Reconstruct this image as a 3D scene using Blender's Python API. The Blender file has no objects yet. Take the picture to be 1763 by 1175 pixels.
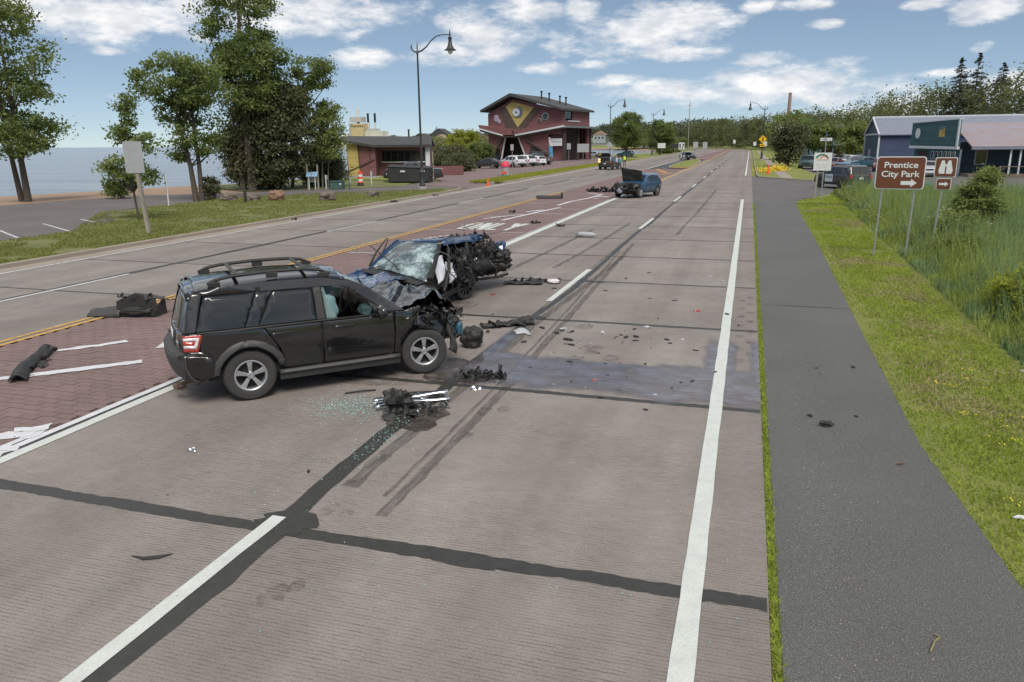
import bpy, bmesh, math, random
import numpy as np
from mathutils import Vector, Matrix, noise
R_ = math.radians
random.seed(7); rng = np.random.default_rng(7)
sc = bpy.context.scene
col = sc.collection
# ------------------------------------------------------------------ camera
cd = bpy.data.cameras.new('camera'); cam = bpy.data.objects.new('camera', cd); col.objects.link(cam)
cd.sensor_width = 36; cd.sensor_fit = 'HORIZONTAL'; cd.lens = 1300/1763*36; cd.clip_end = 30000; cd.clip_start = .1
cam.matrix_world = Matrix(((0.95639237, -0.06537821, 0.28467406, 0), (0.29193684, 0.24499937, -0.92452593, 0),
                           (-0.00930112, 0.96731639, 0.25340184, 3.5), (0, 0, 0, 1)))
sc.camera = cam
sc.render.resolution_x, sc.render.resolution_y = 1024, 682
# ------------------------------------------------------------------ sky, sun, exposure
SUN_EL, SUN_AZ = R_(54), R_(150)          # azimuth from +Y towards +X
w = bpy.data.worlds.new('World'); sc.world = w; w.use_nodes = True
wn, wl = w.node_tree.nodes, w.node_tree.links
wn.clear()
def wnode(t, **k):
    n = wn.new(t)
    for a, b in k.items(): setattr(n, a, b)
    return n
def wmath(op, a, b=None, c=None, clamp=False):
    n = wn.new('ShaderNodeMath'); n.operation = op; n.use_clamp = clamp
    for i, v in enumerate((a, b, c)):
        if v is None: continue
        if isinstance(v, (int, float)): n.inputs[i].default_value = v
        else: wl.new(v, n.inputs[i])
    return n.outputs[0]
sky = wnode('ShaderNodeTexSky', sky_type='NISHITA', sun_disc=False, sun_elevation=SUN_EL, sun_rotation=SUN_AZ)
sky.altitude = 2000; sky.air_density = .6; sky.dust_density = 0.0; sky.ozone_density = 6.0
tc = wnode('ShaderNodeTexCoord'); sp = wnode('ShaderNodeSeparateXYZ'); wl.new(tc.outputs['Generated'], sp.inputs[0])
X, Y, Z = sp.outputs
az = wmath('ARCTAN2', X, Y); el = wmath('ARCSINE', Z)
BLOBS = [(-0.719,0.143,0.118,0.02),(-0.756,0.121,0.041,0.015),(-0.835,0.145,0.06,0.021),(-0.52,0.152,0.083,0.021),(-0.58,0.161,0.08,0.012),(-0.481,0.103,0.03,0.011),(-0.762,0.104,0.016,0.005),(-0.332,0.131,0.045,0.024),(-0.376,0.108,0.04,0.013),(-0.278,0.154,0.039,0.014),(-0.21,0.154,0.018,0.013),(-0.139,0.125,0.083,0.022),(-0.088,0.143,0.047,0.02),(-0.167,0.12,0.042,0.009),(-0.257,0.088,0.026,0.007),(-0.202,0.093,0.019,0.005),(-0.091,0.103,0.045,0.008),(-0.005,0.153,0.019,0.006),(0.049,0.151,0.026,0.006),(0.073,0.128,0.016,0.005),(0.021,0.065,0.095,0.02),(-0.081,0.061,0.075,0.012),(-0.166,0.073,0.033,0.007),(0.092,0.053,0.055,0.018),(0.228,0.131,0.029,0.011),(0.178,0.142,0.022,0.005),(0.234,0.096,0.01,0.005),(0.208,0.07,0.024,0.004),(0.264,0.053,0.041,0.013),(0.149,0.036,0.053,0.011),(0.006,0.092,0.026,0.008)]
aev = wnode('ShaderNodeCombineXYZ'); wl.new(az, aev.inputs[0]); wl.new(el, aev.inputs[1]); blob = None
for a, e, ra, re in BLOBS:
    v = wnode('ShaderNodeVectorMath', operation='MULTIPLY_ADD'); wl.new(aev.outputs[0], v.inputs[0]); v.inputs[1].default_value = (.8/ra, .8/re, 0); v.inputs[2].default_value = (-a*.8/ra, -e*.8/re, 0)
    d = wnode('ShaderNodeVectorMath', operation='DOT_PRODUCT'); wl.new(v.outputs[0], d.inputs[0]); wl.new(v.outputs[0], d.inputs[1])
    blob = d.outputs['Value'] if blob is None else wmath('MINIMUM', blob, d.outputs['Value'])
blob = wmath('SUBTRACT', 1.0, blob)
blob = wmath('MAXIMUM', blob, -1.2)
cv = wnode('ShaderNodeCombineXYZ'); wl.new(wmath('MULTIPLY', az, 1.0), cv.inputs[0]); wl.new(wmath('MULTIPLY', el, 2.4), cv.inputs[1])
def wnoise(vec, scale, detail, rough, off=(0, 0, 0), dist=0.0):
    m = wnode('ShaderNodeMapping'); m.inputs['Location'].default_value = off; wl.new(vec, m.inputs[0])
    n = wnode('ShaderNodeTexNoise'); n.inputs['Scale'].default_value = scale; n.inputs['Detail'].default_value = detail
    n.inputs['Roughness'].default_value = rough; n.inputs['Distortion'].default_value = dist
    wl.new(m.outputs[0], n.inputs['Vector']); return n.outputs['Fac']
n1 = wnoise(cv.outputs[0], 16, 9, .62, (3.1, 1.7, 0)); 
# the open sky overhead and behind: scattered cumulus in plan projection
zz = wmath('MAXIMUM', Z, 0.02); pv = wnode('ShaderNodeCombineXYZ')
wl.new(wmath('DIVIDE', X, zz), pv.inputs[0]); wl.new(wmath('DIVIDE', Y, zz), pv.inputs[1])
n3 = wnoise(pv.outputs[0], 0.55, 9, .58, (5.2, 2.2, 0))
over = wmath('MULTIPLY', wmath('SUBTRACT', n3, 0.42), 9.0)
hi = wmath('MULTIPLY', wmath('SUBTRACT', el, 0.19), 14.0, clamp=True)
over = wmath('SUBTRACT', over, wmath('MULTIPLY', wmath('SUBTRACT', 1.0, hi), 6.0))
dens = wmath('ADD', wmath('MULTIPLY', blob, 0.95), wmath('MULTIPLY', wmath('SUBTRACT', n1, 0.49), 5.2))
dens = wmath('MAXIMUM', dens, over)
mr = wnode('ShaderNodeMapRange', interpolation_type='SMOOTHSTEP'); wl.new(dens, mr.inputs[0]); mr.inputs[1].default_value = -0.35; mr.inputs[2].default_value = 1.35
n2 = wnoise(cv.outputs[0], 24, 8, .6, (3.1, 1.73, 0.3))
mr2 = wnode('ShaderNodeMapRange'); wl.new(n2, mr2.inputs[0]); mr2.inputs[1].default_value = .36; mr2.inputs[2].default_value = .62
cc = wnode('ShaderNodeMix', data_type='RGBA'); wl.new(mr2.outputs[0], cc.inputs[0])
cc.inputs[6].default_value = (6.2, 6.5, 7.0, 1); cc.inputs[7].default_value = (9.2, 9.1, 9.0, 1)
sg = wnode('ShaderNodeMix', data_type='RGBA', blend_type='MULTIPLY'); sg.inputs[0].default_value = 1; sv = wnode('ShaderNodeVectorMath', operation='SCALE'); wl.new(sky.outputs[0], sv.inputs[0]); sv.inputs['Scale'].default_value = .2; gm = wnode('ShaderNodeGamma'); gm.inputs[1].default_value = .60; wl.new(sv.outputs[0], gm.inputs[0]); wl.new(gm.outputs[0], sg.inputs[6]); sg.inputs[7].default_value = (5.05, 5.0, 4.65, 1)
mx = wnode('ShaderNodeMix', data_type='RGBA'); wl.new(mr.outputs[0], mx.inputs[0]); wl.new(sg.outputs[2], mx.inputs[6]); wl.new(cc.outputs[2], mx.inputs[7])
bg = wnode('ShaderNodeBackground'); bg.inputs[1].default_value = 0.080; wl.new(mx.outputs[2], bg.inputs[0])
w.cycles.sampling_method = 'MANUAL'; w.cycles.sample_map_resolution = 512
wo = wnode('ShaderNodeOutputWorld'); wl.new(bg.outputs[0], wo.inputs[0])
sd = bpy.data.lights.new('sun', 'SUN'); sd.energy = 2.2; sd.angle = R_(28); sd.color = (1, .93, .83)
sun = bpy.data.objects.new('sun', sd); col.objects.link(sun)
sdir = Vector((math.sin(SUN_AZ)*math.cos(SUN_EL), math.cos(SUN_AZ)*math.cos(SUN_EL), math.sin(SUN_EL)))
sun.rotation_euler = sdir.to_track_quat('Z', 'Y').to_euler(); sun.location = (20, -20, 60)
vs = sc.view_settings; vs.view_transform = 'Standard'; vs.look = 'None'; vs.exposure = 0.50; vs.gamma = 1; vs.use_curve_mapping = False
# ------------------------------------------------------------------ materials
MATS = {}
def mat(name, c, rough=.6, metal=0, var=0, vscale=4, bump=0, bscale=30, rand=0, coat=0, alpha=1, c2=None, stretch=None, trans=0, emit=0, spec=None, sub=0):
    m = bpy.data.materials.new(name); m.use_nodes = True; MATS[name] = m
    nt = m.node_tree; n, l = nt.nodes, nt.links; b = n['Principled BSDF']
    b.inputs['Base Color'].default_value = (*c, 1); b.inputs['Roughness'].default_value = rough; b.inputs['Metallic'].default_value = metal
    if coat: b.inputs['Coat Weight'].default_value = coat; b.inputs['Coat Roughness'].default_value = .04
    if alpha < 1: b.inputs['Alpha'].default_value = alpha
    if trans: b.inputs['Transmission Weight'].default_value = trans
    if spec is not None: b.inputs['Specular IOR Level'].default_value = spec
    if emit: b.inputs['Emission Color'].default_value = (*c, 1); b.inputs['Emission Strength'].default_value = emit
    cur = None
    if var or bump:
        t = n.new('ShaderNodeTexCoord'); mp = n.new('ShaderNodeMapping'); l.new(t.outputs['Object'], mp.inputs[0])
        if stretch: mp.inputs['Scale'].default_value = stretch
    if var:
        ns = n.new('ShaderNodeTexNoise'); ns.inputs['Scale'].default_value = vscale; ns.inputs['Detail'].default_value = 6; ns.inputs['Roughness'].default_value = .65
        l.new(mp.outputs[0], ns.inputs['Vector'])
        rp = n.new('ShaderNodeValToRGB'); l.new(ns.outputs[0], rp.inputs[0]); rp.color_ramp.elements[0].position = .3; rp.color_ramp.elements[1].position = .7
        a = c2 if c2 else [max(0, v*(1-var)) for v in c]; d = c if c2 else [min(1, v*(1+var)) for v in c]
        rp.color_ramp.elements[0].color = (*a, 1); rp.color_ramp.elements[1].color = (*d, 1); cur = rp.outputs[0]
    if rand:
        oi = n.new('ShaderNodeObjectInfo'); hs = n.new('ShaderNodeHueSaturation')
        mm = n.new('ShaderNodeMapRange'); l.new(oi.outputs['Random'], mm.inputs[0]); mm.inputs[3].default_value = 1-rand; mm.inputs[4].default_value = 1+rand
        l.new(mm.outputs[0], hs.inputs['Value'])
        if cur: l.new(cur, hs.inputs['Color'])
        else: hs.inputs['Color'].default_value = (*c, 1)
        cur = hs.outputs[0]
    if cur: l.new(cur, b.inputs['Base Color'])
    if bump:
        nb = n.new('ShaderNodeTexNoise'); nb.inputs['Scale'].default_value = bscale; nb.inputs['Detail'].default_value = 4
        l.new(mp.outputs[0], nb.inputs['Vector']); bp = n.new('ShaderNodeBump'); bp.inputs['Strength'].default_value = bump; bp.inputs['Distance'].default_value = .02
        l.new(nb.outputs[0], bp.inputs['Height']); l.new(bp.outputs[0], b.inputs['Normal'])
    return m
def nodes_of(m): return m.node_tree.nodes, m.node_tree.links, m.node_tree.nodes['Principled BSDF']
def noise_ramp(m, scale, p0, c0, p1, c1, stretch=(1, 1, 1), detail=6, rough=.6, coord='World', loc=(0, 0, 0)):
    n, l, b = nodes_of(m)
    mp = n.new('ShaderNodeMapping'); l.new(n.new('ShaderNodeNewGeometry').outputs['Position'] if coord == 'World' else n.new('ShaderNodeTexCoord').outputs[coord], mp.inputs[0]); mp.inputs['Scale'].default_value = stretch; mp.inputs['Location'].default_value = loc
    ns = n.new('ShaderNodeTexNoise'); ns.inputs['Scale'].default_value = scale; ns.inputs['Detail'].default_value = detail; ns.inputs['Roughness'].default_value = rough
    l.new(mp.outputs[0], ns.inputs['Vector']); rp = n.new('ShaderNodeValToRGB'); l.new(ns.outputs[0], rp.inputs[0])
    e = rp.color_ramp.elements; e[0].position, e[1].position = p0, p1; e[0].color, e[1].color = (*c0, 1) if len(c0) == 3 else c0, (*c1, 1) if len(c1) == 3 else c1
    return rp.outputs[0], ns.outputs[0]
def mixc(m, fac, a, b_, mode='MIX'):
    n, l, _ = nodes_of(m); x = n.new('ShaderNodeMix'); x.data_type = 'RGBA'; x.blend_type = mode
    for i, v in ((0, fac), (6, a), (7, b_)):
        if isinstance(v, (int, float)): x.inputs[i].default_value = v
        elif isinstance(v, tuple): x.inputs[i].default_value = v
        else: l.new(v, x.inputs[i])
    return x.outputs[2]
def bumpn(m, h, strength, dist):
    n, l, b = nodes_of(m); bp = n.new('ShaderNodeBump'); bp.inputs['Strength'].default_value = strength; bp.inputs['Distance'].default_value = dist
    l.new(h, bp.inputs['Height']); l.new(bp.outputs[0], b.inputs['Normal'])
W1 = (1, 1, 1)
# concrete with transverse tining, mottling and wheel-path stains
def concrete(name, base, warm):
    m = mat(name, base, .82); n, l, b = nodes_of(m)
    c0, _ = noise_ramp(m, .55, .3, tuple(v*.86 for v in base), .7, warm, detail=8)
    wv = n.new('ShaderNodeTexWave'); wv.wave_type = 'BANDS'; wv.bands_direction = 'Y'; l.new(n.new('ShaderNodeNewGeometry').outputs['Position'], wv.inputs[0])
    wv.inputs['Scale'].default_value = 8.0; wv.inputs['Distortion'].default_value = 2.6; wv.inputs['Detail'].default_value = 4; wv.inputs['Detail Scale'].default_value = .8; wv.inputs['Detail Roughness'].default_value = .75
    rpw = n.new('ShaderNodeValToRGB'); l.new(wv.outputs[0], rpw.inputs[0]); rpw.color_ramp.elements[0].position = .10; rpw.color_ramp.elements[1].position = .26; rpw.color_ramp.elements[0].color = (.38, .36, .34, 1); rpw.color_ramp.elements[1].color = (1, 1, 1, 1); tf = rpw.outputs[0]
    pn, _ = noise_ramp(m, 1, .42, (.05, .05, .05), .58, W1, stretch=(5, 26, 1), detail=4, rough=.7); p2, _ = noise_ramp(m, 1, .35, (.25, .25, .25), .65, W1, stretch=(.3, .45, 1), detail=3)
    c = mixc(m, mixc(m, 1, pn, p2, 'MULTIPLY'), c0, mixc(m, 1, c0, tf, 'MULTIPLY'))
    sp_, _ = noise_ramp(m, 55, .36, (.7, .7, .7), .52, W1, detail=4); c = mixc(m, .8, c, sp_, 'MULTIPLY')
    sl, _ = noise_ramp(m, 240, .3, (.75, .75, .75), .7, (1.15, 1.15, 1.15), detail=2); c = mixc(m, .9, c, sl, 'MULTIPLY')
    st, _ = noise_ramp(m, 1, .62, W1, .78, (.72, .70, .68), stretch=(1.6, .12, 1), detail=4); c = mixc(m, .5, c, st, 'MULTIPLY')
    wpth, _ = noise_ramp(m, 1, .40, (.86, .85, .84), .62, (1.04, 1.04, 1.04), stretch=(.9, .015, 1), detail=3); c = mixc(m, 1, c, wpth, 'MULTIPLY')
    drip, _ = noise_ramp(m, 7, .66, W1, .74, (.70, .68, .66), detail=5, rough=.7); c = mixc(m, .8, c, drip, 'MULTIPLY'); mot, _ = noise_ramp(m, 2.3, .35, (.90, .90, .90), .65, (1.06, 1.06, 1.06), detail=7, rough=.75); c = mixc(m, 1, c, mot, 'MULTIPLY')
    oi = n.new('ShaderNodeObjectInfo'); hs = n.new('ShaderNodeHueSaturation'); mm = n.new('ShaderNodeMapRange'); l.new(oi.outputs['Random'], mm.inputs[0])
    mm.inputs[3].default_value = .91; mm.inputs[4].default_value = 1.06; l.new(mm.outputs[0], hs.inputs['Value']); l.new(c, hs.inputs['Color']); l.new(hs.outputs[0], b.inputs['Base Color'])
    bumpn(m, tf, .5, .006); return m
concrete('concrete', (.262, .232, .214), (.30, .266, .244))
def speckled(name, base, hi, dens=.66, rough=.85):
    m = mat(name, base, rough); n, l, b = nodes_of(m)
    c0, _ = noise_ramp(m, .35, .3, tuple(v*.85 for v in base), .7, tuple(v*1.15 for v in base), detail=7)
    s, f = noise_ramp(m, 85, .30, (.45, .45, .45), .55, (1.1, 1.1, 1.1), detail=3); c = mixc(m, 1, c0, s, 'MULTIPLY')
    k, _ = noise_ramp(m, 150, dens, (0, 0, 0), dens+.05, W1, detail=1); c = mixc(m, k, c, (*hi, 1)); l.new(c, b.inputs['Base Color']); bumpn(m, f, .5, .01); return m
speckled('asphalt_path', (.086, .086, .085), (.27, .27, .25), .61)
speckled('asphalt_lot', (.135, .118, .118), (.22, .21, .2), .7)
speckled('asphalt_street', (.115, .108, .106), (.2, .2, .2), .7)
speckled('plaza', (.185, .132, .128), (.25, .2, .2), .7)
speckled('sidewalk', (.30, .25, .22), (.38, .34, .3), .7)
speckled('kerb', (.30, .255, .21), (.38, .34, .3), .68)
speckled('sand', (.30, .20, .135), (.36, .27, .2), .66)
def grassmat(name, a, b_, dry):
    m = mat(name, a, .9); n, l, bs = nodes_of(m)
    c0, _ = noise_ramp(m, .8, .32, a, .68, b_, detail=9, rough=.7); d, _ = noise_ramp(m, .33, .52, (0, 0, 0), .72, (.8, .8, .8), detail=8, loc=(3, 9, 0))
    c = mixc(m, d, c0, (*dry, 1)); s, f = noise_ramp(m, 38, .3, (.55, .55, .55), .7, (1.3, 1.3, 1.3), detail=4); c = mixc(m, 1, c, s, 'MULTIPLY'); l.new(c, bs.inputs['Base Color']); bumpn(m, f, .8, .05); return m
grassmat('grass', (.155, .185, .034), (.23, .255, .050), (.27, .25, .11))
grassmat('grass_left', (.125, .145, .048), (.18, .195, .065), (.25, .22, .11))
m = mat('water', (.16, .20, .24), .16, spec=.6); n, l, b = nodes_of(m)
_, f1 = noise_ramp(m, 1, .3, W1, .7, W1, stretch=(.35, .9, 1), detail=8, rough=.7); bumpn(m, f1, .8, .6); wc0, _ = noise_ramp(m, 1, .35, (.13, .16, .195), .65, (.24, .27, .31), stretch=(.05, .16, 1), detail=8, rough=.7); l.new(wc0, b.inputs['Base Color'])
def brickmat():
    m = mat('brick_paver', (.20, .125, .115), .85); n, l, b = nodes_of(m)
    c0, _ = noise_ramp(m, .6, .3, (.178, .124, .117), .7, (.225, .154, .145), detail=7); g_, f = noise_ramp(m, 60, .3, (.6, .6, .6), .6, (1.1, 1.1, 1.1), detail=4); c = mixc(m, .9, c0, g_, 'MULTIPLY')
    oi = n.new('ShaderNodeObjectInfo'); hs = n.new('ShaderNodeHueSaturation'); mm = n.new('ShaderNodeMapRange'); l.new(oi.outputs['Random'], mm.inputs[0]); mm.inputs[3].default_value = .93; mm.inputs[4].default_value = 1.05
    l.new(mm.outputs[0], hs.inputs['Value']); l.new(c, hs.inputs['Color']); l.new(hs.outputs[0], b.inputs['Base Color']); bumpn(m, f, .4, .01); return m
brickmat()
m = mat('brick_far', (.19, .12, .112), .85); n, l, b = nodes_of(m)
t = n.new('ShaderNodeTexCoord'); bt = n.new('ShaderNodeTexBrick'); l.new(t.outputs['Object'], bt.inputs[0]); bt.inputs['Scale'].default_value = 1; bt.inputs['Brick Width'].default_value = .3; bt.inputs['Row Height'].default_value = .15; bt.inputs['Mortar Size'].default_value = .01
bt.inputs['Color1'].default_value = (.20, .125, .115, 1); bt.inputs['Color2'].default_value = (.17, .11, .105, 1); bt.inputs['Mortar'].default_value = (.10, .07, .065, 1); l.new(bt.outputs[0], b.inputs['Base Color'])
mat('mortar', (.13, .10, .095), .95)
mat('tar', (.036, .035, .031), .5, var=.22, vscale=9, bump=.3, bscale=60)
# worn paint / marks: patchy, letting the pavement through
def worn(name, c, p0, p1, scale, stretch=(1, 1, 1), rough=.6, amax=1.0, var=.12):
    m = mat(name, c, rough); n, l, b = nodes_of(m)
    o, _ = noise_ramp(m, scale, p0, (0, 0, 0), p1, (amax, amax, amax), stretch=stretch, detail=7, rough=.7)
    cv_, _ = noise_ramp(m, 5, .3, tuple(v*(1-var) for v in c), .7, tuple(min(1, v*(1+var)) for v in c)); gr, _ = noise_ramp(m, 70, .3, (.82, .82, .82), .55, W1); l.new(mixc(m, 1, cv_, gr, 'MULTIPLY'), b.inputs['Base Color'])
    bw = n.new('ShaderNodeRGBToBW'); l.new(o, bw.inputs[0]); l.new(bw.outputs[0], b.inputs['Alpha']); return m
worn('paint_white', (.55, .58, .55), .27, .36, 14, var=.08)
worn('paint_white_old', (.56, .57, .58), .34, .46, 12)
worn('paint_tape', (.60, .61, .64), .30, .35, 9)
worn('paint_yellow', (.58, .33, .06), .32, .46, 10)
worn('skid', (.06, .054, .05), .30, .78, 4, stretch=(7, .5, 1), amax=.72)
worn('stain', (.10, .085, .075), .40, .8, 6, amax=.7)
worn('wet', (.115, .10, .10), .22, .55, 2.4, rough=.13, amax=.85)
n, l, b = nodes_of(MATS['wet'])
wb, wf = noise_ramp(MATS['wet'], 1, .3, W1, .7, W1, stretch=(1.2, 40, 1), detail=4); bumpn(MATS['wet'], wf, .12, .003); b.inputs['Specular IOR Level'].default_value = .9
wc, _ = noise_ramp(MATS['wet'], 2.2, .35, (.13, .115, .118), .7, (.23, .225, .275), stretch=(1, 1.6, 1), detail=8); wr, _ = noise_ramp(MATS['wet'], 1, .42, (.45, .45, .45), .6, W1, stretch=(1, 46, 1), detail=3)  # pale bluish end of the wet colour imitates reflected sky
l.new(mixc(MATS['wet'], .8, wc, wr, 'MULTIPLY'), b.inputs['Base Color'])
n, l, b = nodes_of(MATS['wet']); at_ = n.new('ShaderNodeAttribute'); at_.attribute_name = 'fade'; ml_ = n.new('ShaderNodeMath'); ml_.operation = 'MULTIPLY'; src_ = b.inputs['Alpha'].links[0].from_socket; l.new(src_, ml_.inputs[0]); l.new(at_.outputs['Fac'], ml_.inputs[1]); l.new(ml_.outputs[0], b.inputs['Alpha'])
worn('wet_dark', (.06, .05, .045), .30, .55, 4, rough=.2, amax=.8)
worn('glass_dust', (.34, .36, .36), .55, .68, 60, amax=.40)
# ------------------------------------------------------------------ mesh helpers
class MB:
    def __init__(s): s.v = []; s.f = []
    def add(s, V, F):
        k = len(s.v); s.v += [tuple(p) for p in V]; s.f += [tuple(i+k for i in f) for f in F]; return s
    def box(s, c, d, rz=0, M=None):
        x, y, z = d[0]/2, d[1]/2, d[2]/2
        P = [Vector(p) for p in ((-x,-y,-z),(x,-y,-z),(x,y,-z),(-x,y,-z),(-x,-y,z),(x,-y,z),(x,y,z),(-x,y,z))]
        A = M if M is not None else Matrix.Rotation(rz, 4, 'Z')
        P = [A @ p + Vector(c) for p in P]
        return s.add(P, ((0,3,2,1),(4,5,6,7),(0,1,5,4),(1,2,6,5),(2,3,7,6),(3,0,4,7)))
    def beam(s, p, q, wd, h, up=(0, 0, 1)):
        p, q = Vector(p), Vector(q); d = q-p; L = d.length; d.normalize(); u = Vector(up); r = d.cross(u)
        if r.length < 1e-4: r = d.cross(Vector((1, 0, 0)))
        r.normalize(); u = r.cross(d); M = Matrix((d, r, u)).transposed().to_4x4()
        return s.box((p+q)/2, (L, wd, h), M=M)
    def tube(s, pts, r, n=8, cap=True):
        pts = [Vector(p) for p in pts]; k0 = len(s.v); m = len(pts)
        rr = r if isinstance(r, (list, tuple)) else [r]*m
        ref = None
        for i, p in enumerate(pts):
            d = (pts[min(i+1, m-1)]-pts[max(i-1, 0)])
            d = d.normalized() if d.length > 1e-9 else Vector((0, 0, 1))
            if ref is None: ref = d.orthogonal().normalized()
            ref = (ref - d*ref.dot(d)); ref = ref.normalized() if ref.length > 1e-6 else d.orthogonal().normalized()
            b2 = d.cross(ref)
            for j in range(n):
                a = 2*math.pi*j/n; s.v.append(tuple(p+(ref*math.cos(a)+b2*math.sin(a))*rr[i]))
        for i in range(m-1):
            for j in range(n):
                a, b2 = k0+i*n+j, k0+i*n+(j+1) % n; s.f.append((a, b2, b2+n, a+n))
        if cap: s.f.append(tuple(k0+j for j in range(n))[::-1]); s.f.append(tuple(k0+(m-1)*n+j for j in range(n)))
        return s
    def lathe(s, prof, n=16, M=None, c=(0, 0, 0), cap=True):
        k0 = len(s.v); M = M or Matrix.Identity(4); m = len(prof)
        for r, z in prof:
            for j in range(n):
                a = 2*math.pi*j/n; s.v.append(tuple(M @ Vector((r*math.cos(a), r*math.sin(a), z)) + Vector(c)))
        for i in range(m-1):
            for j in range(n):
                a, b2 = k0+i*n+j, k0+i*n+(j+1) % n; s.f.append((a, b2, b2+n, a+n))
        if cap: s.f.append(tuple(k0+j for j in range(n))[::-1]); s.f.append(tuple(k0+(m-1)*n+j for j in range(n)))
        return s
    def prism(s, poly, fn, d0, d1):
        """poly 2-D, fn(u,v,d) -> point"""
        n_ = len(poly); A = [fn(u, v, d0) for u, v in poly]; B = [fn(u, v, d1) for u, v in poly]
        return s.add(A+B, [tuple(range(n_))[::-1], tuple(range(n_, 2*n_))]+[(i, (i+1) % n_, n_+(i+1) % n_, n_+i) for i in range(n_)])
    def grid(s, fn, nu, nv):
        k = len(s.v); s.v += [tuple(fn(i/nu, j/nv)) for i in range(nu+1) for j in range(nv+1)]
        s.f += [(k+i*(nv+1)+j, k+(i+1)*(nv+1)+j, k+(i+1)*(nv+1)+j+1, k+i*(nv+1)+j+1) for i in range(nu) for j in range(nv)]; return s
    def build(s, name, m, parent=None, smooth=False, bevel=0, loc=None, rz=0, solid=0, fix=True, angle=40):
        me = bpy.data.meshes.new(name); me.from_pydata(s.v, [], s.f)
        if fix:
            bm = bmesh.new(); bm.from_mesh(me); bmesh.ops.recalc_face_normals(bm, faces=bm.faces); bm.to_mesh(me); bm.free()
        return link(name, me, m, parent, smooth, bevel, loc, rz, solid, angle)
def link(name, me, m, parent=None, smooth=False, bevel=0, loc=None, rz=0, solid=0, angle=40):
    if m: me.materials.append(MATS[m] if isinstance(m, str) else m)
    o = bpy.data.objects.new(name, me); col.objects.link(o)
    if parent: o.parent = parent
    if loc: o.location = loc
    if rz: o.rotation_euler = (0, 0, rz)
    if smooth:
        me.shade_smooth()
        me.set_sharp_from_angle(angle=R_(angle))
    if solid:
        q = o.modifiers.new('solid', 'SOLIDIFY'); q.thickness = solid; q.offset = -1
    if bevel:
        q = o.modifiers.new('bevel', 'BEVEL'); q.width = bevel; q.segments = 2; q.limit_method = 'ANGLE'
    return o
def tag(o, label, cat, group=None, kind=None):
    if label: o['label'] = label
    if cat: o['category'] = cat
    if group: o['group'] = group
    if kind: o['kind'] = kind
    return o
def struct(o, label=None): o['kind'] = 'structure'; (label and o.__setitem__('label', label)); return o
def stuff(o, label=None, cat=None): return tag(o, label, cat, None, 'stuff')
def thing(name, label, cat, loc=(0, 0, 0), rz=0, group=None):
    o = bpy.data.objects.new(name, None); col.objects.link(o); o.location = loc; o.rotation_euler = (0, 0, rz); o.empty_display_size = .2
    return tag(o, label, cat, group)
def copy_tree(o, parent=None):
    c = o.copy(); col.objects.link(c)
    if parent: c.parent = parent
    for ch in [x for x in bpy.data.objects if x.parent == o]: copy_tree(ch, c)
    return c
def sheet(name, poly, z, m, parent=None, step=0):
    b = MB(); b.add([(x, y, z) for x, y in poly], [tuple(range(len(poly)))])
    o = b.build(name, m, parent)
    bm = bmesh.new(); bm.from_mesh(o.data); bmesh.ops.triangulate(bm, faces=bm.faces, ngon_method='EAR_CLIP')
    for f in bm.faces:
        if f.normal.z < 0: f.normal_flip()
    bm.to_mesh(o.data); bm.free(); return o
def P3(n1_, v, s=1): return noise.noise_vector(Vector(v)*s+Vector((n1_, n1_*1.7, -n1_)))
# ================================================================== ground, water, roads
JY0, JS = 5.5-4.56*2, 4.56
shore = [(-400,-300),(-150,-120),(-88,-20),(-74,30),(-66,56),(-62,70),(-58,78),(-55,110),(-54,150),(-48,190),(-38,235),(-35,290),(-42,370),(-80,470),(-185,600),(-330,760),(-430,900),(-560,1050),(-760,1200),(-900,1420),(-1150,2000),(-1800,3500),(-2950,6000)]
inner = [(-300,-320),(-130,-130),(-62,-20),(-49,30),(-47,46),(-47,56),(-46,70),(-50,110),(-49,150),(-44,190),(-34,235),(-31,290),(-38,374),(-72,480),(-175,612),(-318,772),(-417,915),(-545,1068),(-740,1220),(-875,1430),(-1125,2010),(-1770,3510),(-2910,6000)]
gpoly = inner + [(6000,6000),(6000,-400),(-300,-400)]
o = sheet('ground', gpoly, -.09, 'grass'); struct(o)
b = MB(); k = len(shore)
b.add([(x, y, -.09) for x, y in inner]+[(x, y, -.85) for x, y in shore]+[(x+(x-i[0])*1.2, y+(y-i[1])*1.2, -2.6) for (x, y), i in zip(shore, inner)],
      [(i, i+1, k+i+1, k+i) for i in range(k-1)]+[(k+i, k+i+1, 2*k+i+1, 2*k+i) for i in range(k-1)])
struct(b.build('beach', 'sand'))
o = MB().add([(-25000,-3000,-.8),(200,-3000,-.8),(200,25000,-.8),(-25000,25000,-.8)], [(0,1,2,3)]).build('lake_water', 'water'); struct(o)
# sand above the beach
struct(sheet('sand_strip', [(-62,-20),(-46.5,-20),(-46.5,30),(-45,41),(-44,47),(-38,50.5),(-37,53),(-41,58),(-46,64),(-47,56),(-49,30)], -.075, 'sand'))
struct(sheet('parking_asphalt', [(-46.5,-20),(-21.3,-20),(-21.3,66),(-29,64.5),(-33,59.5),(-37,53),(-38,50.5),(-44,47),(-45,41),(-46.5,30)], -.045, 'asphalt_lot'))
struct(sheet('plaza', [(-21.3,58.5),(-21.3,66),(-24.6,68),(-25,110),(-25,185),(-45,185),(-46,110),(-40,86),(-29.5,72),(-29.5,64.6)], -.030, 'plaza'))
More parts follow.
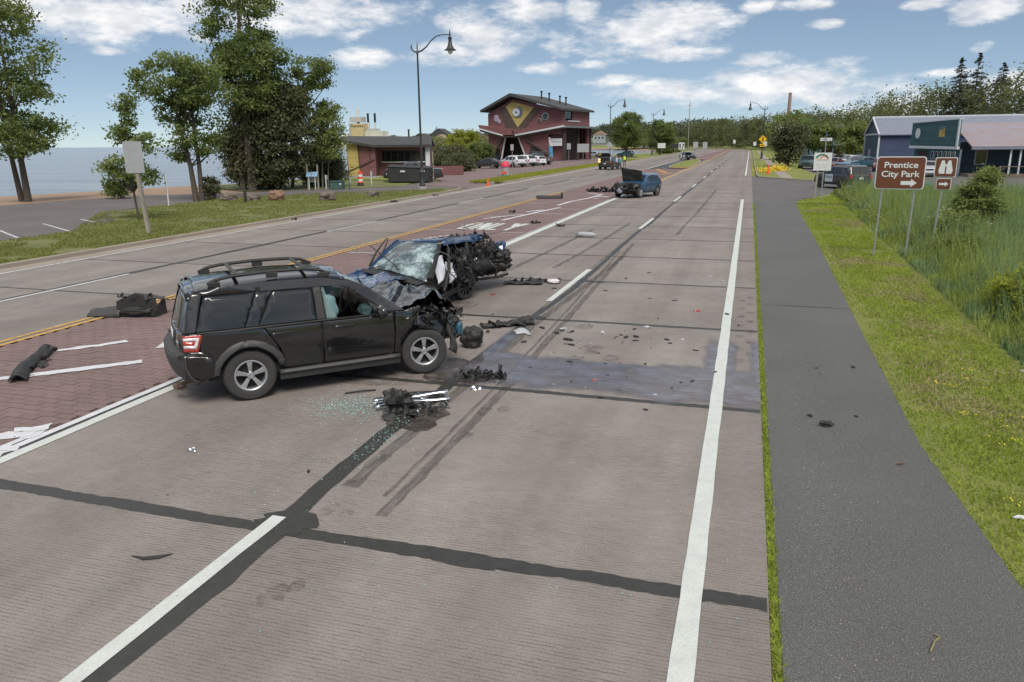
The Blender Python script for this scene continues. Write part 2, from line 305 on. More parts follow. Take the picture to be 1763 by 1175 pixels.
# far road ribbon in plan: straight, then bending left and climbing
def centre(s):
    if s < 320: return Vector((0, s, 0)), 0.0
    r = 190.0; t = min((s-320)/r, 1.05); x = -r*(1-math.cos(t)); y = 320+r*math.sin(t)
    ex = max(0, (s-320)/r-1.05)*r; x -= math.sin(t)*ex; y += math.cos(t)*ex
    q = max(0, s-430); return Vector((x, y, 4.6*(1-math.exp(-q/120.)) if q > 0 else 0)), t
def along(s, off):
    c, t = centre(s); return Vector((c.x+off*math.cos(t), c.y+off*math.sin(t), c.z))
def far_ribbon(name, o0, o1, s0, s1, z, m, parent=None, ds=8):
    b = MB(); n_ = max(2, int((s1-s0)/ds)); V = []
    for i in range(n_+1):
        s = s0+(s1-s0)*i/n_; p, q = along(s, o0), along(s, o1); V += [(p.x, p.y, p.z+z), (q.x, q.y, q.z+z)]
    b.add(V, [(2*i, 2*i+1, 2*i+3, 2*i+2) for i in range(n_)]); return b.build(name, m, parent)
road = struct(far_ribbon('road', -21.25, .38, -25, 640, -.035, 'tar', ds=10))
far_ribbon('far_pavement', -20.6, .38, JY0+JS*58, 640, .004, 'concrete', road)
LANES = [(-4.13, .38), (-8.15, -4.15), (-16.72, -12.95), (-20.6, -16.74)]
for a, c_ in LANES:
    me = None
    for i in range(58):
        if me is None:
            bb = MB().box(((a+c_)/2, JS/2, -.1), (c_-a-.012, JS-.014, .2)); me = bb.build('slab', 'concrete', road, bevel=0); o = me; me = me.data
        else:
            o = bpy.data.objects.new('slab', me); col.objects.link(o); o.parent = road
        o.location = (0, JY0+JS*i, 0)
# gutter and kerb left
g_ = struct(MB().box((-20.915, 139, -.052), (.62, 330, .1)).build('gutter', 'kerb'))
def kerb(name, pts, wd=.16, h=.13, z0=-.03, m='kerb'):
    b = MB(); V = []; n_ = len(pts)
    for i, p in enumerate(pts):
        p = Vector((*p, 0)); d = (Vector((*pts[min(i+1, n_-1)], 0))-Vector((*pts[max(i-1, 0)], 0))).normalized(); r = Vector((d.y, -d.x, 0))
        V += [p-r*wd/2+Vector((0,0,z0)), p-r*wd/2+Vector((0,0,h)), p+r*wd/2+Vector((0,0,h-.01)), p+r*(wd/2+.015)+Vector((0,0,z0))]
    F = [(4*i+j, 4*i+(j+1) % 4, 4*i+4+(j+1) % 4, 4*i+4+j) for i in range(n_-1) for j in range(4)]+[(0,1,2,3),(4*n_-4,4*n_-3,4*n_-2,4*n_-1)]
    return struct(b.add(V, F).build(name, m, bevel=.02))
kerb('kerb', [(-21.31, y) for y in range(-20, 56, 4)]+[(-21.5, 56.6), (-22.2, 57.8)])
kerb('kerb', [(-22.4, 66.2), (-21.6, 67.2), (-21.31, 69)]+[(-21.31, y) for y in range(72, 300, 8)])
# left lawn, raised; a strip beyond the driveway
lawn_poly = [(-21.39,-20),(-27,-20),(-27,25),(-28.3,28.7),(-32.3,32.5),(-33.6,38),(-33,44.6),(-29,48.2),(-25,52),(-22.3,57.4),(-21.55,56.4),(-21.39,54)]
struct(sheet('lawn', lawn_poly, .085, 'grass_left'))
struct(sheet('lawn_strip', [(-22.4,66.4),(-21.7,67.3),(-21.39,69),(-21.39,300),(-29,298),(-32,235),(-43,188),(-25,186),(-25,112),(-24.4,70)], .08, 'grass'))
struct(sheet('lawn_patch', [(-38.5,52.5),(-33.5,57),(-31,58.2),(-28.6,61.6),(-29.6,64.6),(-31.5,70),(-47,70),(-47,58)], -.02, 'grass_left'))
struct(sheet('shore_grass', [(-40,86),(-46,110),(-45,185),(-44,190),(-49,150),(-50,110),(-46,72),(-33,72)], -.02, 'grass'))
# parking bay stripes
for (x0, y0), (x1, y1) in (((-32.2,25.9),(-28.3,23.6)),((-32.3,28.4),(-28.3,26.1)),((-32.3,30.6),(-28.4,28.5)),((-32.2,23.2),(-28.2,20.9))):
    b = MB().beam((x0, y0, -.038), (x1, y1, -.038), .11, .004); o = b.build('parking_line', 'paint_white_old', road); 
# right footpath, side street, car lot, verge
struct(sheet('footpath', [(.45,-20),(2.35,-20),(2.35,6),(2.17,9.5),(2.26,15.7),(2.45,25.5),(2.6,38),(2.72,47),(.45,47)], -.012, 'asphalt_path'))
struct(sheet('side_street', [(.38,47),(2.72,47),(3.1,49.6),(4.4,53.5),(5.9,56.6),(9.6,57.7),(18,60),(60,66),(60,140),(24,140),(9,134),(6.4,104),(6.8,90),(7.4,80),(6.6,72),(4.6,74.6),(2.3,77.8),(.75,82),(.38,84)], -.016, 'asphalt_street'))
struct(sheet('corner_lawn', [(.98,82.4),(1.2,80.4),(2.4,78.1),(4.7,74.8),(6.6,72.3),(7.2,80),(6.6,90),(6.2,104),(8.8,134),(24,140),(60,140),(60,420),(0.98,420)], .08, 'grass'))
kerb('kerb', [(.88,330),(.88,100),(.9,84),(1.1,80.4),(2.3,77.9),(4.6,74.6),(6.6,72.1)], .15, .11)
struct(sheet('sidewalk', [(3.0,78.2),(4.1,77),(3.9,100),(3.6,160),(3.3,300),(2.4,300),(2.5,160),(2.8,100)], .088, 'sidewalk'))
# verge sloping into the ditch
def verge_x(y): return 2.06
def reed_x(y): return 4.35+.028*(y-10) if y < 45 else 5.4
b = MB()
def vf(u, v):
    y = -12+u*62; x0 = verge_x(y) if y < 47 else verge_x(47)+(y-47)*.5; x = x0+v**1.5*26
    d = max(0, x-reed_x(y)+.4); z = -.020-.03*(x-x0 if x-x0 < 2.6 else 2.6)-.55*(1-math.exp(-d*d*.35)); return (x, y, max(z, -.75)+.010*noise.noise((x*1.5, y*1.5, 0))*min(1, max(0, x-2.4)))
b.grid(vf, 90, 60); struct(b.build('verge', 'grass', smooth=True))
struct(sheet('street_verge', [(2.74,47),(14,50),(28,50),(30,60),(18,59.6),(9.6,57.4),(5.9,56.3),(4.4,53.2),(3.1,49.3)], .004, 'grass'))
# narrow soil/weed strip between pavement and footpath
struct(sheet('edge_strip', [(.38,-12),(.50,-12),(.50,47),(.38,47)], -.02, 'grass'))
# ------------------------------------------------------------------ brick turn lane
turn = struct(sheet('turn_lane', [(-12.94,-6),(-8.16,-6),(-8.16,56),(-12.94,56)], -.022, 'mortar'))
bw, bh = .30, .15
bme = MB().box((0, 0, -.02), (bw-.012, bh-.012, .04)).build('brick', 'brick_paver', turn).data
rows = []
for j in range(int(52/bh)):
    y = 3.8+j*bh
    for i in range(16):
        x = -12.93+bw*(i+.5+(.5 if j % 2 else 0))
        if x > -8.3: continue
        rows.append((x, y))
def seen(x, y):   # inside the frame and not under the near vehicle
    return y-(-x-8.2)*.78 > 6.15 and not (y > 8.4+(x+8.8)*1.0 and x > -8.9 and y < 14)
near = sorted([r for r in rows if seen(*r)], key=lambda r: r[0]**2+r[1]**2)
near_set = set(near[:299])
first = True
for x, y in near[:299]:
    z = rng.uniform(-.003, .003)
    if first: o = bpy.data.objects['brick']; first = False
    else: o = bpy.data.objects.new('brick', bme); col.objects.link(o); o.parent = turn
    o.location = (x, y, z)
b = MB(); hx, hy = (bw-.012)/2, (bh-.012)/2
for x, y in rows:
    if (x, y) in near_set: continue
    z = rng.uniform(-.003, .003)
    b.add([(x-hx,y-hy,z-.022),(x+hx,y-hy,z-.022),(x+hx,y+hy,z-.022),(x-hx,y+hy,z-.022),(x-hx,y-hy,z),(x+hx,y-hy,z),(x+hx,y+hy,z),(x-hx,y+hy,z)], ((4,5,6,7),(0,1,5,4),(1,2,6,5),(2,3,7,6),(3,0,4,7)))
o = b.build('brick_field', 'brick_paver', turn, fix=False); o['kind'] = 'stuff'
far_ribbon('far_brick', -12.94, -8.16, 55.6, 86, .006, 'brick_far', road)
far_ribbon('far_brick', -12.94, -8.16, 86, 104.5, .006, 'brick_far', road)
far_ribbon('far_brick', -12.6, -6.6, 158, 390, .010, 'brick_far', road)
# ------------------------------------------------------------------ tar seams, paint and marks on the road
def ribbon(name, pts, wd, z, m, jit=.012, parent=road, seed=0, wj=.25, step=.18):
    P = []; 
    for (a, c_) in zip(pts[:-1], pts[1:]):
        a, c_ = Vector((*a, 0)), Vector((*c_, 0)); n_ = max(1, int((c_-a).length/step)); P += [a.lerp(c_, i/n_) for i in range(n_)]
    P.append(Vector((*pts[-1], 0))); V = []; n_ = len(P)
    for i, p in enumerate(P):
        d = (P[min(i+1, n_-1)]-P[max(i-1, 0)]).normalized(); r = Vector((d.y, -d.x, 0)); t = i/(n_-1)
        w_ = wd(t) if callable(wd) else wd
        q = (p.x*2.1+seed*7.3, p.y*2.1, seed)
        j1, j2 = noise.noise(q), noise.noise((q[0]+40, q[1], q[2])); k1 = random.uniform(-jit, jit); k2 = random.uniform(-jit, jit)
        V += [p-r*(w_/2*(1+wj*j1)+k1)+Vector((0,0,z)), p+r*(w_/2*(1+wj*j2)+k2)+Vector((0,0,z))]
    return MB().add(V, [(2*i, 2*i+1, 2*i+3, 2*i+2) for i in range(n_-1)]).build(name, m, parent)
for i in range(1, 42):
    y = JY0+JS*i; wdt = .18 if i == 2 else (.13 if i < 5 else .115); wob = lambda: random.uniform(-.02, .02)
    ribbon('tar_seam', [(-8.12, y+.04), (-6.2, y+wob()), (-4.15, y+wob()), (-3.0, y+wob()), (-1.2, y+wob()), (.36, y+wob())], wdt, .003, 'tar', .011, seed=i, step=.07 if i < 6 else .4)
    ribbon('tar_seam', [(-20.5, y+.02), (-18, y+wob()), (-16.7, y+wob()), (-13.0, y+wob())], .09, .003, 'tar', .006, seed=i+60, step=.4)
ribbon('tar_seam', [(-4.08,0),(-4.06,3.2),(-3.98,4.6),(-4.02,5.5),(-4.1,6.6),(-4.12,8),(-4.06,9.4),(-4.14,10.6),(-4.1,12.2),(-4.06,13.4),(-4.1,14.6)], lambda t: .27-.09*t, .0045, 'tar', .010, seed=91)
ribbon('tar_seam', [(-4.1,14.6),(-4.02,16),(-3.96,18),(-3.98,21),(-4.05,26),(-4.1,31),(-4.0,34),(-4.08,40),(-4.1,46)], .15, .0045, 'tar', .012, seed=92)
ribbon('tar_seam', [(-4.1,46),(-4.06,70),(-4.1,110),(-4.1,230)], .22, .0045, 'tar', .02, seed=93, step=1)
ribbon('tar_seam', [(-16.8,0),(-16.76,20),(-16.7,60),(-16.74,130),(-16.74,230)], .24, .0045, 'tar', .02, seed=94, step=.6)
for (x, y, rx, ry) in ((-4.02,5.62,.30,.24),(-4.05,14.7,.24,.2),(-4.0,19.2,.22,.16),(-3.55,19.1,.24,.10),(-2.1,5.42,.34,.05)):
    pts = [(x+rx*math.cos(a)*(1+.25*random.uniform(-1,1)), y+ry*math.sin(a)*(1+.25*random.uniform(-1,1))) for a in np.linspace(0, 2*math.pi, 26)[:-1]]
    sheet('tar_blob', pts, .0058, 'tar', road)
# paint
def pline(x0, y0, x1, y1, wd, m, z=.008, name='painted_line'):
    return ribbon(name, [(x0, y0), (x1, y1)], wd, z, m, .004, seed=random.random()*50, wj=.05, step=.35)
pline(-.21, -3, -.235, 49.5, .17, 'paint_white')
pline(-.24, 84, -.24, 300, .17, 'paint_white')
for k in range(0, 14): pline(-4.165, 1.12+15.3*k, -4.15, 5.72+15.3*k, .145, 'paint_white')
for k in range(0, 12): pline(-16.66, 12.6+15.4*k-15.4*0, -16.66, 17.15+15.4*k, .13, 'paint_white_old')
pline(-20.38, -3, -20.4, 290, .13, 'paint_white_old')
for x in (-13.14, -12.90): pline(x, -3, x, 56, .10, 'paint_yellow')
pline(-8.28, -2, -8.26, 13, .12, 'paint_tape'); pline(-8.06, -2, -8.04, 14, .17, 'paint_white')
pline(-8.17, -2, -8.15, 14, .075, 'tar', .0065); pline(-8.12, 14, -8.06, 52, .30, 'paint_white'); pline(-8.34, 14, -8.3, 48, .05, 'paint_white_old')
# torn preformed arrows and text in the turn lane
def tape(pts, wd, m='paint_tape', jit=.02, wj=.5): return ribbon('lane_marking', pts, wd, .009+random.random()*.003, m, jit, seed=random.random()*90, wj=wj, step=.1)
tape([(-11.4,8.05),(-10.5,8.9),(-9.9,9.5),(-9.55,9.85)], .22); tape([(-12.2,8.55),(-11.6,8.42),(-11.1,8.45)], .15)
tape([(-11.55,10.0),(-11.1,10.5),(-10.85,10.9)], .17, jit=.04)
sheet('lane_marking', [(-9.95,10.6),(-9.5,11.0),(-9.45,11.9),(-9.9,12.3),(-10.25,11.3)], .009, 'paint_white', road)
sheet('lane_marking', [(-9.05,10.15),(-8.75,10.35),(-8.72,10.7)], .009, 'paint_white', road)
for _ in range(9):
    x, y = -8.35+random.uniform(-.35,.1), 6.4+random.uniform(-.5,.7); pts = [(x+random.uniform(.04,.22)*math.cos(a), y+random.uniform(.04,.22)*math.sin(a)) for a in np.linspace(0, 6.28, 9)[:-1]]; sheet('lane_marking', pts, .0095+_*.0011, 'paint_tape', road)
pline(-8.45, -2, -8.40, 6.9, .10, 'paint_tape', .009)
# ONLY
def glyph(segs, x0, y0, sx, sy):
    for (a, b2, c_, d) in segs: ribbon('painted_letter', [(x0+a*sx, y0+b2*sy), (x0+c_*sx, y0+d*sy)], .17 if abs(c_-a) < .1 else .28, .009+random.random()*.003, 'paint_white', .004, wj=.1, step=.2)
GL = {'O': [(.12,.15,.12,.85),(.88,.15,.88,.85),(.12,.94,.88,.94),(.12,.06,.88,.06)], 'N': [(.1,0,.1,1),(.9,0,.9,1),(.1,1,.9,0)], 'L': [(.1,0,.1,1),(.05,.06,.9,.06)], 'Y': [(.5,0,.5,.5),(.5,.5,.05,1),(.5,.5,.95,1)]}
for i, ch in enumerate('ONLY'): glyph(GL[ch], -11.75+i*.66, 30.0, .52, 2.7)
# arrow beyond: torn white tape
tape([(-10.9,34.0),(-10.6,36.5),(-10.3,39.0),(-9.9,41.5)], .2); tape([(-12.0,34.5),(-11.3,36.3),(-10.7,37.0)], .16, jit=.05); tape([(-11.0,38.6),(-10.4,39.9)], .25, jit=.06)
tape([(-10.4,43),(-10.3,46),(-9.8,49),(-9.55,53)], .20); tape([(-9.6,50.6),(-8.6,50.2)], .45, jit=.05); tape([(-9.7,52.5),(-10.9,54.2)], .22, jit=.05); tape([(-9.4,48.6),(-9.1,48.9)], .28)
for y, x0, x1 in ((22.6,-12.7,-10.9),(29.6,-12.8,-11.6),(31.9,-12.2,-11.4),(35.8,-12.7,-11.2),(37.8,-10.6,-8.9),(40.6,-10.2,-8.5),(45.8,-11.8,-8.5),(44.2,-12.6,-11.4),(29.3,-9.5,-8.5)): pline(x0, y, x1, y+.02, .09, 'paint_white_old', .0085)
for i in range(10): tape([(-12.3+i*.12+random.uniform(-.1,.1), 25.2+i*.3), (-12.2+i*.12+random.uniform(0,.2), 25.4+i*.3)], .12, jit=.05)
# far gore markings
for x0, y0, x1, y1 in ((-12.7,86,-9.2,92),(-9.2,92,-11.6,103),(-9.3,87,-8.4,90.5)): pline(x0, y0, x1, y1, .35, 'paint_yellow', .010)
far_w = [(-7.75,62,-7.35,160,'paint_yellow'),(-12.95,104,-12.9,150,'paint_white_old'),(-7.3,160,-8.4,380,'paint_yellow'),(-12.4,158,-11.6,380,'paint_white_old')]
for x0, y0, x1, y1, mm_ in far_w: ribbon('painted_line', [(x0, y0), (x1, y1)], .22, .016, mm_, .01, step=2)
for y in (165, 190, 215, 245, 280): ribbon('painted_line', [(-12, y), (-7.6, y+1)], .8, .017, 'paint_white_old', .03, step=.5)
for x in (-7, -5.6, -4.6, -3, -1.8, -.6): pline(x-.35, 131, x+.35, 131, .4, 'paint_white_old', .01)
# stains, skids, wet patch
ribbon('skid_mark', [(-3.2,6.0),(-3.2,8),(-3.22,10.4),(-3.4,16),(-3.75,27)], lambda t: .13, .0065, 'skid', .01, seed=3)
ribbon('skid_mark', [(-3.36,6.4),(-3.36,8.2),(-3.38,10.3),(-3.55,16),(-3.9,25)], lambda t: .05, .0066, 'skid', .01, seed=4)
ribbon('skid_mark', [(-3.82,6.5),(-3.83,8.4),(-3.83,10.8),(-3.9,14),(-3.75,18),(-3.6,24)], lambda t: .17, .0064, 'skid', .02, seed=5)
ribbon('skid_mark', [(-6.4,19),(-6.2,24),(-6.0,31)], .16, .0065, 'skid', .02, seed=6); ribbon('skid_mark', [(-5.2,21),(-5.0,26),(-4.9,34)], .14, .0065, 'skid', .02, seed=7)
ribbon('skid_mark', [(-2.5,30),(-2.3,44),(-2.2,60)], .12, .0065, 'skid', .03, seed=8, step=.6); ribbon('skid_mark', [(-11.6,22),(-10.2,27),(-9.0,31)], .2, .0105, 'skid', .02, seed=9)
def blobsheet(name, x, y, rx, ry, z, m, j=.3, n_=22):
    ph = random.random()*9; pts = [(x+rx*math.cos(a)*(1+j*noise.noise((math.cos(a)*1.6+ph, math.sin(a)*1.6, ph))*1.6), y+ry*math.sin(a)*(1+j*noise.noise((math.cos(a)*1.6+ph, math.sin(a)*1.6, ph+9))*1.6)) for a in np.linspace(0, 2*math.pi, n_+1)[:-1]]
    return sheet(name, pts, z, m, road)
for x, y, r in ((-3.22,7.1,.07),(-3.2,9.1,.11),(-2.98,9.25,.09),(-3.12,8.2,.07),(-3.8,7.3,.08),(-3.75,6.0,.08),(-3.55,5.95,.06),(-3.87,6.65,.06),(-3.42,4.55,.11),(-3.32,4.72,.07),(-.5,3.8,.05),(-2.9,14.2,.18),(-2.4,12.6,.2),(-2.0,12.1,.14),(-2.55,11.95,.12)): blobsheet('oil_stain', x, y, r, r*1.5, .0068, 'stain')
def wet_fade(x, y):
    q = .22*noise.noise((x*1.7, y*1.7, 2))+.10*noise.noise((x*5, y*5, 4)); S_ = lambda t, a, c_: (lambda k: k*k*(3-2*k))(min(1, max(0, (t-a)/(c_-a))))
    band = S_(y, 10.05+q, 10.45+q)*(1-S_(y, 11.75+q, 12.0+q))*S_(x, -4.25, -4.0)
    l1 = S_(x, -.55+q*.4, -.40)*(1-S_(x, -.06, .06+q*.3))*S_(y, 11, 11.3)*(1-S_(y, 13.2+q*2, 14.2+q*2)); l2 = S_(x, .18+q*.4, .30)*S_(y, 11, 11.3)*(1-S_(y, 13.2, 14.2)); l3 = S_(x, -4.24, -4.16)*(1-S_(x, -4.0+q*.2, -3.86+q*.2))*S_(y, 10.6, 11)*(1-S_(y, 13.0+q, 14.2+q)); return max(band, l1, l2, l3)
b = MB(); b.grid(lambda u, v: (-4.35+4.72*u, 9.8+4.9*v, .0072), 150, 130); wo_ = b.build('wet_patch', 'wet', road, fix=False)
fa = wo_.data.attributes.new('fade', 'FLOAT', 'POINT'); fa.data.foreach_set('value', [wet_fade(v.co.x, v.co.y) for v in wo_.data.vertices])
for f in wo_.data.polygons: f.use_smooth = False
blobsheet('fluid_stain', -4.05, 10.5, .55, .45, .0078, 'wet_dark'); blobsheet('fluid_stain', -4.6, 11.1, .5, .35, .0062, 'wet_dark'); blobsheet('fluid_stain', -5.4, 10.2, .8, .5, .0062, 'stain'); blobsheet('fluid_stain', -3.95, 8.7, .4, .55, .0079, 'wet_dark')
blobsheet('fluid_stain', -6.5, 14.8, .9, 1.3, .0062, 'stain'); blobsheet('fluid_stain', -7.9, 49.5, 1.3, .5, .012, 'stain')
for i in range(14): sheet('tyre_print', [(-.02+.18*(i%2), 12.4+i*.42),(.12+.18*(i%2),12.4+i*.42),(.12+.18*(i%2),12.62+i*.42),(-.02+.18*(i%2),12.62+i*.42)], .0073, 'stain', road)
for y0, y1, w_ in ((4, 8, .28), (8, 12, .18)): ribbon('glass_dust', [(.72, y0), (.78, y1)], w_, -.009, 'glass_dust', .05, seed=y0)
blobsheet('glass_dust', .95, 7.2, .3, .7, -.0085, 'glass_dust')
blobsheet('path_crack', 1.4, 17.3, .85, .03, -.008, 'tar', .8)
# traffic island
isl = [(-9.4,105.2),(-8.5,105.0),(-7.75,106.8),(-7.7,112),(-8.0,140),(-9.6,158),(-10.4,156),(-11.4,135),(-11.0,114),(-10.4,107)]
il = thing('traffic_island', 'grass topped median island with a yellow painted kerb nose', 'island', (0, 0, 0))
b = MB().prism(isl, lambda u, v, d: (u, v, d), -.02, .14); b.build('kerb_edge', 'kerb', il, bevel=.03)
cxi, cyi = -9.5, 128
MB().prism([(cxi+(x-cxi)*.86, cyi+(y-cyi)*.96) for x, y in isl], lambda u, v, d: (u, v, d), .1, .16).build('turf', 'grass', il)
MB().prism([(-9.45,105.1),(-8.5,104.9),(-7.7,106.6),(-8.0,107),(-8.7,105.9),(-9.4,106)], lambda u, v, d: (u, v, d), .12, .15).build('yellow_nose', 'paint_yellow', il)
# ================================================================== vehicles
mat('black_paint', (.009, .009, .0095), .14, coat=1, var=.2, vscale=3); mat('black_trim', (.024, .024, .023), .6, var=.2, vscale=12, bump=.15, bscale=160)
mat('grey_trim', (.046, .046, .045), .55, var=.15, vscale=8); mat('dark_glass', (.016, .019, .022), .05, spec=.7); mat('rubber', (.040, .039, .037), .8, var=.2, vscale=20, bump=.2, bscale=90)
mat('alloy', (.50, .51, .53), .32, metal=.75, var=.1, vscale=10); mat('dark_alloy', (.12, .12, .125), .35, metal=.7); mat('dark_hole', (.020, .020, .019), .9)
mat('red_lens', (.42, .035, .03), .18, coat=1); mat('red_lens_deep', (.50, .06, .03), .15, coat=1); mat('white_lens', (.72, .68, .70), .2, coat=.6); mat('amber_lens', (.75, .28, .03), .2)
mat('plate_white', (.6, .62, .65), .5); mat('chrome', (.62, .64, .67), .14, metal=1); mat('interior', (.060, .056, .050), .85, var=.2, vscale=8); mat('interior_tan', (.16, .145, .115), .85, var=.2)
mat('airbag', (.15, .26, .27), .8, var=.12, vscale=5, bump=.4, bscale=8); mat('airbag_white', (.62, .64, .70), .8, var=.1, vscale=5, bump=.4, bscale=9)
mat('blue_paint', (.014, .050, .13), .22, metal=.35, coat=1, var=.25, vscale=4); mat('torn_metal', (.014, .0135, .013), .55, metal=0, var=.5, vscale=7, bump=.7, bscale=12); mat('bare_metal', (.26, .26, .27), .38, metal=.8, var=.3, vscale=9)
mat('clear_plastic', (.5, .52, .55), .25, alpha=.7); mat('rust_metal', (.14, .08, .055), .7, var=.3, vscale=10)
m = mat('window_glass', (.25, .33, .33), .04, spec=.6); n, l, b = nodes_of(m); b.inputs['Alpha'].default_value = .32
m = mat('cracked_glass', (.40, .50, .49), .14, spec=.6); n, l, b = nodes_of(m)
vo = n.new('ShaderNodeTexVoronoi'); vo.feature = 'DISTANCE_TO_EDGE'; vo.inputs['Scale'].default_value = 26; l.new(n.new('ShaderNodeNewGeometry').outputs['Position'], vo.inputs['Vector'])
rp = n.new('ShaderNodeValToRGB'); l.new(vo.outputs[0], rp.inputs[0]); rp.color_ramp.elements[0].color = (.80, .86, .84, 1); rp.color_ramp.elements[1].color = (.26, .38, .40, 1); rp.color_ramp.elements[1].position = .10
big, bf = noise_ramp(m, 2.2, .45, (.0, .0, .0), .60, W1, detail=5, rough=.65)
l.new(mixc(m, big, (.10, .15, .17, 1), rp.outputs[0]), b.inputs['Base Color']); bw_ = n.new('ShaderNodeMapRange'); l.new(bf, bw_.inputs[0]); bw_.inputs[1].default_value = .40; bw_.inputs[2].default_value = .58; bw_.inputs[3].default_value = .35; bw_.inputs[4].default_value = .93; l.new(bw_.outputs[0], b.inputs['Alpha']); bumpn(m, vo.outputs[0], .5, .02)
for nm, c_ in (('car_white', (.62, .64, .68)), ('car_black', (.03, .03, .031)), ('car_silver', (.36, .39, .43)), ('car_grey', (.11, .13, .15)), ('car_blue', (.02, .075, .15)), ('car_teal', (.03, .10, .15)), ('car_red', (.28, .04, .05)), ('car_pink', (.36, .17, .19)), ('car_green', (.05, .09, .08)), ('car_maroon', (.13, .03, .045)), ('police_black', (.028, .028, .03))):
    mat(nm, c_, .28, coat=.8, metal=.15 if c_[0] < .5 else 0)
def wheel(parent, x, y, r, wd, side, rim='alloy', spokes=5, rr=.62, steer=0, detail=True, lean=0):
    """side -1: outer face towards -y"""
    M = Matrix.Rotation(steer, 4, 'Z') @ Matrix.Rotation(lean, 4, 'X') @ Matrix.Rotation(-side*math.pi/2, 4, 'X'); c = (x, y, r)
    h = wd/2; n_ = 36 if detail else 18
    if detail:
        prof = [(r*.64,-h*.7),(r*.70,-h*.98),(r*.88,-h),(r*.96,-h*.86),(r*.985,-h*.7),(r*.965,-h*.58),(r,-h*.52),(r,-h*.2),(r*.97,-h*.16),(r*.97,-h*.08),(r,-h*.04),(r,h*.3),(r*.97,h*.34),(r*.97,h*.42),(r,h*.46),(r*.985,h*.7),(r*.955,h*.86),(r*.93,h*.93),(r*.90,h*.97),(r*.86,h*.965),(r*.80,h),(r*.72,h*.99),(r*rr*1.06,h*.9),(r*rr*1.02,h*.78)]
    else: prof = [(r*.6,-h),(r*.92,-h),(r,-h*.6),(r,h*.6),(r*.92,h),(r*rr,h*.9)]
    t = MB().lathe(prof, n_, M, c, not detail).build('tyre', 'rubber', None, smooth=True, angle=25)
    wo_ = thing('wheel', None, None, (0, 0, 0)); del_ = wo_.keys(); wo_.parent = parent; t.parent = wo_
    R = r*rr
    if detail:
        rb = MB().lathe([(R*1.03,h*.80),(R*1.06,h*.93),(R*1.0,h*.95),(R*.93,h*.88),(R*.91,h*.4),(R*.9,-h*.3),(R*.12,-h*.32)], 36, M, c, False)
        rb.build('rim', rim, wo_, smooth=True, angle=30)
        MB().lathe([(R*.9,h*.05),(R*.02,h*.06)], 24, M, c).build('brake_disc', 'dark_hole', wo_)
        sp_ = MB()
        for k in range(spokes):
            a = 2*math.pi*k/spokes+.33
            if spokes <= 6: pr = [(.10,.11,.66),(.30,.115,.78),(.62,.14,.84),(.95,.20,.86)]
            else: pr = [(.10,.05,.66),(.4,.05,.78),(.95,.06,.86)]
            V = []
            for q, w_, zz_ in pr:
                for s_ in (-1, 1):
                    for dz in (0, -.30): V.append(M @ Vector((math.cos(a)*q*R-math.sin(a)*s_*w_*R, math.sin(a)*q*R+math.cos(a)*s_*w_*R, h*(zz_+dz))) + Vector(c))
            F = []
            for i in range(len(pr)-1):
                o_ = i*4; F += [(o_,o_+4,o_+6,o_+2),(o_+1,o_+3,o_+7,o_+5),(o_,o_+1,o_+5,o_+4),(o_+2,o_+6,o_+7,o_+3)]
            o_ = 4*(len(pr)-1); F += [(0,2,3,1),(o_,o_+1,o_+3,o_+2)]
            sp_.add(V, F)
        sp_.build('spokes', rim, wo_, bevel=.006)
        hb = MB().lathe([(R*.26,h*.5),(R*.25,h*.84),(R*.16,h*.9),(R*.15,h*.80),(R*.02,h*.82)], 20, M, c); hb.build('hub', rim, wo_, smooth=True)
        nt_ = MB()
        for k in range(5):
            a = 2*math.pi*k/5+.33+.63; nt_.lathe([(R*.055,h*.5),(R*.055,h*.86),(R*.02,h*.865)], 8, M, Vector(c)+(M @ Vector((math.cos(a)*R*.25, math.sin(a)*R*.25, 0))))
        nt_.build('wheel_nuts', 'dark_hole', wo_)
    else:
        b = MB().lathe([(R,h*.8),(R*1.02,h*.96),(R*.9,h*.98),(R*.86,h*.7),(R*.1,h*.72)], n_, M, c); b.build('rim', 'dark_hole', wo_)
        sp_ = MB()
        for k in range(5):
            a = 2*math.pi*k/5+.3; d1, d2 = Vector((math.cos(a), math.sin(a), 0)), Vector((-math.sin(a), math.cos(a), 0))
            V = [M @ (d1*(R*q)+d2*(R*w_*s_)+Vector((0, 0, h*.93))) + Vector(c) for q, w_ in ((.05,.16),(.98,.2)) for s_ in (-1, 1)]; sp_.add(V, [(0, 1, 3, 2)])
        sp_.build('spokes', rim, wo_, solid=.01)
        MB().lathe([(R*1.0,h*.95),(R*1.02,h*1.0),(R*.88,h*1.0),(R*.88,h*.9)], n_, M, c).build('rim_lip', rim, wo_)
    return wo_
def arc(cx, cz, r, a0, a1, n_=14): return [(cx+r*math.cos(R_(a0+(a1-a0)*i/n_)), cz+r*math.sin(R_(a0+(a1-a0)*i/n_))) for i in range(n_+1)]
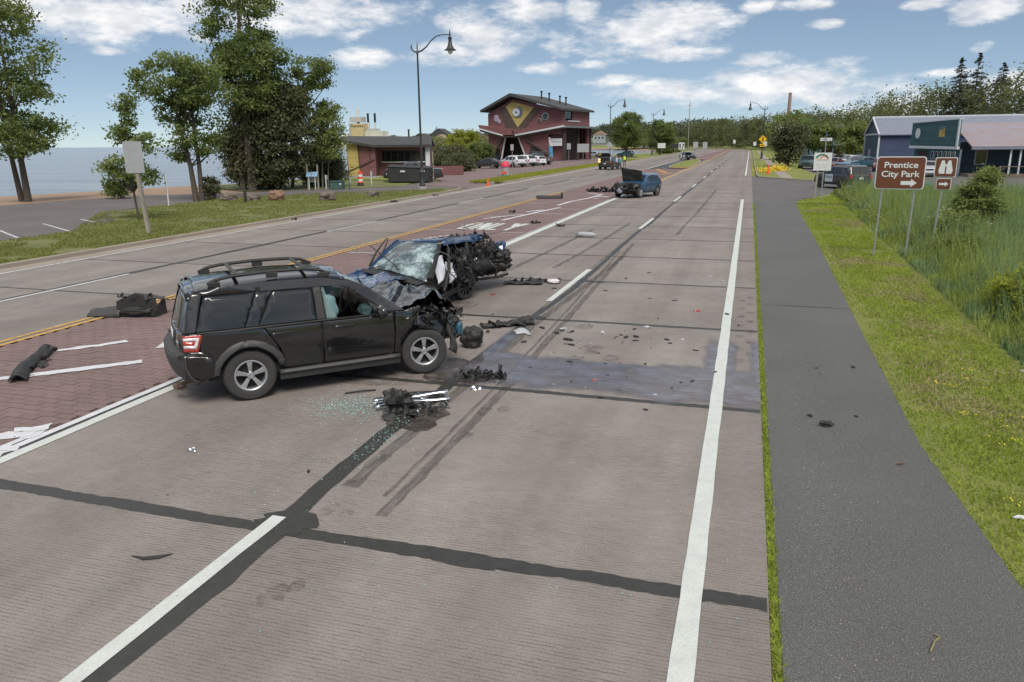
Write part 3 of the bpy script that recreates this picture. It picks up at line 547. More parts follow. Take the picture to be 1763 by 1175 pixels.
def panel(name, poly, fn, m, parent, step=.09, thick=.014, both=False, smooth=True):
    """cut a 2-D outline into small facets and bend it onto a surface; fn(u,v) -> point"""
    bm = bmesh.new(); vs_ = [bm.verts.new((u, v, 0)) for u, v in poly]; bm.faces.new(vs_); bm.normal_update(); bmesh.ops.triangulate(bm, faces=bm.faces, ngon_method='EAR_CLIP')
    us, vv = [p[0] for p in poly], [p[1] for p in poly]
    for ax, lo, hi_ in ((0, min(us), max(us)), (1, min(vv), max(vv))):
        k = math.ceil(lo/step)
        while k*step < hi_:
            co = [0, 0, 0]; no = [0, 0, 0]; co[ax] = k*step; no[ax] = 1
            bmesh.ops.bisect_plane(bm, geom=bm.verts[:]+bm.edges[:]+bm.faces[:], plane_co=co, plane_no=no); k += 1
    for v in bm.verts: v.co = Vector(fn(v.co.x, v.co.y))
    bmesh.ops.remove_doubles(bm, verts=bm.verts, dist=.0006)
    bmesh.ops.recalc_face_normals(bm, faces=bm.faces)
    me = bpy.data.meshes.new(name); bm.to_mesh(me); bm.free()
    o = link(name, me, m, parent, smooth, solid=0, angle=50)
    q = o.modifiers.new('solid', 'SOLIDIFY'); q.thickness = thick; q.offset = 0
    return o
def sstep(x, a, b): t = min(1, max(0, (x-a)/(b-a))); return t*t*(3-2*t)
def interp(x, P):
    if x <= P[0][0]: return P[0][1]
    for (a, b_), (c_, d) in zip(P[:-1], P[1:]):
        if x <= c_: return b_+(d-b_)*(x-a)/(c_-a)
    return P[-1][1]
# ------------------------------------------------------------------ the near black SUV
suv = thing('wrecked_suv', 'black sport utility vehicle with crushed front end standing across the lane', 'suv', (-7.13, 9.27, 0), R_(44.5))
HW = .895
TOP = [(-.92,1.60),(-.62,1.655),(-.2,1.70),(.5,1.725),(1.1,1.71),(1.45,1.665),(1.7,1.56),(2.32,1.12),(2.5,1.09),(3.2,1.0),(3.5,.85)]
def sw(x, z):
    """half width of the body"""
    t = HW-.05*sstep(-x, .35, .95)**2-.10*sstep(x, 2.75, 3.5)
    t -= .035*(max(0, .62-z)/.3)**2
    t += .012*math.exp(-((z-.80)/.16)**2)
    if z > 1.04: t -= .30*(z-1.04)*(1+.25*(z-1.04))+.006
    return t
def crush(p, k=1.0, x0=2.12, x1=3.0):
    s = sstep(p[0], x0, x1)*k
    if s <= 0: return Vector(p)
    p = Vector(p); a = noise.noise_vector(p*3.1+Vector((5, 1, 2))); c_ = noise.noise_vector(p*8.3+Vector((1, 7, 2)))
    q = p+Vector((a.x*.20-.22*s, a.y*.13, a.z*.16))*s+Vector(c_)*.055*s
    return q
def rs(x, z): return crush((x, -sw(x, z), z))
def ls(x, z): return crush((x, sw(x, z), z), 1.3)
for nm, fn in (('', rs), ('', ls)):
    S = (fn is rs)
    # lower panels
    panel('rear_quarter_panel', [(-.50,.50),(-.43,.52)]+arc(0,.375,.43,160,38)+[(.42,.72),(.30,.92),(.22,1.045),(-.80,1.045),(-.80,1.03),(-.62,1.03),(-.62,.80),(-.80,.80),(-.84,.74),(-.5,.72)], fn, 'black_paint', suv)
    panel('rear_door', [(.46,.40),(1.03,.39),(1.045,1.045),(.235,1.045),(.315,.92),(.435,.72),(.47,.60)], fn, 'black_paint', suv)
    panel('front_door', [(1.055,.39),(2.10,.39),(2.13,.72),(2.11,1.045),(1.06,1.045)], fn, 'black_paint', suv)
    panel('front_fender', [(2.12,.40),(2.24,.42)]+arc(2.62,.375,.44,158,20)+[(3.10,.52),(3.22,.60),(3.18,.92),(2.55,1.06),(2.15,1.05),(2.145,.72)], lambda x, z: crush((x, (-1 if S else 1)*sw(x, z), z), 1.25), 'black_paint', suv, step=.055)
    # greenhouse: pillars and roof rail
    panel('rear_pillar', [(-.82,1.052),(-.66,1.052),(-.52,1.53),(-.55,1.60),(-.66,1.56),(-.72,1.40)], fn, 'black_paint', suv)
    panel('window_pillar', [(-.02,1.052),(.16,1.052),(.40,1.52),(.20,1.53)], fn, 'black_paint', suv)
    panel('door_pillar', [(.985,1.052),(1.12,1.052),(1.09,1.52),(.99,1.52)], fn, 'black_trim', suv)
    panel('roof_rail', [(-.55,1.60),(-.52,1.53),(.20,1.53),(.40,1.52),(1.0,1.52),(1.38,1.50),(1.56,1.42),(1.98,1.10),(2.10,1.052),(2.30,1.06),(1.76,1.47),(1.50,1.585),(1.1,1.635),(.5,1.65),(-.2,1.63)], fn, 'black_paint', suv)
    panel('belt_strip', [(-.64,1.035),(2.0,1.030),(2.0,1.058),(-.64,1.062)], lambda x, z: (x, (-1 if S else 1)*(sw(x, 1.045)+.010), z), 'black_trim', suv, step=.3)
    wf = lambda x, z: (x, (-1 if S else 1)*(sw(x, z)-.006), z)
    panel('quarter_window', [(-.655,1.06),(-.02,1.06),(.195,1.525),(-.50,1.525)], wf, 'dark_glass', suv, thick=.006)
    panel('rear_door_window', [(.165,1.06),(.98,1.06),(.985,1.515),(.405,1.515)], wf, 'dark_glass', suv, thick=.006)
    panel('door_handle', [(.34,.905),(.60,.905),(.62,.93),(.60,.955),(.34,.955),(.32,.93)], lambda x, z: (x, (-1 if S else 1)*(sw(x, z)+.028), z), 'black_paint', suv, thick=.02)
    panel('door_handle', [(1.22,.905),(1.48,.905),(1.50,.93),(1.48,.955),(1.22,.955),(1.20,.93)], lambda x, z: (x, (-1 if S else 1)*(sw(x, z)+.028), z), 'black_paint', suv, thick=.02)
    # wheel-arch flares
    for cx, a0, a1, rr_ in ((0, 172, 12, .43),) + (() if S else ((2.62, 168, 40, .44),)):
        pl = arc(cx, .375, rr_+.085, a0, a1, 18)+arc(cx, .375, rr_-.012, a1, a0, 18)
        panel('wheel_arch_flare', pl, (lambda x, z, S=S, cx=cx: crush((x, (-1 if S else 1)*(sw(x, z)+.026-.05*max(0, math.hypot(x-cx, z-.375)-.47)/.06), z), .8)), 'grey_trim', suv, thick=.02)
    sg_ = -1 if S else 1
    b = MB(); b.grid(lambda u, v: (.40+1.80*u, sg_*(sw(1, .38)+.012+.040*math.sin(v*math.pi)), .315+.085*v), 14, 6); b.build('step_rail', 'grey_trim', suv, smooth=True, solid=.02)
    MB().beam((.40, sg_*(HW-.1), .30), (2.2, sg_*(HW-.1), .30), .2, .10).build('sill', 'black_trim', suv)
    # tail light
    tl = lambda x, z, d=0: (x, sg_*(sw(x, z)+.006+d), z)
    t_ = panel('tail_light', [(-.825,.815),(-.645,.800),(-.575,1.030),(-.82,1.035)], lambda x, z: tl(x, z), 'red_lens', suv, step=.06)
    panel('reverse_lens', [(-.82,.865),(-.66,.85),(-.615,1.0),(-.82,1.005),(-.82,.965),(-.66,.96),(-.69,.895),(-.82,.905)], lambda x, z: tl(x, z, .009), 'white_lens', t_, step=.06, thick=.006)
    panel('brake_lens', [(-.82,.91),(-.70,.90),(-.68,.95),(-.82,.955)], lambda x, z: tl(x, z, .009), 'red_lens_deep', t_, step=.06, thick=.006)
# roof: crowned sheet
def roofz(x, y): 
    t = abs(y)/.68; return interp(x, TOP)-.085*t**3.2
b = MB(); b.grid(lambda u, v: (-.60+u*2.06, (v*2-1)*.70*(1-.02*u), roofz(-.60+u*2.06, (v*2-1)*.70)+.02*sstep(u, .7, 1)*noise.noise((u*9, v*7, 3))), 40, 28); b.build('roof', 'black_paint', suv, smooth=True, solid=.02)
# hatch: lower, glass, spoiler
def hx(z): return interp(z, [(.40,-.90),(.72,-.90),(1.04,-.87),(1.30,-.775),(1.58,-.66),(1.66,-.60)])
def hp(y, z, d=0): wy = sw(-.7, z); return (hx(z)+.10*(abs(y)/.85)**3-d, y, z)
panel('tailgate', [(-.80,.70),(.80,.70),(.80,1.05),(-.80,1.05)], hp, 'black_paint', suv)
panel('tailgate_frame', [(-.80,1.055),(-.70,1.055),(-.60,1.50),(.60,1.50),(.70,1.055),(.80,1.055),(.68,1.60),(-.68,1.60)], hp, 'black_paint', suv)
panel('rear_window', [(-.72,1.055),(.72,1.055),(.62,1.515),(-.62,1.515)], lambda y, z: hp(y, z, .004), 'dark_glass', suv, thick=.006)
b = MB(); b.grid(lambda u, v: (-.72+.22*u, (v*2-1)*.66, roofz(-.55, (v*2-1)*.66)-.02-.05*(1-u)-.03*(abs(v*2-1))**3), 5, 20); b.build('spoiler', 'black_paint', suv, smooth=True, solid=.03)
MB().box((-.69, -.60, 1.54), (.06, .05, .06)).build('hatch_hinge', 'black_trim', suv, bevel=.01)
panel('number_plate', [(-.17,.86),(.17,.86),(.17,.99),(-.17,.99)], lambda y, z: hp(y, z, .02), 'plate_white', suv, thick=.006)
panel('plate_surround', [(-.36,.80),(.36,.80),(.40,1.03),(-.40,1.03)], lambda y, z: hp(y, z, .008), 'black_trim', suv, thick=.006)
panel('tailgate_badge', [(-.07,1.065),(.07,1.065),(.07,1.10),(-.07,1.10)], lambda y, z: hp(y, z, .016), 'chrome', suv, thick=.006)
# rear bumper
def bump_fn(u, v):
    t = (v*2-1); y = t*.90; x0 = -1.02+.20*abs(t)**4
    prof = [(.16,.77),(.03,.765),(0,.72),(.0,.60),(.03,.50),(.07,.42),(.14,.37)]; k = u*(len(prof)-1); i = min(int(k), len(prof)-2); f = k-i
    dx = prof[i][0]+(prof[i+1][0]-prof[i][0])*f; z = prof[i][1]+(prof[i+1][1]-prof[i][1])*f; return (x0+dx, y, z)
b = MB(); b.grid(bump_fn, 18, 30); b.build('rear_bumper', 'grey_trim', suv, smooth=True, solid=.02)
for s_ in (-1, 1):
    panel('bumper_corner', [(-.86,.40),(-.47,.42),(-.43,.52),(-.50,.715),(-.86,.765)], lambda x, z, s_=s_: (x, s_*(sw(x, z)+.012), z), 'black_paint', suv)
    b = MB().box((-.84, s_*.80, .775), (.16, .14, .02)); b.build('bumper_step', 'grey_trim', suv)
# roof rack
for s_ in (-1, 1):
    P = [(-.42, 1.665), (-.30, 1.715), (-.1, 1.75), (.4, 1.775), (.9, 1.77), (1.12, 1.74), (1.28, 1.67)]
    MB().tube([(x, s_*(.60), z) for x, z in P], [.018,.024,.026,.026,.026,.024,.018], 8).build('rack_rail', 'black_trim', suv, smooth=True)
    for x0 in (-.33, .45, 1.18): MB().box((x0, s_*.605, interp(x0, [(a, c_) for a, c_ in P])-.05), (.16, .04, .08)).build('rack_foot', 'black_trim', suv, bevel=.012)
for x0 in (-.02, .95): MB().beam((x0, -.60, 1.768), (x0, .60, 1.768), .055, .025).build('cross_bar', 'grey_trim', suv, bevel=.01)
# windscreen, half out of its frame
panel('windscreen', [(1.50,-.60),(1.50,.60),(2.30,.74),(2.30,-.74)], lambda x, y: (x+.02*noise.noise((x*5, y*5, 0)), y, interp(x, TOP)-.03-.06*(y/.7)**2-.03*sstep(x, 1.5, 1.7)), 'cracked_glass', suv, thick=.008)
# floor, dash, seats, wheel, airbags
MB().box((.95, 0, .42), (3.0, 1.62, .14)).build('floor_pan', 'dark_hole', suv)
MB().box((-.35, 0, .82), (.5, 1.5, .5)).build('cargo_bay', 'dark_hole', suv)
MB().box((2.05, 0, .92), (.32, 1.5, .34)).build('dashboard', 'interior', suv, bevel=.06)
MB().tube([(1.72+.06*math.cos(a), .36+.19*math.sin(a), 1.06+.19*math.cos(a)) for a in np.linspace(0, 6.283, 25)], .018, 6).build('steering_wheel', 'interior', suv, smooth=True)
for y in (-.38, .38):
    st = MB().box((1.22, y, .62), (.55, .5, .22)).build('seat', 'interior_tan', suv, bevel=.06)
    MB().box((.98, y, .98), (.16, .48, .68), M=Matrix.Rotation(-.18, 4, 'Y')).build('seat_back', 'interior', st, bevel=.06); MB().box((.88, y, 1.38), (.10, .26, .18)).build('headrest', 'interior', st, bevel=.04)
def bag(name, c, r, m, parent, seed=0, n_=14):
    b = MB(); 
    def fn(u, v):
        th, ph = u*math.pi, v*2*math.pi; d = Vector((math.sin(th)*math.cos(ph), math.sin(th)*math.sin(ph), math.cos(th)))
        k = 1+.28*noise.noise(d*1.8+Vector((seed, 0, 0)))+.1*noise.noise(d*5+Vector((seed, 3, 0))); return (c[0]+d.x*r[0]*k, c[1]+d.y*r[1]*k, c[2]+d.z*r[2]*k)
    b.grid(fn, n_, n_*2); return b.build(name, m, parent, smooth=True, angle=80)
bag('airbag', (1.22, -.70, 1.16), (.11, .05, .22), 'airbag', suv, 2); bag('airbag', (1.80, .30, 1.10), (.10, .22, .15), 'interior_tan', suv, 5); bag('airbag', (1.84, -.40, 1.02), (.10, .22, .10), 'airbag', suv, 8)
# broken front window remnant and mirror
panel('front_window', [(1.125,1.06),(1.28,1.06),(1.20,1.25),(1.14,1.50),(1.105,1.50)], lambda x, z: (x, -sw(x, z)+.01, z), 'window_glass', suv, thick=.005)
panel('front_window', [(1.125,1.06),(2.02,1.06),(1.50,1.44),(1.36,1.49),(1.105,1.51)], lambda x, z: (x, sw(x, z)-.01, z), 'window_glass', suv, thick=.005)
mr_ = bag('mirror', (1.90, -1.03, 1.10), (.085, .13, .095), 'black_paint', suv, 1, 10); MB().box((1.93, -.91, 1.04), (.08, .12, .04)).build('mirror_stalk', 'black_trim', mr_)
panel('mirror_triangle', [(1.86,1.06),(2.06,1.06),(1.84,1.20),(1.76,1.24)], lambda x, z: (x, -sw(x, z), z), 'black_trim', suv)
# buckled bonnet
def tri(a): a = a % 1.0; return 2*a if a < .5 else 2-2*a
def hood(u, v):
    t = v*2-1; x = 2.24+u*1.04+.10*u*(1-abs(t+.55)); y = t*(.78-.06*u)-.06*u
    z = 1.12-.12*u+.10*math.sin(u*math.pi)
    w1 = noise.noise((u*1.6, t*1.4, 2.2)); w2 = noise.noise((u*2.2+4, t*2.6, 7.1))
    z += (.17*tri(u*1.5+.35*t+.5*w1)+.085*tri(u*3.1-.9*t+.8*w2)+.03*tri(u*6+2*t+w1))*(.30+.7*math.sin(min(1, u*1.15)*math.pi*.75))-.09
    z -= .13*sstep(u, .75, 1)+.04*w2; x += .06*w2*u; y += .06*w1
    return (x, y, z)
b = MB(); b.grid(hood, 46, 52); b.build('bonnet', 'black_paint', suv, smooth=True, solid=.008, angle=32)
# exposed front: radiator support, engine lump, torn liners, headlamp remains
def lump(name, c, r, m, parent, seed, k1=.5, k2=.25, n_=16, sq=3.0, angle=25):
    b = MB()
    def fn(u, v):
        th, ph = u*math.pi, v*2*math.pi; d = Vector((math.sin(th)*math.cos(ph), math.sin(th)*math.sin(ph), math.cos(th)))
        s_ = (abs(d.x)**sq+abs(d.y)**sq+abs(d.z)**sq)**(-1/sq); k = s_*(1+k1*noise.noise(d*1.9+Vector((seed, 0, 0)))+k2*noise.noise(d*5.1+Vector((0, seed, 0))))
        return (c[0]+d.x*r[0]*k, c[1]+d.y*r[1]*k, c[2]+d.z*r[2]*k)
    b.grid(fn, n_, n_*2); return b.build(name, m, parent, smooth=True, angle=angle)
def shards(name, c, ext, n_, m, parent, seed, smin=.08, smax=.3, thick=.006):
    """a tangle of bent sheet pieces, one part"""
    r = random.Random(seed); b = MB()
    for _ in range(n_):
        p = Vector([c[i]+r.uniform(-1, 1)*ext[i] for i in range(3)]); a = Vector((r.gauss(0,1), r.gauss(0,1), r.gauss(0,1))).normalized(); q = a.orthogonal().normalized(); q = (Matrix.Rotation(r.uniform(0, 6), 3, a) @ q); L, Wd = r.uniform(smin, smax), r.uniform(smin, smax)*.5; bend = r.uniform(-.5, .5)
        t = a.cross(q); V = []
        for i in range(4):
            for j in (-1, 0, 1): V.append(p+q*L*(i/3-.5)+t*Wd*j*.5*(1+r.uniform(-.5,.5))+a*(bend*L*(i/3-.5)**2*2+r.uniform(-.2,.2)*Wd))
        b.add(V, [(i*3+j, i*3+j+1, i*3+j+4, i*3+j+3) for i in range(3) for j in range(2)])
    o = b.build(name, m, parent, solid=thick, fix=False); o['kind'] = 'stuff'; return o
def wires(name, c, ext, n_, rad, m, parent, seed, L=.5):
    r = random.Random(seed); b = MB()
    for _ in range(n_):
        p = Vector([c[i]+r.uniform(-1, 1)*ext[i] for i in range(3)]); d = Vector((r.gauss(0,1), r.gauss(0,1), r.gauss(0,.6))).normalized(); pts = [p.copy()]
        for k in range(5): d = (d+Vector((r.gauss(0,.5), r.gauss(0,.5), r.gauss(0,.5)))).normalized(); p = p+d*L/5; pts.append(p.copy())
        b.tube(pts, rad*r.uniform(.6, 1.5), 5)
    o = b.build(name, m, parent, smooth=True); o['kind'] = 'stuff'; return o
lump('engine_block', (2.85, .05, .72), (.38, .62, .30), 'torn_metal', suv, 3)
shards('torn_liner', (2.95, -.55, .70), (.35, .28, .24), 60, 'torn_metal', suv, 4, .05, .22); shards('torn_fender_sheet', (2.75, -.78, .90), (.5, .12, .14), 20, 'black_paint', suv, 14, .08, .30)
shards('torn_grille', (3.22, .1, .65), (.12, .7, .26), 60, 'torn_metal', suv, 6, .05, .22); wires('wiring', (2.9, -.4, .85), (.4, .35, .16), 14, .008, 'black_trim', suv, 5); wires('bare_strips', (2.75, -.6, .92), (.5, .25, .1), 9, .007, 'bare_metal', suv, 51, .28)
MB().beam((3.1, -.7, .55), (3.22, .7, .60), .1, .14).build('bumper_beam', 'bare_metal', suv, bevel=.02)
lump('headlamp_shell', (3.16, -.66, .74), (.11, .12, .12), 'black_trim', suv, 8); lump('headlamp_lens', (3.24, -.80, .64), (.06, .05, .10), 'car_teal', suv, 12, .3, .1)
b = MB(); b.grid(lambda u, v: (3.02+.14*u+.03*math.sin(v*6), -.86-.03*math.sin(u*5), .34+.44*v-.1*u), 8, 12); b.build('bumper_fragment', 'grey_trim', suv, smooth=True, solid=.01)
lump('wheel_arch_liner', (2.62, -.55, .62), (.46, .22, .26), 'dark_hole', suv, 21, .1, .1); lump('wheel_arch_liner', (2.62, .6, .62), (.46, .2, .26), 'dark_hole', suv, 22, .1, .1)
for s_ in (-1, 1): lump('wheel_arch_liner', (0, s_*.62, .60), (.46, .2, .28), 'dark_hole', suv, 23, .05, .05)
for s_, x in ((-1, 0), (1, 0), (-1, 2.62), (1, 2.62)): wheel(suv, x, s_*.775, .368, .235, s_, 'alloy', 5, .58, steer=(0 if x == 0 else R_(-7)))
wires('exhaust_hanger', (-.72, -.35, .22), (.12, .15, .05), 3, .02, 'rust_metal', suv, 66, .3); MB().tube([(-.3, -.35, .28), (-.75, -.40, .27), (-.95, -.42, .25)], .028, 8).build('exhaust_pipe', 'rust_metal', suv)
# ------------------------------------------------------------------ the blue wreck (built in place; nose to the camera)
bw0 = thing('wrecked_blue_car', 'crushed blue car with shattered windscreen and torn open side beyond the black vehicle', 'car', (-6.9, 15.3, 0))
O = Vector((-6.9, 15.3, 0))
def L_(*p): return Vector(p)-O
def patch(name, A, B, C, D, m, nu=14, nv=14, amp=.02, fr=3, seed=0, bow=0, solid=.012, angle=35):
    """A-B top edge, D-C bottom edge"""
    A, B, C, D = (L_(*q) for q in (A, B, C, D)); nrm = (B-A).cross(D-A).normalized()
    def fn(u, v):
        p = A.lerp(B, u).lerp(D.lerp(C, u), v); return p+nrm*(bow*4*u*(1-u)*(.4+.6*math.sin(v*math.pi)))+Vector(noise.noise_vector(p*fr+Vector((seed, 0, 0))))*amp+Vector(noise.noise_vector(p*fr*2.7+Vector((0, seed, 0))))*amp*.35
    return MB().grid(fn, nu, nv).build(name, m, bw0, smooth=True, solid=solid, angle=angle)
TL, TR, BL, BR = (-7.55,15.75,1.32), (-6.33,15.25,1.42), (-7.74,14.72,.92), (-6.02,13.80,.82)
patch('windscreen', TL, TR, BR, BL, 'cracked_glass', 24, 20, .05, 2.4, 3, bow=-.10, solid=.006, angle=60)
patch('roof', (-7.35,17.4,1.24), (-6.0,17.1,1.40), (-6.28,15.20,1.49), (-7.56,15.78,1.35), 'blue_paint', 24, 24, .05, 2.6, 8, bow=.05)
patch('roof_edge', (-6.0,17.1,1.42), (-5.95,17.0,1.28), (-6.20,15.2,1.38), (-6.28,15.18,1.50), 'blue_paint', 24, 6, .03, 4, 12)
patch('bonnet', (-7.85,14.8,.90), (-6.5,14.05,.86), (-6.9,12.7,.78), (-8.2,13.5,.80), 'blue_paint', 18, 18, .10, 2.2, 5, bow=.05)
patch('roof_header', (-7.56,15.76,1.365), (-6.27,15.18,1.50), (-6.33,15.20,1.41), (-7.57,15.72,1.30), 'blue_paint', 16, 3, .012, 3, 14)
patch('cowl', (-7.75,14.82,.92), (-6.05,13.9,.84), (-6.15,13.6,.80), (-7.85,14.5,.86), 'black_trim', 16, 6, .03, 4, 4)
patch('right_side', (-7.75,14.7,.92), (-7.75,17.8,.95), (-7.85,17.9,.25), (-7.95,13.6,.3), 'blue_paint', 20, 10, .05, 2, 6)
patch('right_fender', (-8.25,13.4,.82), (-7.85,14.7,.90), (-7.95,14.7,.3), (-8.4,13.3,.3), 'blue_paint', 10, 10, .06, 3, 7)
patch('rear_bulkhead', (-7.4,17.7,1.2), (-6.1,17.5,1.15), (-6.0,17.6,.3), (-7.5,17.9,.3), 'torn_metal', 12, 12, .1, 2.5, 9)
def rod(name, pts, r, m, n_=8): return MB().tube([L_(*p) for p in pts], r, n_).build(name, m, bw0, smooth=True)
rod('windscreen_pillar', [(-6.0,13.9,.85),(-6.1,14.4,1.08),(-6.22,14.95,1.34),(-6.30,15.22,1.46)], [.06,.05,.045,.05], 'torn_metal'); rod('windscreen_pillar', [(-7.75,14.8,.90),(-7.66,15.3,1.16),(-7.56,15.75,1.36)], .05, 'blue_paint')
rod('door_pillar', [(-5.98,16.1,.30),(-5.95,16.15,.8),(-6.1,16.25,1.32)], .06, 'torn_metal'); rod('door_pillar', [(-5.95,14.5,.5),(-5.98,14.9,.9),(-6.15,15.3,1.3)], .035, 'torn_metal')
rod('wiper', [(-6.86,14.35,.93),(-7.15,14.45,1.12),(-7.62,14.5,1.42)], .012, 'black_trim', 6); rod('wiper', [(-6.3,14.1,.93),(-6.52,14.5,1.10),(-6.42,14.62,1.02),(-6.66,15.15,1.24)], .012, 'black_trim', 6)
rod('torn_strip', [(-7.80,14.8,.93),(-7.85,15.2,1.15),(-7.75,15.6,1.45)], [.03,.02,.012], 'torn_metal'); rod('torn_strip', [(-7.78,15.0,.95),(-7.74,15.4,1.2),(-7.72,15.6,1.43)], [.02,.016,.012], 'torn_metal')
lo = lambda *p: tuple(L_(*p))
patch('curtain_airbag', (-6.16,14.45,1.16), (-6.10,14.85,1.20), (-6.02,14.80,.74), (-6.02,14.42,.66), 'airbag_white', 10, 12, .05, 4, 21, solid=.02); patch('curtain_airbag', (-6.08,14.95,1.06), (-6.02,15.30,.98), (-5.98,15.22,.66), (-5.99,15.0,.60), 'airbag_white', 10, 12, .06, 4, 27, solid=.02)
lump('cabin_wreckage', lo(-6.55,16.6,.80), (.62,1.0,.46), 'torn_metal', bw0, 5, .3, .22, 24, 3, 50); lump('dash_wreckage', lo(-6.8,15.0,.62), (.7,.6,.25), 'interior', bw0, 8, .3, .2)
shards('torn_side_sheet', lo(-6.05,16.2,.85), (.22,.9,.38), 110, 'torn_metal', bw0, 31, .05, .26); shards('torn_rear_sheet', lo(-6.3,17.6,.75), (.6,.35,.36), 90, 'torn_metal', bw0, 33, .05, .28)
shards('crumpled_trim', lo(-6.25,17.3,1.2), (.4,.4,.14), 40, 'torn_metal', bw0, 35, .05, .25); shards('crumpled_blue_edge', lo(-6.15,16.9,1.33), (.25,.4,.05), 10, 'blue_paint', bw0, 36, .08, .28)
lump('rear_wreckage', lo(-6.2,17.9,.66), (.58,.5,.34), 'torn_metal', bw0, 15, .35, .25, 24, 3, 50); shards('torn_nose', lo(-6.9,13.0,.6), (.7,.4,.3), 40, 'torn_metal', bw0, 38, .1, .4)
shards('torn_blue_panel', lo(-5.85,18.2,.95), (.15,.25,.12), 6, 'blue_paint', bw0, 57, .15, .4); shards('bent_bright_strips', lo(-5.9,17.0,.75), (.12,1.0,.3), 16, 'bare_metal', bw0, 58, .04, .14); wires('wiring', lo(-6.1,16.5,.9), (.2,.9,.35), 44, .007, 'black_trim', bw0, 37, .6); wires('bare_strips', lo(-5.95,15.6,.95), (.08,.9,.3), 8, .008, 'bare_metal', bw0, 39, .5)
rod('suspension_arm', [(-6.1,17.0,.32),(-5.75,17.6,.30),(-5.55,17.75,.36)], .035, 'torn_metal'); rod('suspension_arm', [(-5.8,17.5,.34),(-5.78,17.55,.5)], .03, 'torn_metal')
b_ = MB().box((0, 0, 0), (.12, .1, .30), rz=.3).build('hanging_panel', 'torn_metal', bw0, bevel=.02); b_.location = L_(-5.72, 18.15, .72); b_.rotation_euler = (.2, .3, .2)
MB().box(lo(-6.9,15.4,.3), (1.5, 3.6, .12)).build('floor_pan', 'torn_metal', bw0)
whl = wheel(bw0, 0, 0, .33, .20, -1, 'dark_alloy', 10, .74, lean=R_(8)); whl.location = L_(-6.12, 16.15, 0); whl.rotation_euler = (0, 0, R_(68))
for px, py in ((-7.75,16.6),(-7.9,13.6)): wq = wheel(bw0, 0, 0, .33, .2, 1, 'dark_alloy', 10, .74, detail=False); wq.location = L_(px, py, 0); wq.rotation_euler = (0, 0, R_(80))
# ------------------------------------------------------------------ ordinary vehicles, from station outlines
KINDS = {
 'suv':   dict(L=4.6, hw=.92, wb=2.75, ro=.92, r=.36, belt=1.05, tum=.26, top=[(-.93,.78),(-.88,1.10),(-.62,1.62),(-.3,1.69),(.6,1.73),(1.3,1.68),(1.62,1.58),(2.25,1.13),(2.5,1.10),(3.3,1.0),(3.62,.86),(3.68,.55)],
               win=[[(-.55,1.09),(.12,1.09),(.12,1.55),(-.36,1.55)],[(.20,1.09),(1.02,1.09),(1.02,1.57),(.20,1.57)],[(1.12,1.09),(2.02,1.09),(1.5,1.52),(1.38,1.56),(1.12,1.57)]], ws=(1.66,2.22), rw=(-.86,-.63)),
 'sedan': dict(L=4.7, hw=.90, wb=2.75, ro=1.02, r=.33, belt=.93, tum=.30, top=[(-1.02,.62),(-.98,.93),(-.55,1.0),(.1,1.36),(.5,1.44),(1.1,1.44),(1.45,1.38),(2.2,.96),(2.5,.93),(3.4,.80),(3.62,.68),(3.68,.45)],
               win=[[(.0,.98),(.95,.97),(.95,1.34),(.42,1.35),(.2,1.26)],[(1.03,.97),(1.95,.96),(1.42,1.29),(1.03,1.34)]], ws=(1.5,2.15), rw=(-.5,.08)),
 'hatch': dict(L=4.1, hw=.86, wb=2.55, ro=.72, r=.32, belt=.95, tum=.28, top=[(-.72,.62),(-.68,.98),(-.35,1.42),(.0,1.48),(.7,1.50),(1.2,1.44),(1.4,1.38),(2.05,1.0),(2.3,.97),(3.0,.85),(3.3,.72),(3.36,.45)],
               win=[[(-.3,1.0),(.3,.99),(.3,1.36),(-.08,1.36)],[(.36,.99),(1.0,.98),(1.0,1.38),(.36,1.38)],[(1.07,.98),(1.85,.98),(1.3,1.33),(1.07,1.37)]], ws=(1.44,2.0), rw=(-.66,-.38)),
 'pickup':dict(L=5.7, hw=.98, wb=3.6, ro=1.1, r=.40, belt=1.15, tum=.22, top=[(-1.1,.7),(-1.08,1.18),(-.6,1.19),(.85,1.20),(.95,1.22),(1.12,1.80),(1.5,1.86),(2.3,1.86),(2.5,1.80),(3.0,1.30),(3.3,1.27),(4.3,1.18),(4.55,1.0),(4.6,.6)],
               win=[[(1.22,1.24),(1.85,1.24),(1.85,1.72),(1.28,1.72)],[(1.95,1.24),(2.82,1.24),(2.45,1.68),(1.95,1.72)]], ws=(2.54,2.96), rw=(.97,1.1))}
def wtop(K, x, z):
    x0, x1 = -K['ro'], K['L']-K['ro']; t = K['hw']-.09*sstep(x, x1-.9, x1)-.06*sstep(-x, -x0-.5, -x0)
    if z > K['belt']: t -= K['tum']*(z-K['belt'])
    t -= .05*max(0, (.5-z)/.3)**2; return t
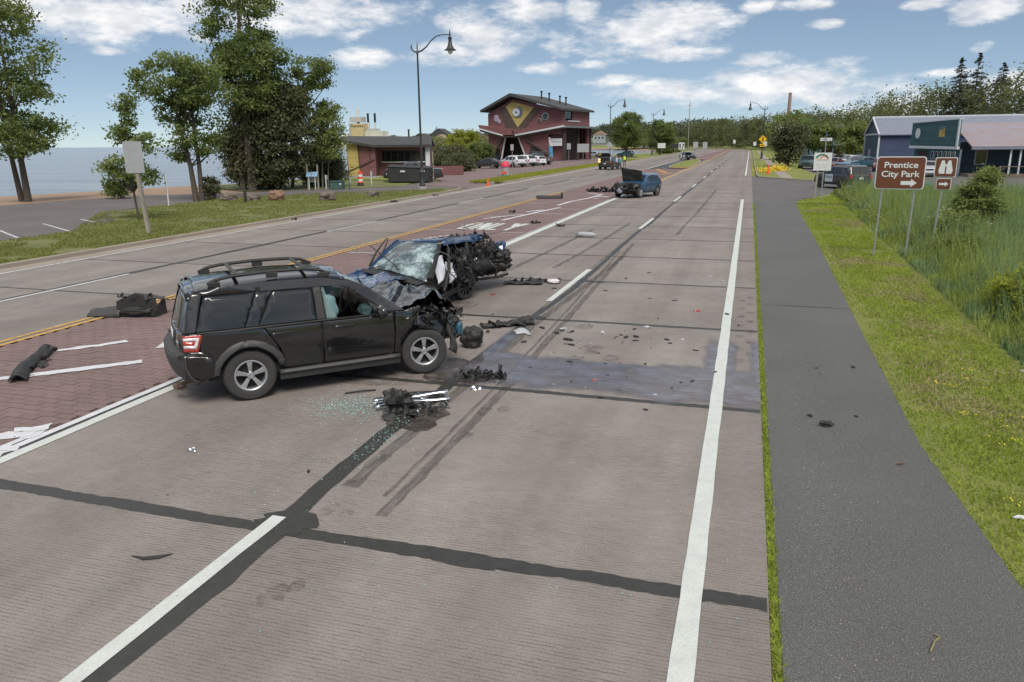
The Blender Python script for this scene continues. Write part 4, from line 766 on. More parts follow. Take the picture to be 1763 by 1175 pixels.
def car_body(K, m, parent):
    x0, x1 = -K['ro'], K['L']-K['ro']; xs = sorted(set([round(p[0], 3) for p in K['top']]+[round(v, 3) for v in np.linspace(x0, x1-.001, 26)])); b = MB(); N = None
    for x in xs:
        zt = interp(x, K['top']); zb = min(K['belt'], zt-.04); zl = .30+.05*sstep(x, x1-.5, x1)+.08*sstep(-x, -x0-.5, -x0)
        h = [(wtop(K, x, zl)*.95, zl), (wtop(K, x, .45), min(.45, zt-.1)), (wtop(K, x, .7), min(.72, zb-.01)), (wtop(K, x, zb), zb), (wtop(K, x, (zb+zt)/2), (zb+zt)/2), (wtop(K, x, zt)-.02, zt-.05 if zt-.05 > zb else zt-.02), (wtop(K, x, zt)-.10, zt), (.35, zt+.02), (0, zt+.025)]
        ring = [(x, -y, z) for y, z in h]+[(x, y, z) for y, z in h[::-1][1:]]; N = len(ring); k = len(b.v); b.v += ring
        if k: b.f += [(k-N+i, k-N+i+1, k+i+1, k+i) for i in range(N-1)]+[(k-N+N-1, k-N, k, k+N-1)]
    b.f += [tuple(range(N)), tuple(range(len(b.v)-N, len(b.v)))[::-1]]
    return b.build('body', m, parent, smooth=True, angle=38)
def make_car(kind, paint, loc, heading, label, group=None, name='parked_car', cat='car', rim='alloy', cover=None, glass='dark_glass', front_damage=False):
    K = dict(KINDS[kind])
    if front_damage: K['L'] = K['ro']+2.48; K['top'] = [p for p in K['top'] if p[0] < 2.4]+[(2.44,.90),(2.47,.50)]
    root = thing(name, label, cat, loc, heading, group); xm = K['wb']/2
    # origin at the middle of the wheelbase
    hub = lambda x: x-xm
    K2 = dict(K); K2['top'] = [(hub(x), z) for x, z in K['top']]; K2['ro'] = K['ro']+xm
    body = car_body(K2, paint, root); x0, x1 = -K2['ro'], K['L']-K2['ro']
    for s_ in (-1, 1):
        for wpoly in K['win']:
            pp = [(hub(x), z) for x, z in wpoly]; b = MB(); b.add([(x, s_*(wtop(K2, x, z)+.006), z) for x, z in pp], [tuple(range(len(pp)))]); b.build('side_window', glass, root, solid=.004)
        for x in (0, K['wb']):
            MB().lathe([(K['r']+.06, -.01), (K['r']+.06, .012)], 20, Matrix.Rotation(-s_*math.pi/2, 4, 'X'), (hub(x), s_*(wtop(K2, hub(x), .5)-.004), K['r']+.03)).build('wheel_arch', 'dark_hole', root)
            wheel(root, hub(x), s_*(K['hw']-.10), K['r'], .22, s_, rim, detail=False)
        if not front_damage:
            b = MB(); xa = x1-.30; b.add([(xa, s_*(wtop(K2, xa, .8)+.004), .66), (x1-.02, s_*(wtop(K2, x1, .8)-.06), .64), (x1-.06, s_*(wtop(K2, x1, .8)-.07), .78), (xa, s_*(wtop(K2, xa, .8)+.004), .84)], [(0,1,2,3)]); b.build('headlight', 'white_lens', root, solid=.01)
            b = MB(); b.box((hub(1.98 if kind != 'pickup' else 2.85), s_*(K['hw']+.08), K['belt']+.1), (.12, .2, .14)); b.build('door_mirror', paint, root, bevel=.03)
        zt_ = K['belt']; b = MB(); b.box((x0+.05, s_*(wtop(K2, x0, .85)-.07), zt_-.12), (.14, .17, .26)); b.build('tail_light', 'red_lens', root, bevel=.02)
        for zc in (.62,): MB().beam((hub(.42), s_*(K['hw']+.004), .34), (hub(K['wb']-.42), s_*(K['hw']+.004), .34), .04, .10).build('sill', 'black_trim', root)
        for xd in (K['win'][-1][0][0]-.04, ): MB().beam((hub(xd), s_*(wtop(K2, hub(xd), .7)+.001), .42), (hub(xd), s_*(wtop(K2, hub(xd), .9)+.001), zt_-.02), .006, .012, up=(1, 0, 0)).build('door_seam', 'dark_hole', root)
    for nm, (a, c_), sgn in (('windscreen', K['ws'], 1), ('rear_window', K['rw'], -1)):
        za, zc = interp(hub(a), K2['top']), interp(hub(c_), K2['top']); ya, yc = wtop(K2, hub(a), za)-.12, wtop(K2, hub(c_), zc)-.12; up_ = .034
        MB().add([(hub(a), -ya, za+up_-.01), (hub(c_), -yc, zc+up_-.01), (hub(c_), 0, zc+up_+.016), (hub(c_), yc, zc+up_-.01), (hub(a), ya, za+up_-.01), (hub(a), 0, za+up_+.016)], [(0,1,2,5),(5,2,3,4)]).build(nm, glass, root, solid=.004)
    MB().box((x0-.02, 0, .50), (.12, K['hw']*1.7, .22)).build('rear_bumper', 'black_trim' if kind in ('suv', 'pickup') else paint, root, bevel=.04)
    MB().box((x0-.03, 0, .80), (.03, .34, .14)).build('number_plate', 'plate_white', root)
    if not front_damage:
        MB().box((x1-.03, 0, .48), (.12, K['hw']*1.7, .20)).build('front_bumper', 'black_trim' if kind in ('suv', 'pickup') else paint, root, bevel=.04); MB().box((x1-.03, 0, .70), (.08, K['hw']*1.05, .14)).build('grille', 'dark_hole', root)
    return root
R90 = math.pi/2
PK = 'cars parked by the maroon building'
make_car('sedan', 'car_black', (-36.8,107.3,0), R_(178), 'black sedan parked side-on, nearest car before the maroon building', PK)
make_car('suv', 'car_white', (-34.4,112.6,0), R_(146), 'white crossover parked just behind the black sedan', PK, cat='suv')
make_car('suv', 'car_white', (-33.9,117.0,0), R_(146), 'taller white crossover parked between another white one and the dark pickup', PK, cat='suv')
make_car('hatch', 'car_white', (-33.2,121.3,0), R_(146), 'white hatchback mostly hidden behind the white crossovers', PK)
pk = make_car('pickup', 'car_grey', (-34.2,126.6,0), R_(146), 'dark grey pickup with a ladder rack, last in the parked row', PK, name='parked_pickup', cat='pickup')
for y in (-.8, .8): MB().beam((-2.6, y, 2.05), (2.2, y, 2.05), .07, .07).build('ladder_rack', 'bare_metal', pk)
for x in (-2.4, -.6, 1.6):
    for y in (-.8, .8): MB().beam((x, y, 1.15), (x, y, 2.05), .05, .05).build('rack_post', 'bare_metal', pk)
make_car('sedan', 'car_silver', (-36.5,186,0), R_(176), 'silver sedan parked beyond the maroon building by the water', PK)
make_car('hatch', 'car_teal', (-29.0,190,0), R_(176), 'dark teal hatchback next to the silver sedan by the water', PK)
make_car('pickup', 'car_black', (-31.4,69.5,0), R_(205), 'black pickup parked behind the dumpster at the small building', None, name='parked_pickup', cat='pickup')
# vehicle with raised tailgate, its tail lamp lit
hs_ = make_car('suv', 'car_black', (-17.9,103,0), R_(86), 'black vehicle with raised tailgate stopped on the far left lane', None, name='stopped_suv', cat='suv')
MB().add([(-2.25,-.75,1.66),(-2.25,.75,1.66),(-3.2,.72,2.12),(-3.2,-.72,2.12)], [(0,1,2,3)]).build('raised_tailgate', 'car_black', hs_, solid=.06)
MB().box((-2.30, .03, 1.12), (.04, 1.3, .78)).build('boot_opening', 'interior', hs_); mat('lit_lamp', (1, .72, .18), .3, emit=1.2)
for z in (1.05, 1.32): MB().box((-2.36, .72, z), (.10, .26, .20)).build('lit_lamp', 'lit_lamp', hs_, bevel=.03)
MB().box((-2.36, -.25, 1.0), (.05, .5, .2)).build('boot_cargo', 'bare_metal', hs_)
# patrol car and patrol SUV
mat('police_white', (.62, .66, .68), .3, coat=.8); mat('blue_print', (.05, .16, .30), .5); mat('light_bar', (.20, .32, .45), .2, coat=1)
pc = make_car('sedan', 'police_black', (-11.7,158,0), R_(-62), 'black and white patrol car waiting beyond the median island', None, name='patrol_car', cat='police car')
MB().box((.3, 0, 1.50), (.35, 1.15, .13)).build('light_bar', 'light_bar', pc, bevel=.03)
for s_ in (-1, 1): MB().add([(-.35, s_*.915, .45), (.78, s_*.915, .45), (.78, s_*.915, .92), (-.35, s_*.915, .92)], [(0,1,2,3)]).build('white_door', 'police_white', pc, solid=.01)
MB().box((.35, 0, 1.465), (1.1, 1.05, .015)).build('white_roof', 'police_white', pc)
ps = make_car('suv', 'police_black', (6.75,62.7,0), R_(118), 'black patrol vehicle with white door lettering turning into the side street', None, name='patrol_suv', cat='police car', rim='dark_alloy')
for s_ in (-1, 1):
    dr = MB().add([(-.25, s_*.932, .50), (.72, s_*.932, .48), (.70, s_*.932, 1.04), (-.25, s_*.932, 1.04)], [(0,1,2,3)]).build('white_door', 'police_white', ps, solid=.012)
MB().box((.0, 0, 1.79), (2.2, 1.15, .035)).build('roof_stripe', 'light_bar', ps, bevel=.01); MB().box((.2, 0, 1.84), (.3, 1.1, .06)).build('light_bar', 'light_bar', ps, bevel=.02)
MB().box((-2.27, 0, 1.0), (.03, 1.2, .025)).build('tailgate_trim', 'chrome', ps); MB().box((-2.40, 0, .52), (.02, 1.6, .02)).build('bumper_trim', 'chrome', ps)
FONT = {}
def text(name, body, size, m, parent, loc, rot, extr=.004, align='CENTER', sx=1, label=None):
    cu = bpy.data.curves.new(name, 'FONT'); cu.body = body; cu.size = size; cu.extrude = extr; cu.offset = size*.018; cu.align_x = align; cu.align_y = 'CENTER'
    o = bpy.data.objects.new(name, cu); me = bpy.data.meshes.new_from_object(o); bpy.data.objects.remove(o); o = link(name, me, m, parent); o.location = loc; o.rotation_euler = rot; o.scale = (sx, 1, 1); return o
def scribble(name, w_, h, m, parent, x, y, z, words=(5, 4), seed=1):
    r = random.Random(seed); b = MB(); tot = sum(words)+len(words)-1; cw = w_/tot; k = 0
    for wd_ in words:
        for _ in range(wd_):
            cx = x-w_/2+(k+.5)*cw; hh = h*r.choice((.7, .7, 1.0)); b.box((cx-cw*.2, y, z+hh/2-h/2), (cw*.22, .006, hh)); b.box((cx+cw*.1, y+.0005, z-h/2+r.choice((.15, .4, .62))*h), (cw*.5, .005, h*.16)); k += 1
        k += 1
    o = b.build(name, m, parent); o['kind'] = 'stuff'; return o
text('door_lettering', 'POLICE', .24, 'blue_print', ps, (.22, .945, .82), (R90, 0, math.pi)); text('door_lettering', 'POLICE', .24, 'blue_print', ps, (.22, -.945, .82), (R90, 0, 0))
# the far wreck: bonnet up, nose gone
fw = make_car('hatch', 'car_blue', (-6.95,51.2,0), R_(-108), 'dark blue hatchback with smashed front and bonnet raised, straddling the white line', None, name='wrecked_hatchback', cat='car', front_damage=True)
MB().grid(lambda u, v: (.72+.10*u+.05*noise.noise((u*3, v*3, 0)), (v*2-1)*.74-.1*u, 1.02+.78*u+.10*(v-.5)*u*-2+.05*noise.noise((u*4, v*4, 7))), 10, 14).build('raised_bonnet', 'torn_metal', fw, smooth=True, solid=.02)
lump('engine_bay', (1.45, 0, .62), (.62, .72, .34), 'torn_metal', fw, 41, .3, .3); shards('torn_front', (1.85, 0, .62), (.25, .75, .3), 60, 'torn_metal', fw, 42, .1, .4); wires('bare_strips', (1.7, 0, .85), (.3, .6, .1), 10, .015, 'bare_metal', fw, 43, .4)
lump('washer_tank', (1.98, -.28, .55), (.10, .24, .22), 'car_silver', fw, 44, .2, .2); lump('headlamp_remains', (1.98, .38, .55), (.08, .10, .10), 'white_lens', fw, 45, .3, .3)
# cars on the dealer's lot
LOT = 'cars parked on the lot behind the patrol vehicle'
for kind, p, x, y, h, lb in (('suv','car_green',7.2,106,-100,'dark green four-wheel drive at the left end of the car lot'),('sedan','car_pink',8.3,97,-95,'faded pink-red sedan near the left end of the car lot'),('sedan','car_maroon',9.8,103,-110,'dark maroon sedan half hidden behind the white park sign'),('sedan','car_silver',13.0,122,-150,'pale silver sedan highest in the lot, beside the stairs'),('sedan','car_white',13.3,117,-152,'white sedan in the car lot, second behind the teal one'),('sedan','car_grey',13.6,112.5,-152,'grey sedan in the car lot between the white and the teal ones'),('sedan','car_teal',13.6,107,-155,'teal sedan side-on in front of the other lot cars'),('hatch','car_red',17.2,126,-150,'red hatchback at the very back of the car lot'),('sedan','car_maroon',14.7,98,-100,'maroon sedan parked beside the blue barn wall'),('hatch','car_red',16.4,94.5,-100,'red hatchback half hidden by the brown park sign'),('sedan','car_grey',11.6,127,-120,'dark sedan at the rear of the lot behind the pale silver one')):
    make_car(kind, p, (x, y, 0), R_(h), lb, LOT)
make_car('sedan', 'car_white', (16.7,84.5,0), R_(-97), 'white sedan facing the street in front of the teal shopfront', LOT)
# ------------------------------------------------------------------ people
mat('skin', (.42, .26, .19), .6); mat('hair', (.05, .04, .03), .8); mat('cloth_white', (.50, .54, .62), .85); mat('cloth_dark', (.045, .045, .05), .85); mat('cloth_teal', (.10, .30, .36), .85); mat('cloth_green', (.09, .10, .09), .85); mat('hi_vis', (.55, .78, .06), .7); mat('camo', (.22, .18, .12), .85, var=.4, vscale=9); mat('shoe', (.05, .05, .05), .7)
def person(loc, rz, label, shirt, trousers, pose=0, vest=False, group=None, shorts=False, cap=None):
    root = thing('person', label, 'person', loc, rz, group)
    me = bpy.data.meshes.new('body'); la, ra = (.16, -.05) if pose == 0 else (.34, .26)
    J = [(0,0,.98),(0,0,1.22),(0,0,1.44),(0,0,1.53),(0,0.01,1.60),(0,.02,1.68),   # pelvis..head
         (.19,0,1.42),(.26,-.02,1.14),(.22,la,.92),(-.19,0,1.42),(-.26,-.02,1.14),(-.22,ra,.92),
         (.10,0,.93),(.12,.03,.50),(.12,.0,.09),(.12,.14,.04),(-.10,0,.93),(-.12,-.02,.50),(-.12,-.08,.09),(-.12,.06,.04)]
    E_ = [(0,1),(1,2),(2,3),(3,4),(4,5),(2,6),(6,7),(7,8),(2,9),(9,10),(10,11),(0,12),(12,13),(13,14),(14,15),(0,16),(16,17),(17,18),(18,19)]
    rad = [(.155,.11),(.145,.10),(.17,.105),(.055,.055),(.085,.095),(.08,.09),(.07,.07),(.048,.048),(.04,.04),(.07,.07),(.048,.048),(.04,.04),(.095,.095),(.068,.068),(.05,.05),(.045,.035),(.095,.095),(.068,.068),(.05,.05),(.045,.035)]
    me.from_pydata(J, E_, []); o = bpy.data.objects.new('body', me); col.objects.link(o); o.parent = root
    sk = o.modifiers.new('skin', 'SKIN'); o.modifiers.new('sub', 'SUBSURF').levels = 1
    for i, r in enumerate(rad): me.skin_vertices[0].data[i].radius = r; me.skin_vertices[0].data[i].use_root = (i == 0)
    bpy.context.view_layer.update(); dg = bpy.context.evaluated_depsgraph_get(); em = bpy.data.meshes.new_from_object(o.evaluated_get(dg)); bpy.data.objects.remove(o)
    o = link('body', em, 'skin', root, smooth=True, angle=180)
    for mm_ in (shirt, trousers, 'shoe', 'hair'): em.materials.append(MATS[mm_])
    for p in em.polygons:
        z = p.center.z; p.material_index = 3 if z < .10 else (2 if z < 1.0 else (1 if z < 1.47 and not (abs(p.center.x) > .16 and z < 1.0) else 0))
        if abs(p.center.x) > .19 and z < 1.0 and z > .82: p.material_index = 0
        if z > 1.70 or (z > 1.58 and p.center.y < -.03): p.material_index = 4
        if shorts and .1 < z < .5: p.material_index = 0
    if vest: MB().lathe([(.18,1.08),(.185,1.2),(.20,1.38),(.16,1.46)], 16, Matrix.Scale(.72, 4, (0, 1, 0))).build('vest', 'hi_vis', root, smooth=True)
    return root
PG = 'people standing by the stopped vehicle'
person((-16.75,102.2,0), R_(80), 'person in a pale shirt leaning at the open tailgate', 'cloth_white', 'cloth_dark', 1, group=PG)
person((-15.75,98.6,0), R_(150), 'person in a teal top and dark trousers beside the stopped vehicle', 'cloth_teal', 'cloth_dark', 0, group=PG)
person((-16.9,110,0), R_(185), 'person in a yellow-green safety vest standing in the road', 'cloth_dark', 'cloth_green', 0, True, PG)
person((-31.4,124.5,0), R_(120), 'person in a mottled brown jacket standing by the pickup', 'camo', 'interior_tan', 0)
# ================================================================== buildings
def clap(name, c, dirt=.12, scale=(1, 1, 7)):
    m = mat(name, c, .8); l = nodes_of(m)[1]; b = nodes_of(m)[2]
    a, _ = noise_ramp(m, .8, .3, tuple(v*(1-dirt) for v in c), .7, tuple(v*(1+dirt) for v in c)); g2, f = noise_ramp(m, 1, .42, (.72, .72, .72), .5, W1, stretch=(.02, .02, 6), detail=2); l.new(mixc(m, .6, a, g2, 'MULTIPLY'), b.inputs['Base Color']); return m
clap('maroon', (.185, .078, .080)); clap('yellow_wall', (.44, .34, .12)); clap('teal_wall', (.042, .105, .118)); clap('indigo_wall', (.050, .070, .135)); clap('navy_wall', (.045, .075, .105)); clap('brown_band', (.085, .062, .050))
mat('white_trim', (.55, .57, .60), .6, var=.1, vscale=3); mat('roof_dark', (.055, .056, .058), .8, var=.3, vscale=2, bump=.4, bscale=14); mat('roof_metal', (.21, .23, .29), .45, metal=.2, var=.12, vscale=1.5); mat('roof_rusty', (.27, .19, .185), .7, var=.3, vscale=.8, c2=(.25, .255, .30))
mat('blind', (.34, .28, .42), .5); mat('mural', (.40, .29, .09), .8, var=.35, vscale=1.6); mat('clock_blue', (.10, .16, .20), .7, var=.4, vscale=2); mat('wood', (.17, .13, .10), .85, var=.3, vscale=6); mat('canopy_edge', (.14, .18, .19), .6); mat('dark_porch', (.05, .038, .035), .85); mat('lumber_blue', (.10, .16, .19), .8); mat('pink_red', (.60, .04, .09), .6)  # dark porch colour has the shade under eaves and canopy painted in
# --- maroon visitor building
mb = thing('maroon_building', 'maroon two-storey building with yellow triangle, clock and round windows', 'building', (-52.8,156,0), R_(-11.2))
def PX(px, py): return ((px-840)/128*17.0, 3.5+(246.6-py)*.1115)
def wallpoly(name, pts, m, y0, y1, parent=mb, px=True):
    pts = [PX(*p) for p in pts] if px else pts
    return MB().prism(pts, lambda u, v, d: (u, d, v), y0, y1).build(name, m, parent)
D = 14.0
wallpoly('gable_wall', [(840,280),(840,193),(885,168),(968,190),(968,232),(945,232),(945,277.5),(908,277.5),(893,234),(871,234),(857,277.5)], 'maroon', 0, .5)
MB().box((.25, D/2, 4.95), (.5, D-1.1, 9.9)).build('left_wall', 'maroon', mb); MB().box((8.5, D-.3, 4.95), (17, .5, 9.9)).build('back_wall', 'maroon', mb)
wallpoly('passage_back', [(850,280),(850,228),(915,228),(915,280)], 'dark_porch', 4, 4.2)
b = MB(); rp_ = [(-1.0,9.75),(6.0,12.75),(17.9,9.65),(17.9,10.05),(6.0,13.3),(-1.0,10.2)]; b.prism(rp_, lambda u, v, d: (u, d, v), -1.6, D+.6); rf_ = b.build('roof', 'roof_dark', mb)
for x, zz_, y in ((9.0,12.2,7),(10.6,11.8,7.4),(12.8,11.2,8),(14.0,10.9,8.4)): MB().lathe([(.16,0),(.16,1.5),(.32,1.75),(.32,1.8),(.1,1.85)], 8, None, (x, y, zz_)).build('roof_vent', 'dark_hole', rf_)
MB().lathe([(.15,0),(.15,1.2),(.25,1.3)], 8, None, (1.2, 6, 10.4)).build('roof_vent', 'dark_hole', rf_)
wallpoly('yellow_triangle', [(872,181),(884,173),(921,184),(893,218.5)], 'yellow_wall', -.12, .02)
wallpoly('dark_band', [(860,186),(871,181),(893,219),(893,221.5),(874,221)], 'brown_band', -.10, .03); wallpoly('dark_band', [(922,184),(934,187),(903,222),(893,221.5),(893,219)], 'brown_band', -.10, .03)
def disc(name, px, py, r, m, y0, parent=mb, sx=1): u, v = PX(px, py); return MB().lathe([(r, 0), (r, .08)], 24, Matrix.Rotation(math.pi/2, 4, 'X') @ Matrix.Scale(sx, 4, (1, 0, 0)), (u, y0, v)).build(name, m, parent)
disc('clock_shadow', 894, 192, 1.05, 'clock_blue', -.14); ck = disc('clock_face', 891.3, 191.8, .80, 'white_trim', -.26)  # offset blue disc behind the face is the clock's shadow, drawn as a ring
u, v = PX(891.3, 191.8); MB().beam((u, -.36, v), (u+.3, -.36, v-.12), .05, .08).build('clock_hand', 'dark_hole', ck); MB().beam((u, -.36, v), (u-.28, -.36, v+.1), .05, .08).build('clock_hand', 'dark_hole', ck); disc('clock_emblem', 891.3, 191.8, .2, 'clock_blue', -.345, ck)
for px, py, r, gm, sx in ((940.5,200.2,.72,'dark_glass',1),(930.6,206.6,.40,'dark_glass',1),(855.2,201.8,.72,'blind',.72),(860.4,207.5,.42,'blind',.72)):
    fr = disc('round_window', px, py, r, 'white_trim', -.06, sx=sx); disc('pane', px, py, r*.82, gm, -.145, fr, sx)
# canopy band with white stripe
wallpoly('canopy', [(827,213),(893,222),(974,212),(974,217),(893,232),(871,232),(829,219)], 'maroon', -1.2, .02)
wallpoly('white_stripe', [(829,218.6),(871,231.2),(871,233.6),(829,221.2)], 'white_trim', -1.3, -.2); wallpoly('white_stripe', [(892.5,231.4),(974,216.4),(974,219.6),(892.5,233.8)], 'white_trim', -1.3, -.2)
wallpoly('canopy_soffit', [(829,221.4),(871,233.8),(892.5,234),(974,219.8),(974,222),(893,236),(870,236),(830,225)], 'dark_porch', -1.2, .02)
wallpoly('passage_trim', [(870.5,234),(872,234),(864,276),(862,276)], 'white_trim', -.1, .2); wallpoly('passage_trim', [(892,234),(894,234),(907.5,272),(905.5,272)], 'white_trim', -.1, .2)
wallpoly('buttress', [(866,236),(868,237),(847,272),(843,272)], 'brown_band', -.5, .02); wallpoly('buttress', [(903,237),(906,236.5),(946,264),(946,268)], 'brown_band', -.5, .02)
wallpoly('side_entrance', [(851,277),(851,256),(862,256),(858,277)], 'dark_glass', -.05, .1); wallpoly('entrance_door', [(912,277),(914,254),(930,254),(941,277)], 'dark_porch', -.05, .1)
wallpoly('round_porthole', [(887,227),(889,224),(891,227),(889,230)], 'dark_hole', -1.26, -1.1)
wallpoly('overhang_shade_wall', [(945,277.5),(945,235),(968,224),(968,277.5)], 'maroon', .9, 1.2)
sg1 = wallpoly('notice_board', [(946,239),(968,239),(968,252),(946,252)], 'plate_white', -.1, .05); scribble('board_lettering', 2.2, .36, 'blue_print', sg1, PX(958.5,0)[0], -.108, PX(0,244.5)[1], (11,), 3)
# right flank: recessed windows, canopy, porch posts
MB().box((16.9, 9.5, 8.85), (.3, 9, 2.2)).build('upper_side_wall', 'maroon', mb); MB().box((16.86, .9, 8.1), (.3, 1.2, 3.6)).build('upper_side_wall', 'maroon', mb)
for i in range(6): MB().box((16.75, 2.4+i*1.5, 8.9), (.2, 1.3, 1.5)).build('side_window', 'dark_glass', mb)
for y0, y1 in ((1.2, 14),): MB().box((17.05, 7.3, 7.2), (.25, 13, 1.2)).build('side_band', 'maroon', mb); MB().box((17.15, 5.5, 7.75), (.25, 6, .2)).build('white_sill', 'white_trim', mb); MB().box((17.0, 6.5, 9.75), (.2, 12.5, .22)).build('white_fascia', 'canopy_edge', mb)
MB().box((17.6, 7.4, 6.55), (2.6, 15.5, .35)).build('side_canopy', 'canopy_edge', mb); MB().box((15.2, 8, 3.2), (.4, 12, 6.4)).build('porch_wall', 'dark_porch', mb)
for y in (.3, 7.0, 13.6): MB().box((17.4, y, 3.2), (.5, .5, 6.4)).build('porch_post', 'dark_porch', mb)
MB().box((17.2, 13.0, 3.2), (.4, 1.8, 6.4)).build('porch_end', 'maroon', mb)
# --- small maroon building on the left
rb = thing('restroom_building', 'small maroon park building with yellow end panel and dark shingled roof', 'building', (-44.2,80.4,0), R_(17))
MB().box((1.6, 1.0, 1.75), (3.2, 4.4, 3.5)).build('wing_wall', 'maroon', rb); MB().box((6.2, 2.6, 1.75), (6.0, 3.6, 3.5)).build('main_wall', 'maroon', rb)
MB().prism([(.15,.0),(1.35,.0),(1.2,3.6),(.0,3.7)], lambda u, v, d: (u, d, v), -1.27, -1.19).build('yellow_panel', 'yellow_wall', rb); MB().beam((1.45,-1.26,.0), (1.3,-1.26,3.5), .1, .16, up=(0,1,0)).build('dark_trim', 'brown_band', rb); MB().beam((-.2,-1.28,.4), (3.1,-1.28,1.9), .1, .14, up=(0,1,0)).build('dark_trim', 'brown_band', rb); MB().beam((2.6,-1.26,1.6), (2.6,-1.26,3.4), .1, .1, up=(0,1,0)).build('dark_trim', 'brown_band', rb)
b = MB(); b.add([(-1.0,-2.1,4.15),(3.3,-1.8,3.45),(9.6,-.1,3.45),(9.3,2.8,4.35),(-.6,2.8,4.5),(9.4,5.2,3.45),(-.8,5.2,3.6)], [(0,1,4),(1,2,3,4),(4,3,5,6)]); b.build('roof', 'roof_dark', rb, solid=.28)
MB().box((6.3, .76, 2.15), (5.2, .1, 1.15)).build('recess_window', 'dark_glass', rb); MB().box((6.3, .66, 1.5), (5.4, .2, .12)).build('white_sill', 'white_trim', rb)
for i in range(7): MB().beam((4.0+i*.75, .68, 1.6), (4.0+i*.75, .68, 2.7), .06, .06).build('window_bar', 'brown_band', rb)
MB().lathe([(.1,0),(.1,.9),(.16,1.0)], 8, None, (6.6, 2.8, 4.2)).build('flue', 'dark_hole', rb); MB().box((9.0, .5, 1.9), (.5, .3, 3.0)).build('end_post', 'white_trim', rb)
o = MB().box((0, 0, .5), (4.2, .4, 1.0)).build('garden_wall', 'maroon', None, loc=(-34.0,84.6,0), rz=R_(10)); tag(o, 'low maroon garden wall beyond the small park building', 'wall')
# --- teal shop
ts = thing('teal_shop', 'teal shopfront with slanted white trimmed sign wall and long rusty porch roof', 'shop', (0, 0, 0))
A_, B_ = Vector((16.95,92.2,0)), Vector((20.0,86.0,0)); dv = (B_-A_); fl = dv.length; dn = dv.normalized(); nn = Vector((dn.y, -dn.x, 0))
def F3(u, z, d=0): p = A_+dn*u+nn*d; return (p.x, p.y, z)
def fpoly(name, pts, m, d0=0, d1=.12, parent=ts): return MB().prism(pts, lambda u, v, d: F3(u, v, d), d0, d1).build(name, m, parent)
fpoly('sign_wall', [(0,2.85),(fl,2.75),(fl,5.35),(0,5.12)], 'teal_wall', .5, .7); fpoly('white_trim', [(-.1,2.6),(fl+.1,2.5),(fl+.1,2.76),(-.1,2.86)], 'white_trim', .48, .76); fpoly('white_trim', [(-.1,5.12),(fl+.1,5.35),(fl+.1,5.45),(-.1,5.22)], 'white_trim', .48, .76); fpoly('white_trim', [(fl-.12,2.75),(fl+.1,2.75),(fl+.1,5.36),(fl-.12,5.36)], 'white_trim', .705, .80)
fpoly('front_wall', [(0,0),(fl,0),(fl,2.5),(0,2.6)], 'teal_wall', 0, .15); fpoly('entrance', [(.6,0),(2.1,0),(2.1,2.35),(.6,2.35)], 'dark_porch', .13, .18); fpoly('corner_trim', [(fl-.1,0),(fl+.05,0),(fl+.05,2.5),(fl-.1,2.5)], 'white_trim', .14, .22)
for i in range(6): 
    q = 2.7+i*.62; z0 = 1.5 if i < 4 else .7; w_ = fpoly('narrow_window', [(q,z0),(q+.36,z0),(q+.36,2.3),(q,2.3)], 'white_trim', .14, .20); fpoly('pane', [(q+.06,z0+.06),(q+.30,z0+.06),(q+.30,2.24),(q+.06,2.24)], 'dark_glass', .19, .215, w_)
fpoly('round_sign', [(1.0+.36*math.cos(a), 4.1+.52*math.sin(a)) for a in np.linspace(0, 6.283, 13)[:-1]], 'plate_white', .69, .74); fpoly('picture_sign', [(4.2,3.7),(5.0,3.7),(5.0,4.75),(4.2,4.75)], 'mural', .69, .74); fpoly('picture_sign_sky', [(4.2,4.35),(5.0,4.5),(5.0,4.77),(4.2,4.77)], 'clock_blue', .735, .75)
MB().add([(20.05,83.0,2.68),(48,83.0,2.68),(48,92.2,5.0),(20.1,92.2,5.0)], [(0,1,2,3)]).build('porch_roof', 'roof_rusty', ts, solid=.12); MB().box((34, 82.95, 2.6), (28, .1, .16)).build('porch_fascia', 'roof_metal', ts); MB().box((34, 92.3, 4.98), (28, .2, .25)).build('roof_ridge', 'blue_print', ts)
MB().box((34, 87.2, 1.6), (28, .25, 3.2)).build('porch_wall', 'navy_wall', ts); MB().box((34, 84.8, .12), (28, 3.8, .24)).build('porch_deck', 'wood', ts)
for x in (23.4, 24.2, 26.3, 29, 32): MB().box((x, 83.25, 1.35), (.14, .14, 2.6)).build('porch_post', 'white_trim', ts)
wn_ = MB().box((21.9, 87.03, 1.75), (1.1, .1, 1.5)).build('porch_window', 'white_trim', ts); MB().box((21.9, 86.96, 1.75), (.9, .06, 1.3)).build('pane', 'dark_glass', wn_)
MB().beam((22.6,82.9,.3), (22.6,82.9,1.0), .15, .15).build('rail_post', 'wood', ts); MB().beam((22.6,82.9,.95), (40,82.9,.95), .07, .07).build('rail', 'wood', ts); MB().beam((20.8,82.6,.15), (22.6,82.9,.9), .07, .07).build('rail', 'wood', ts)
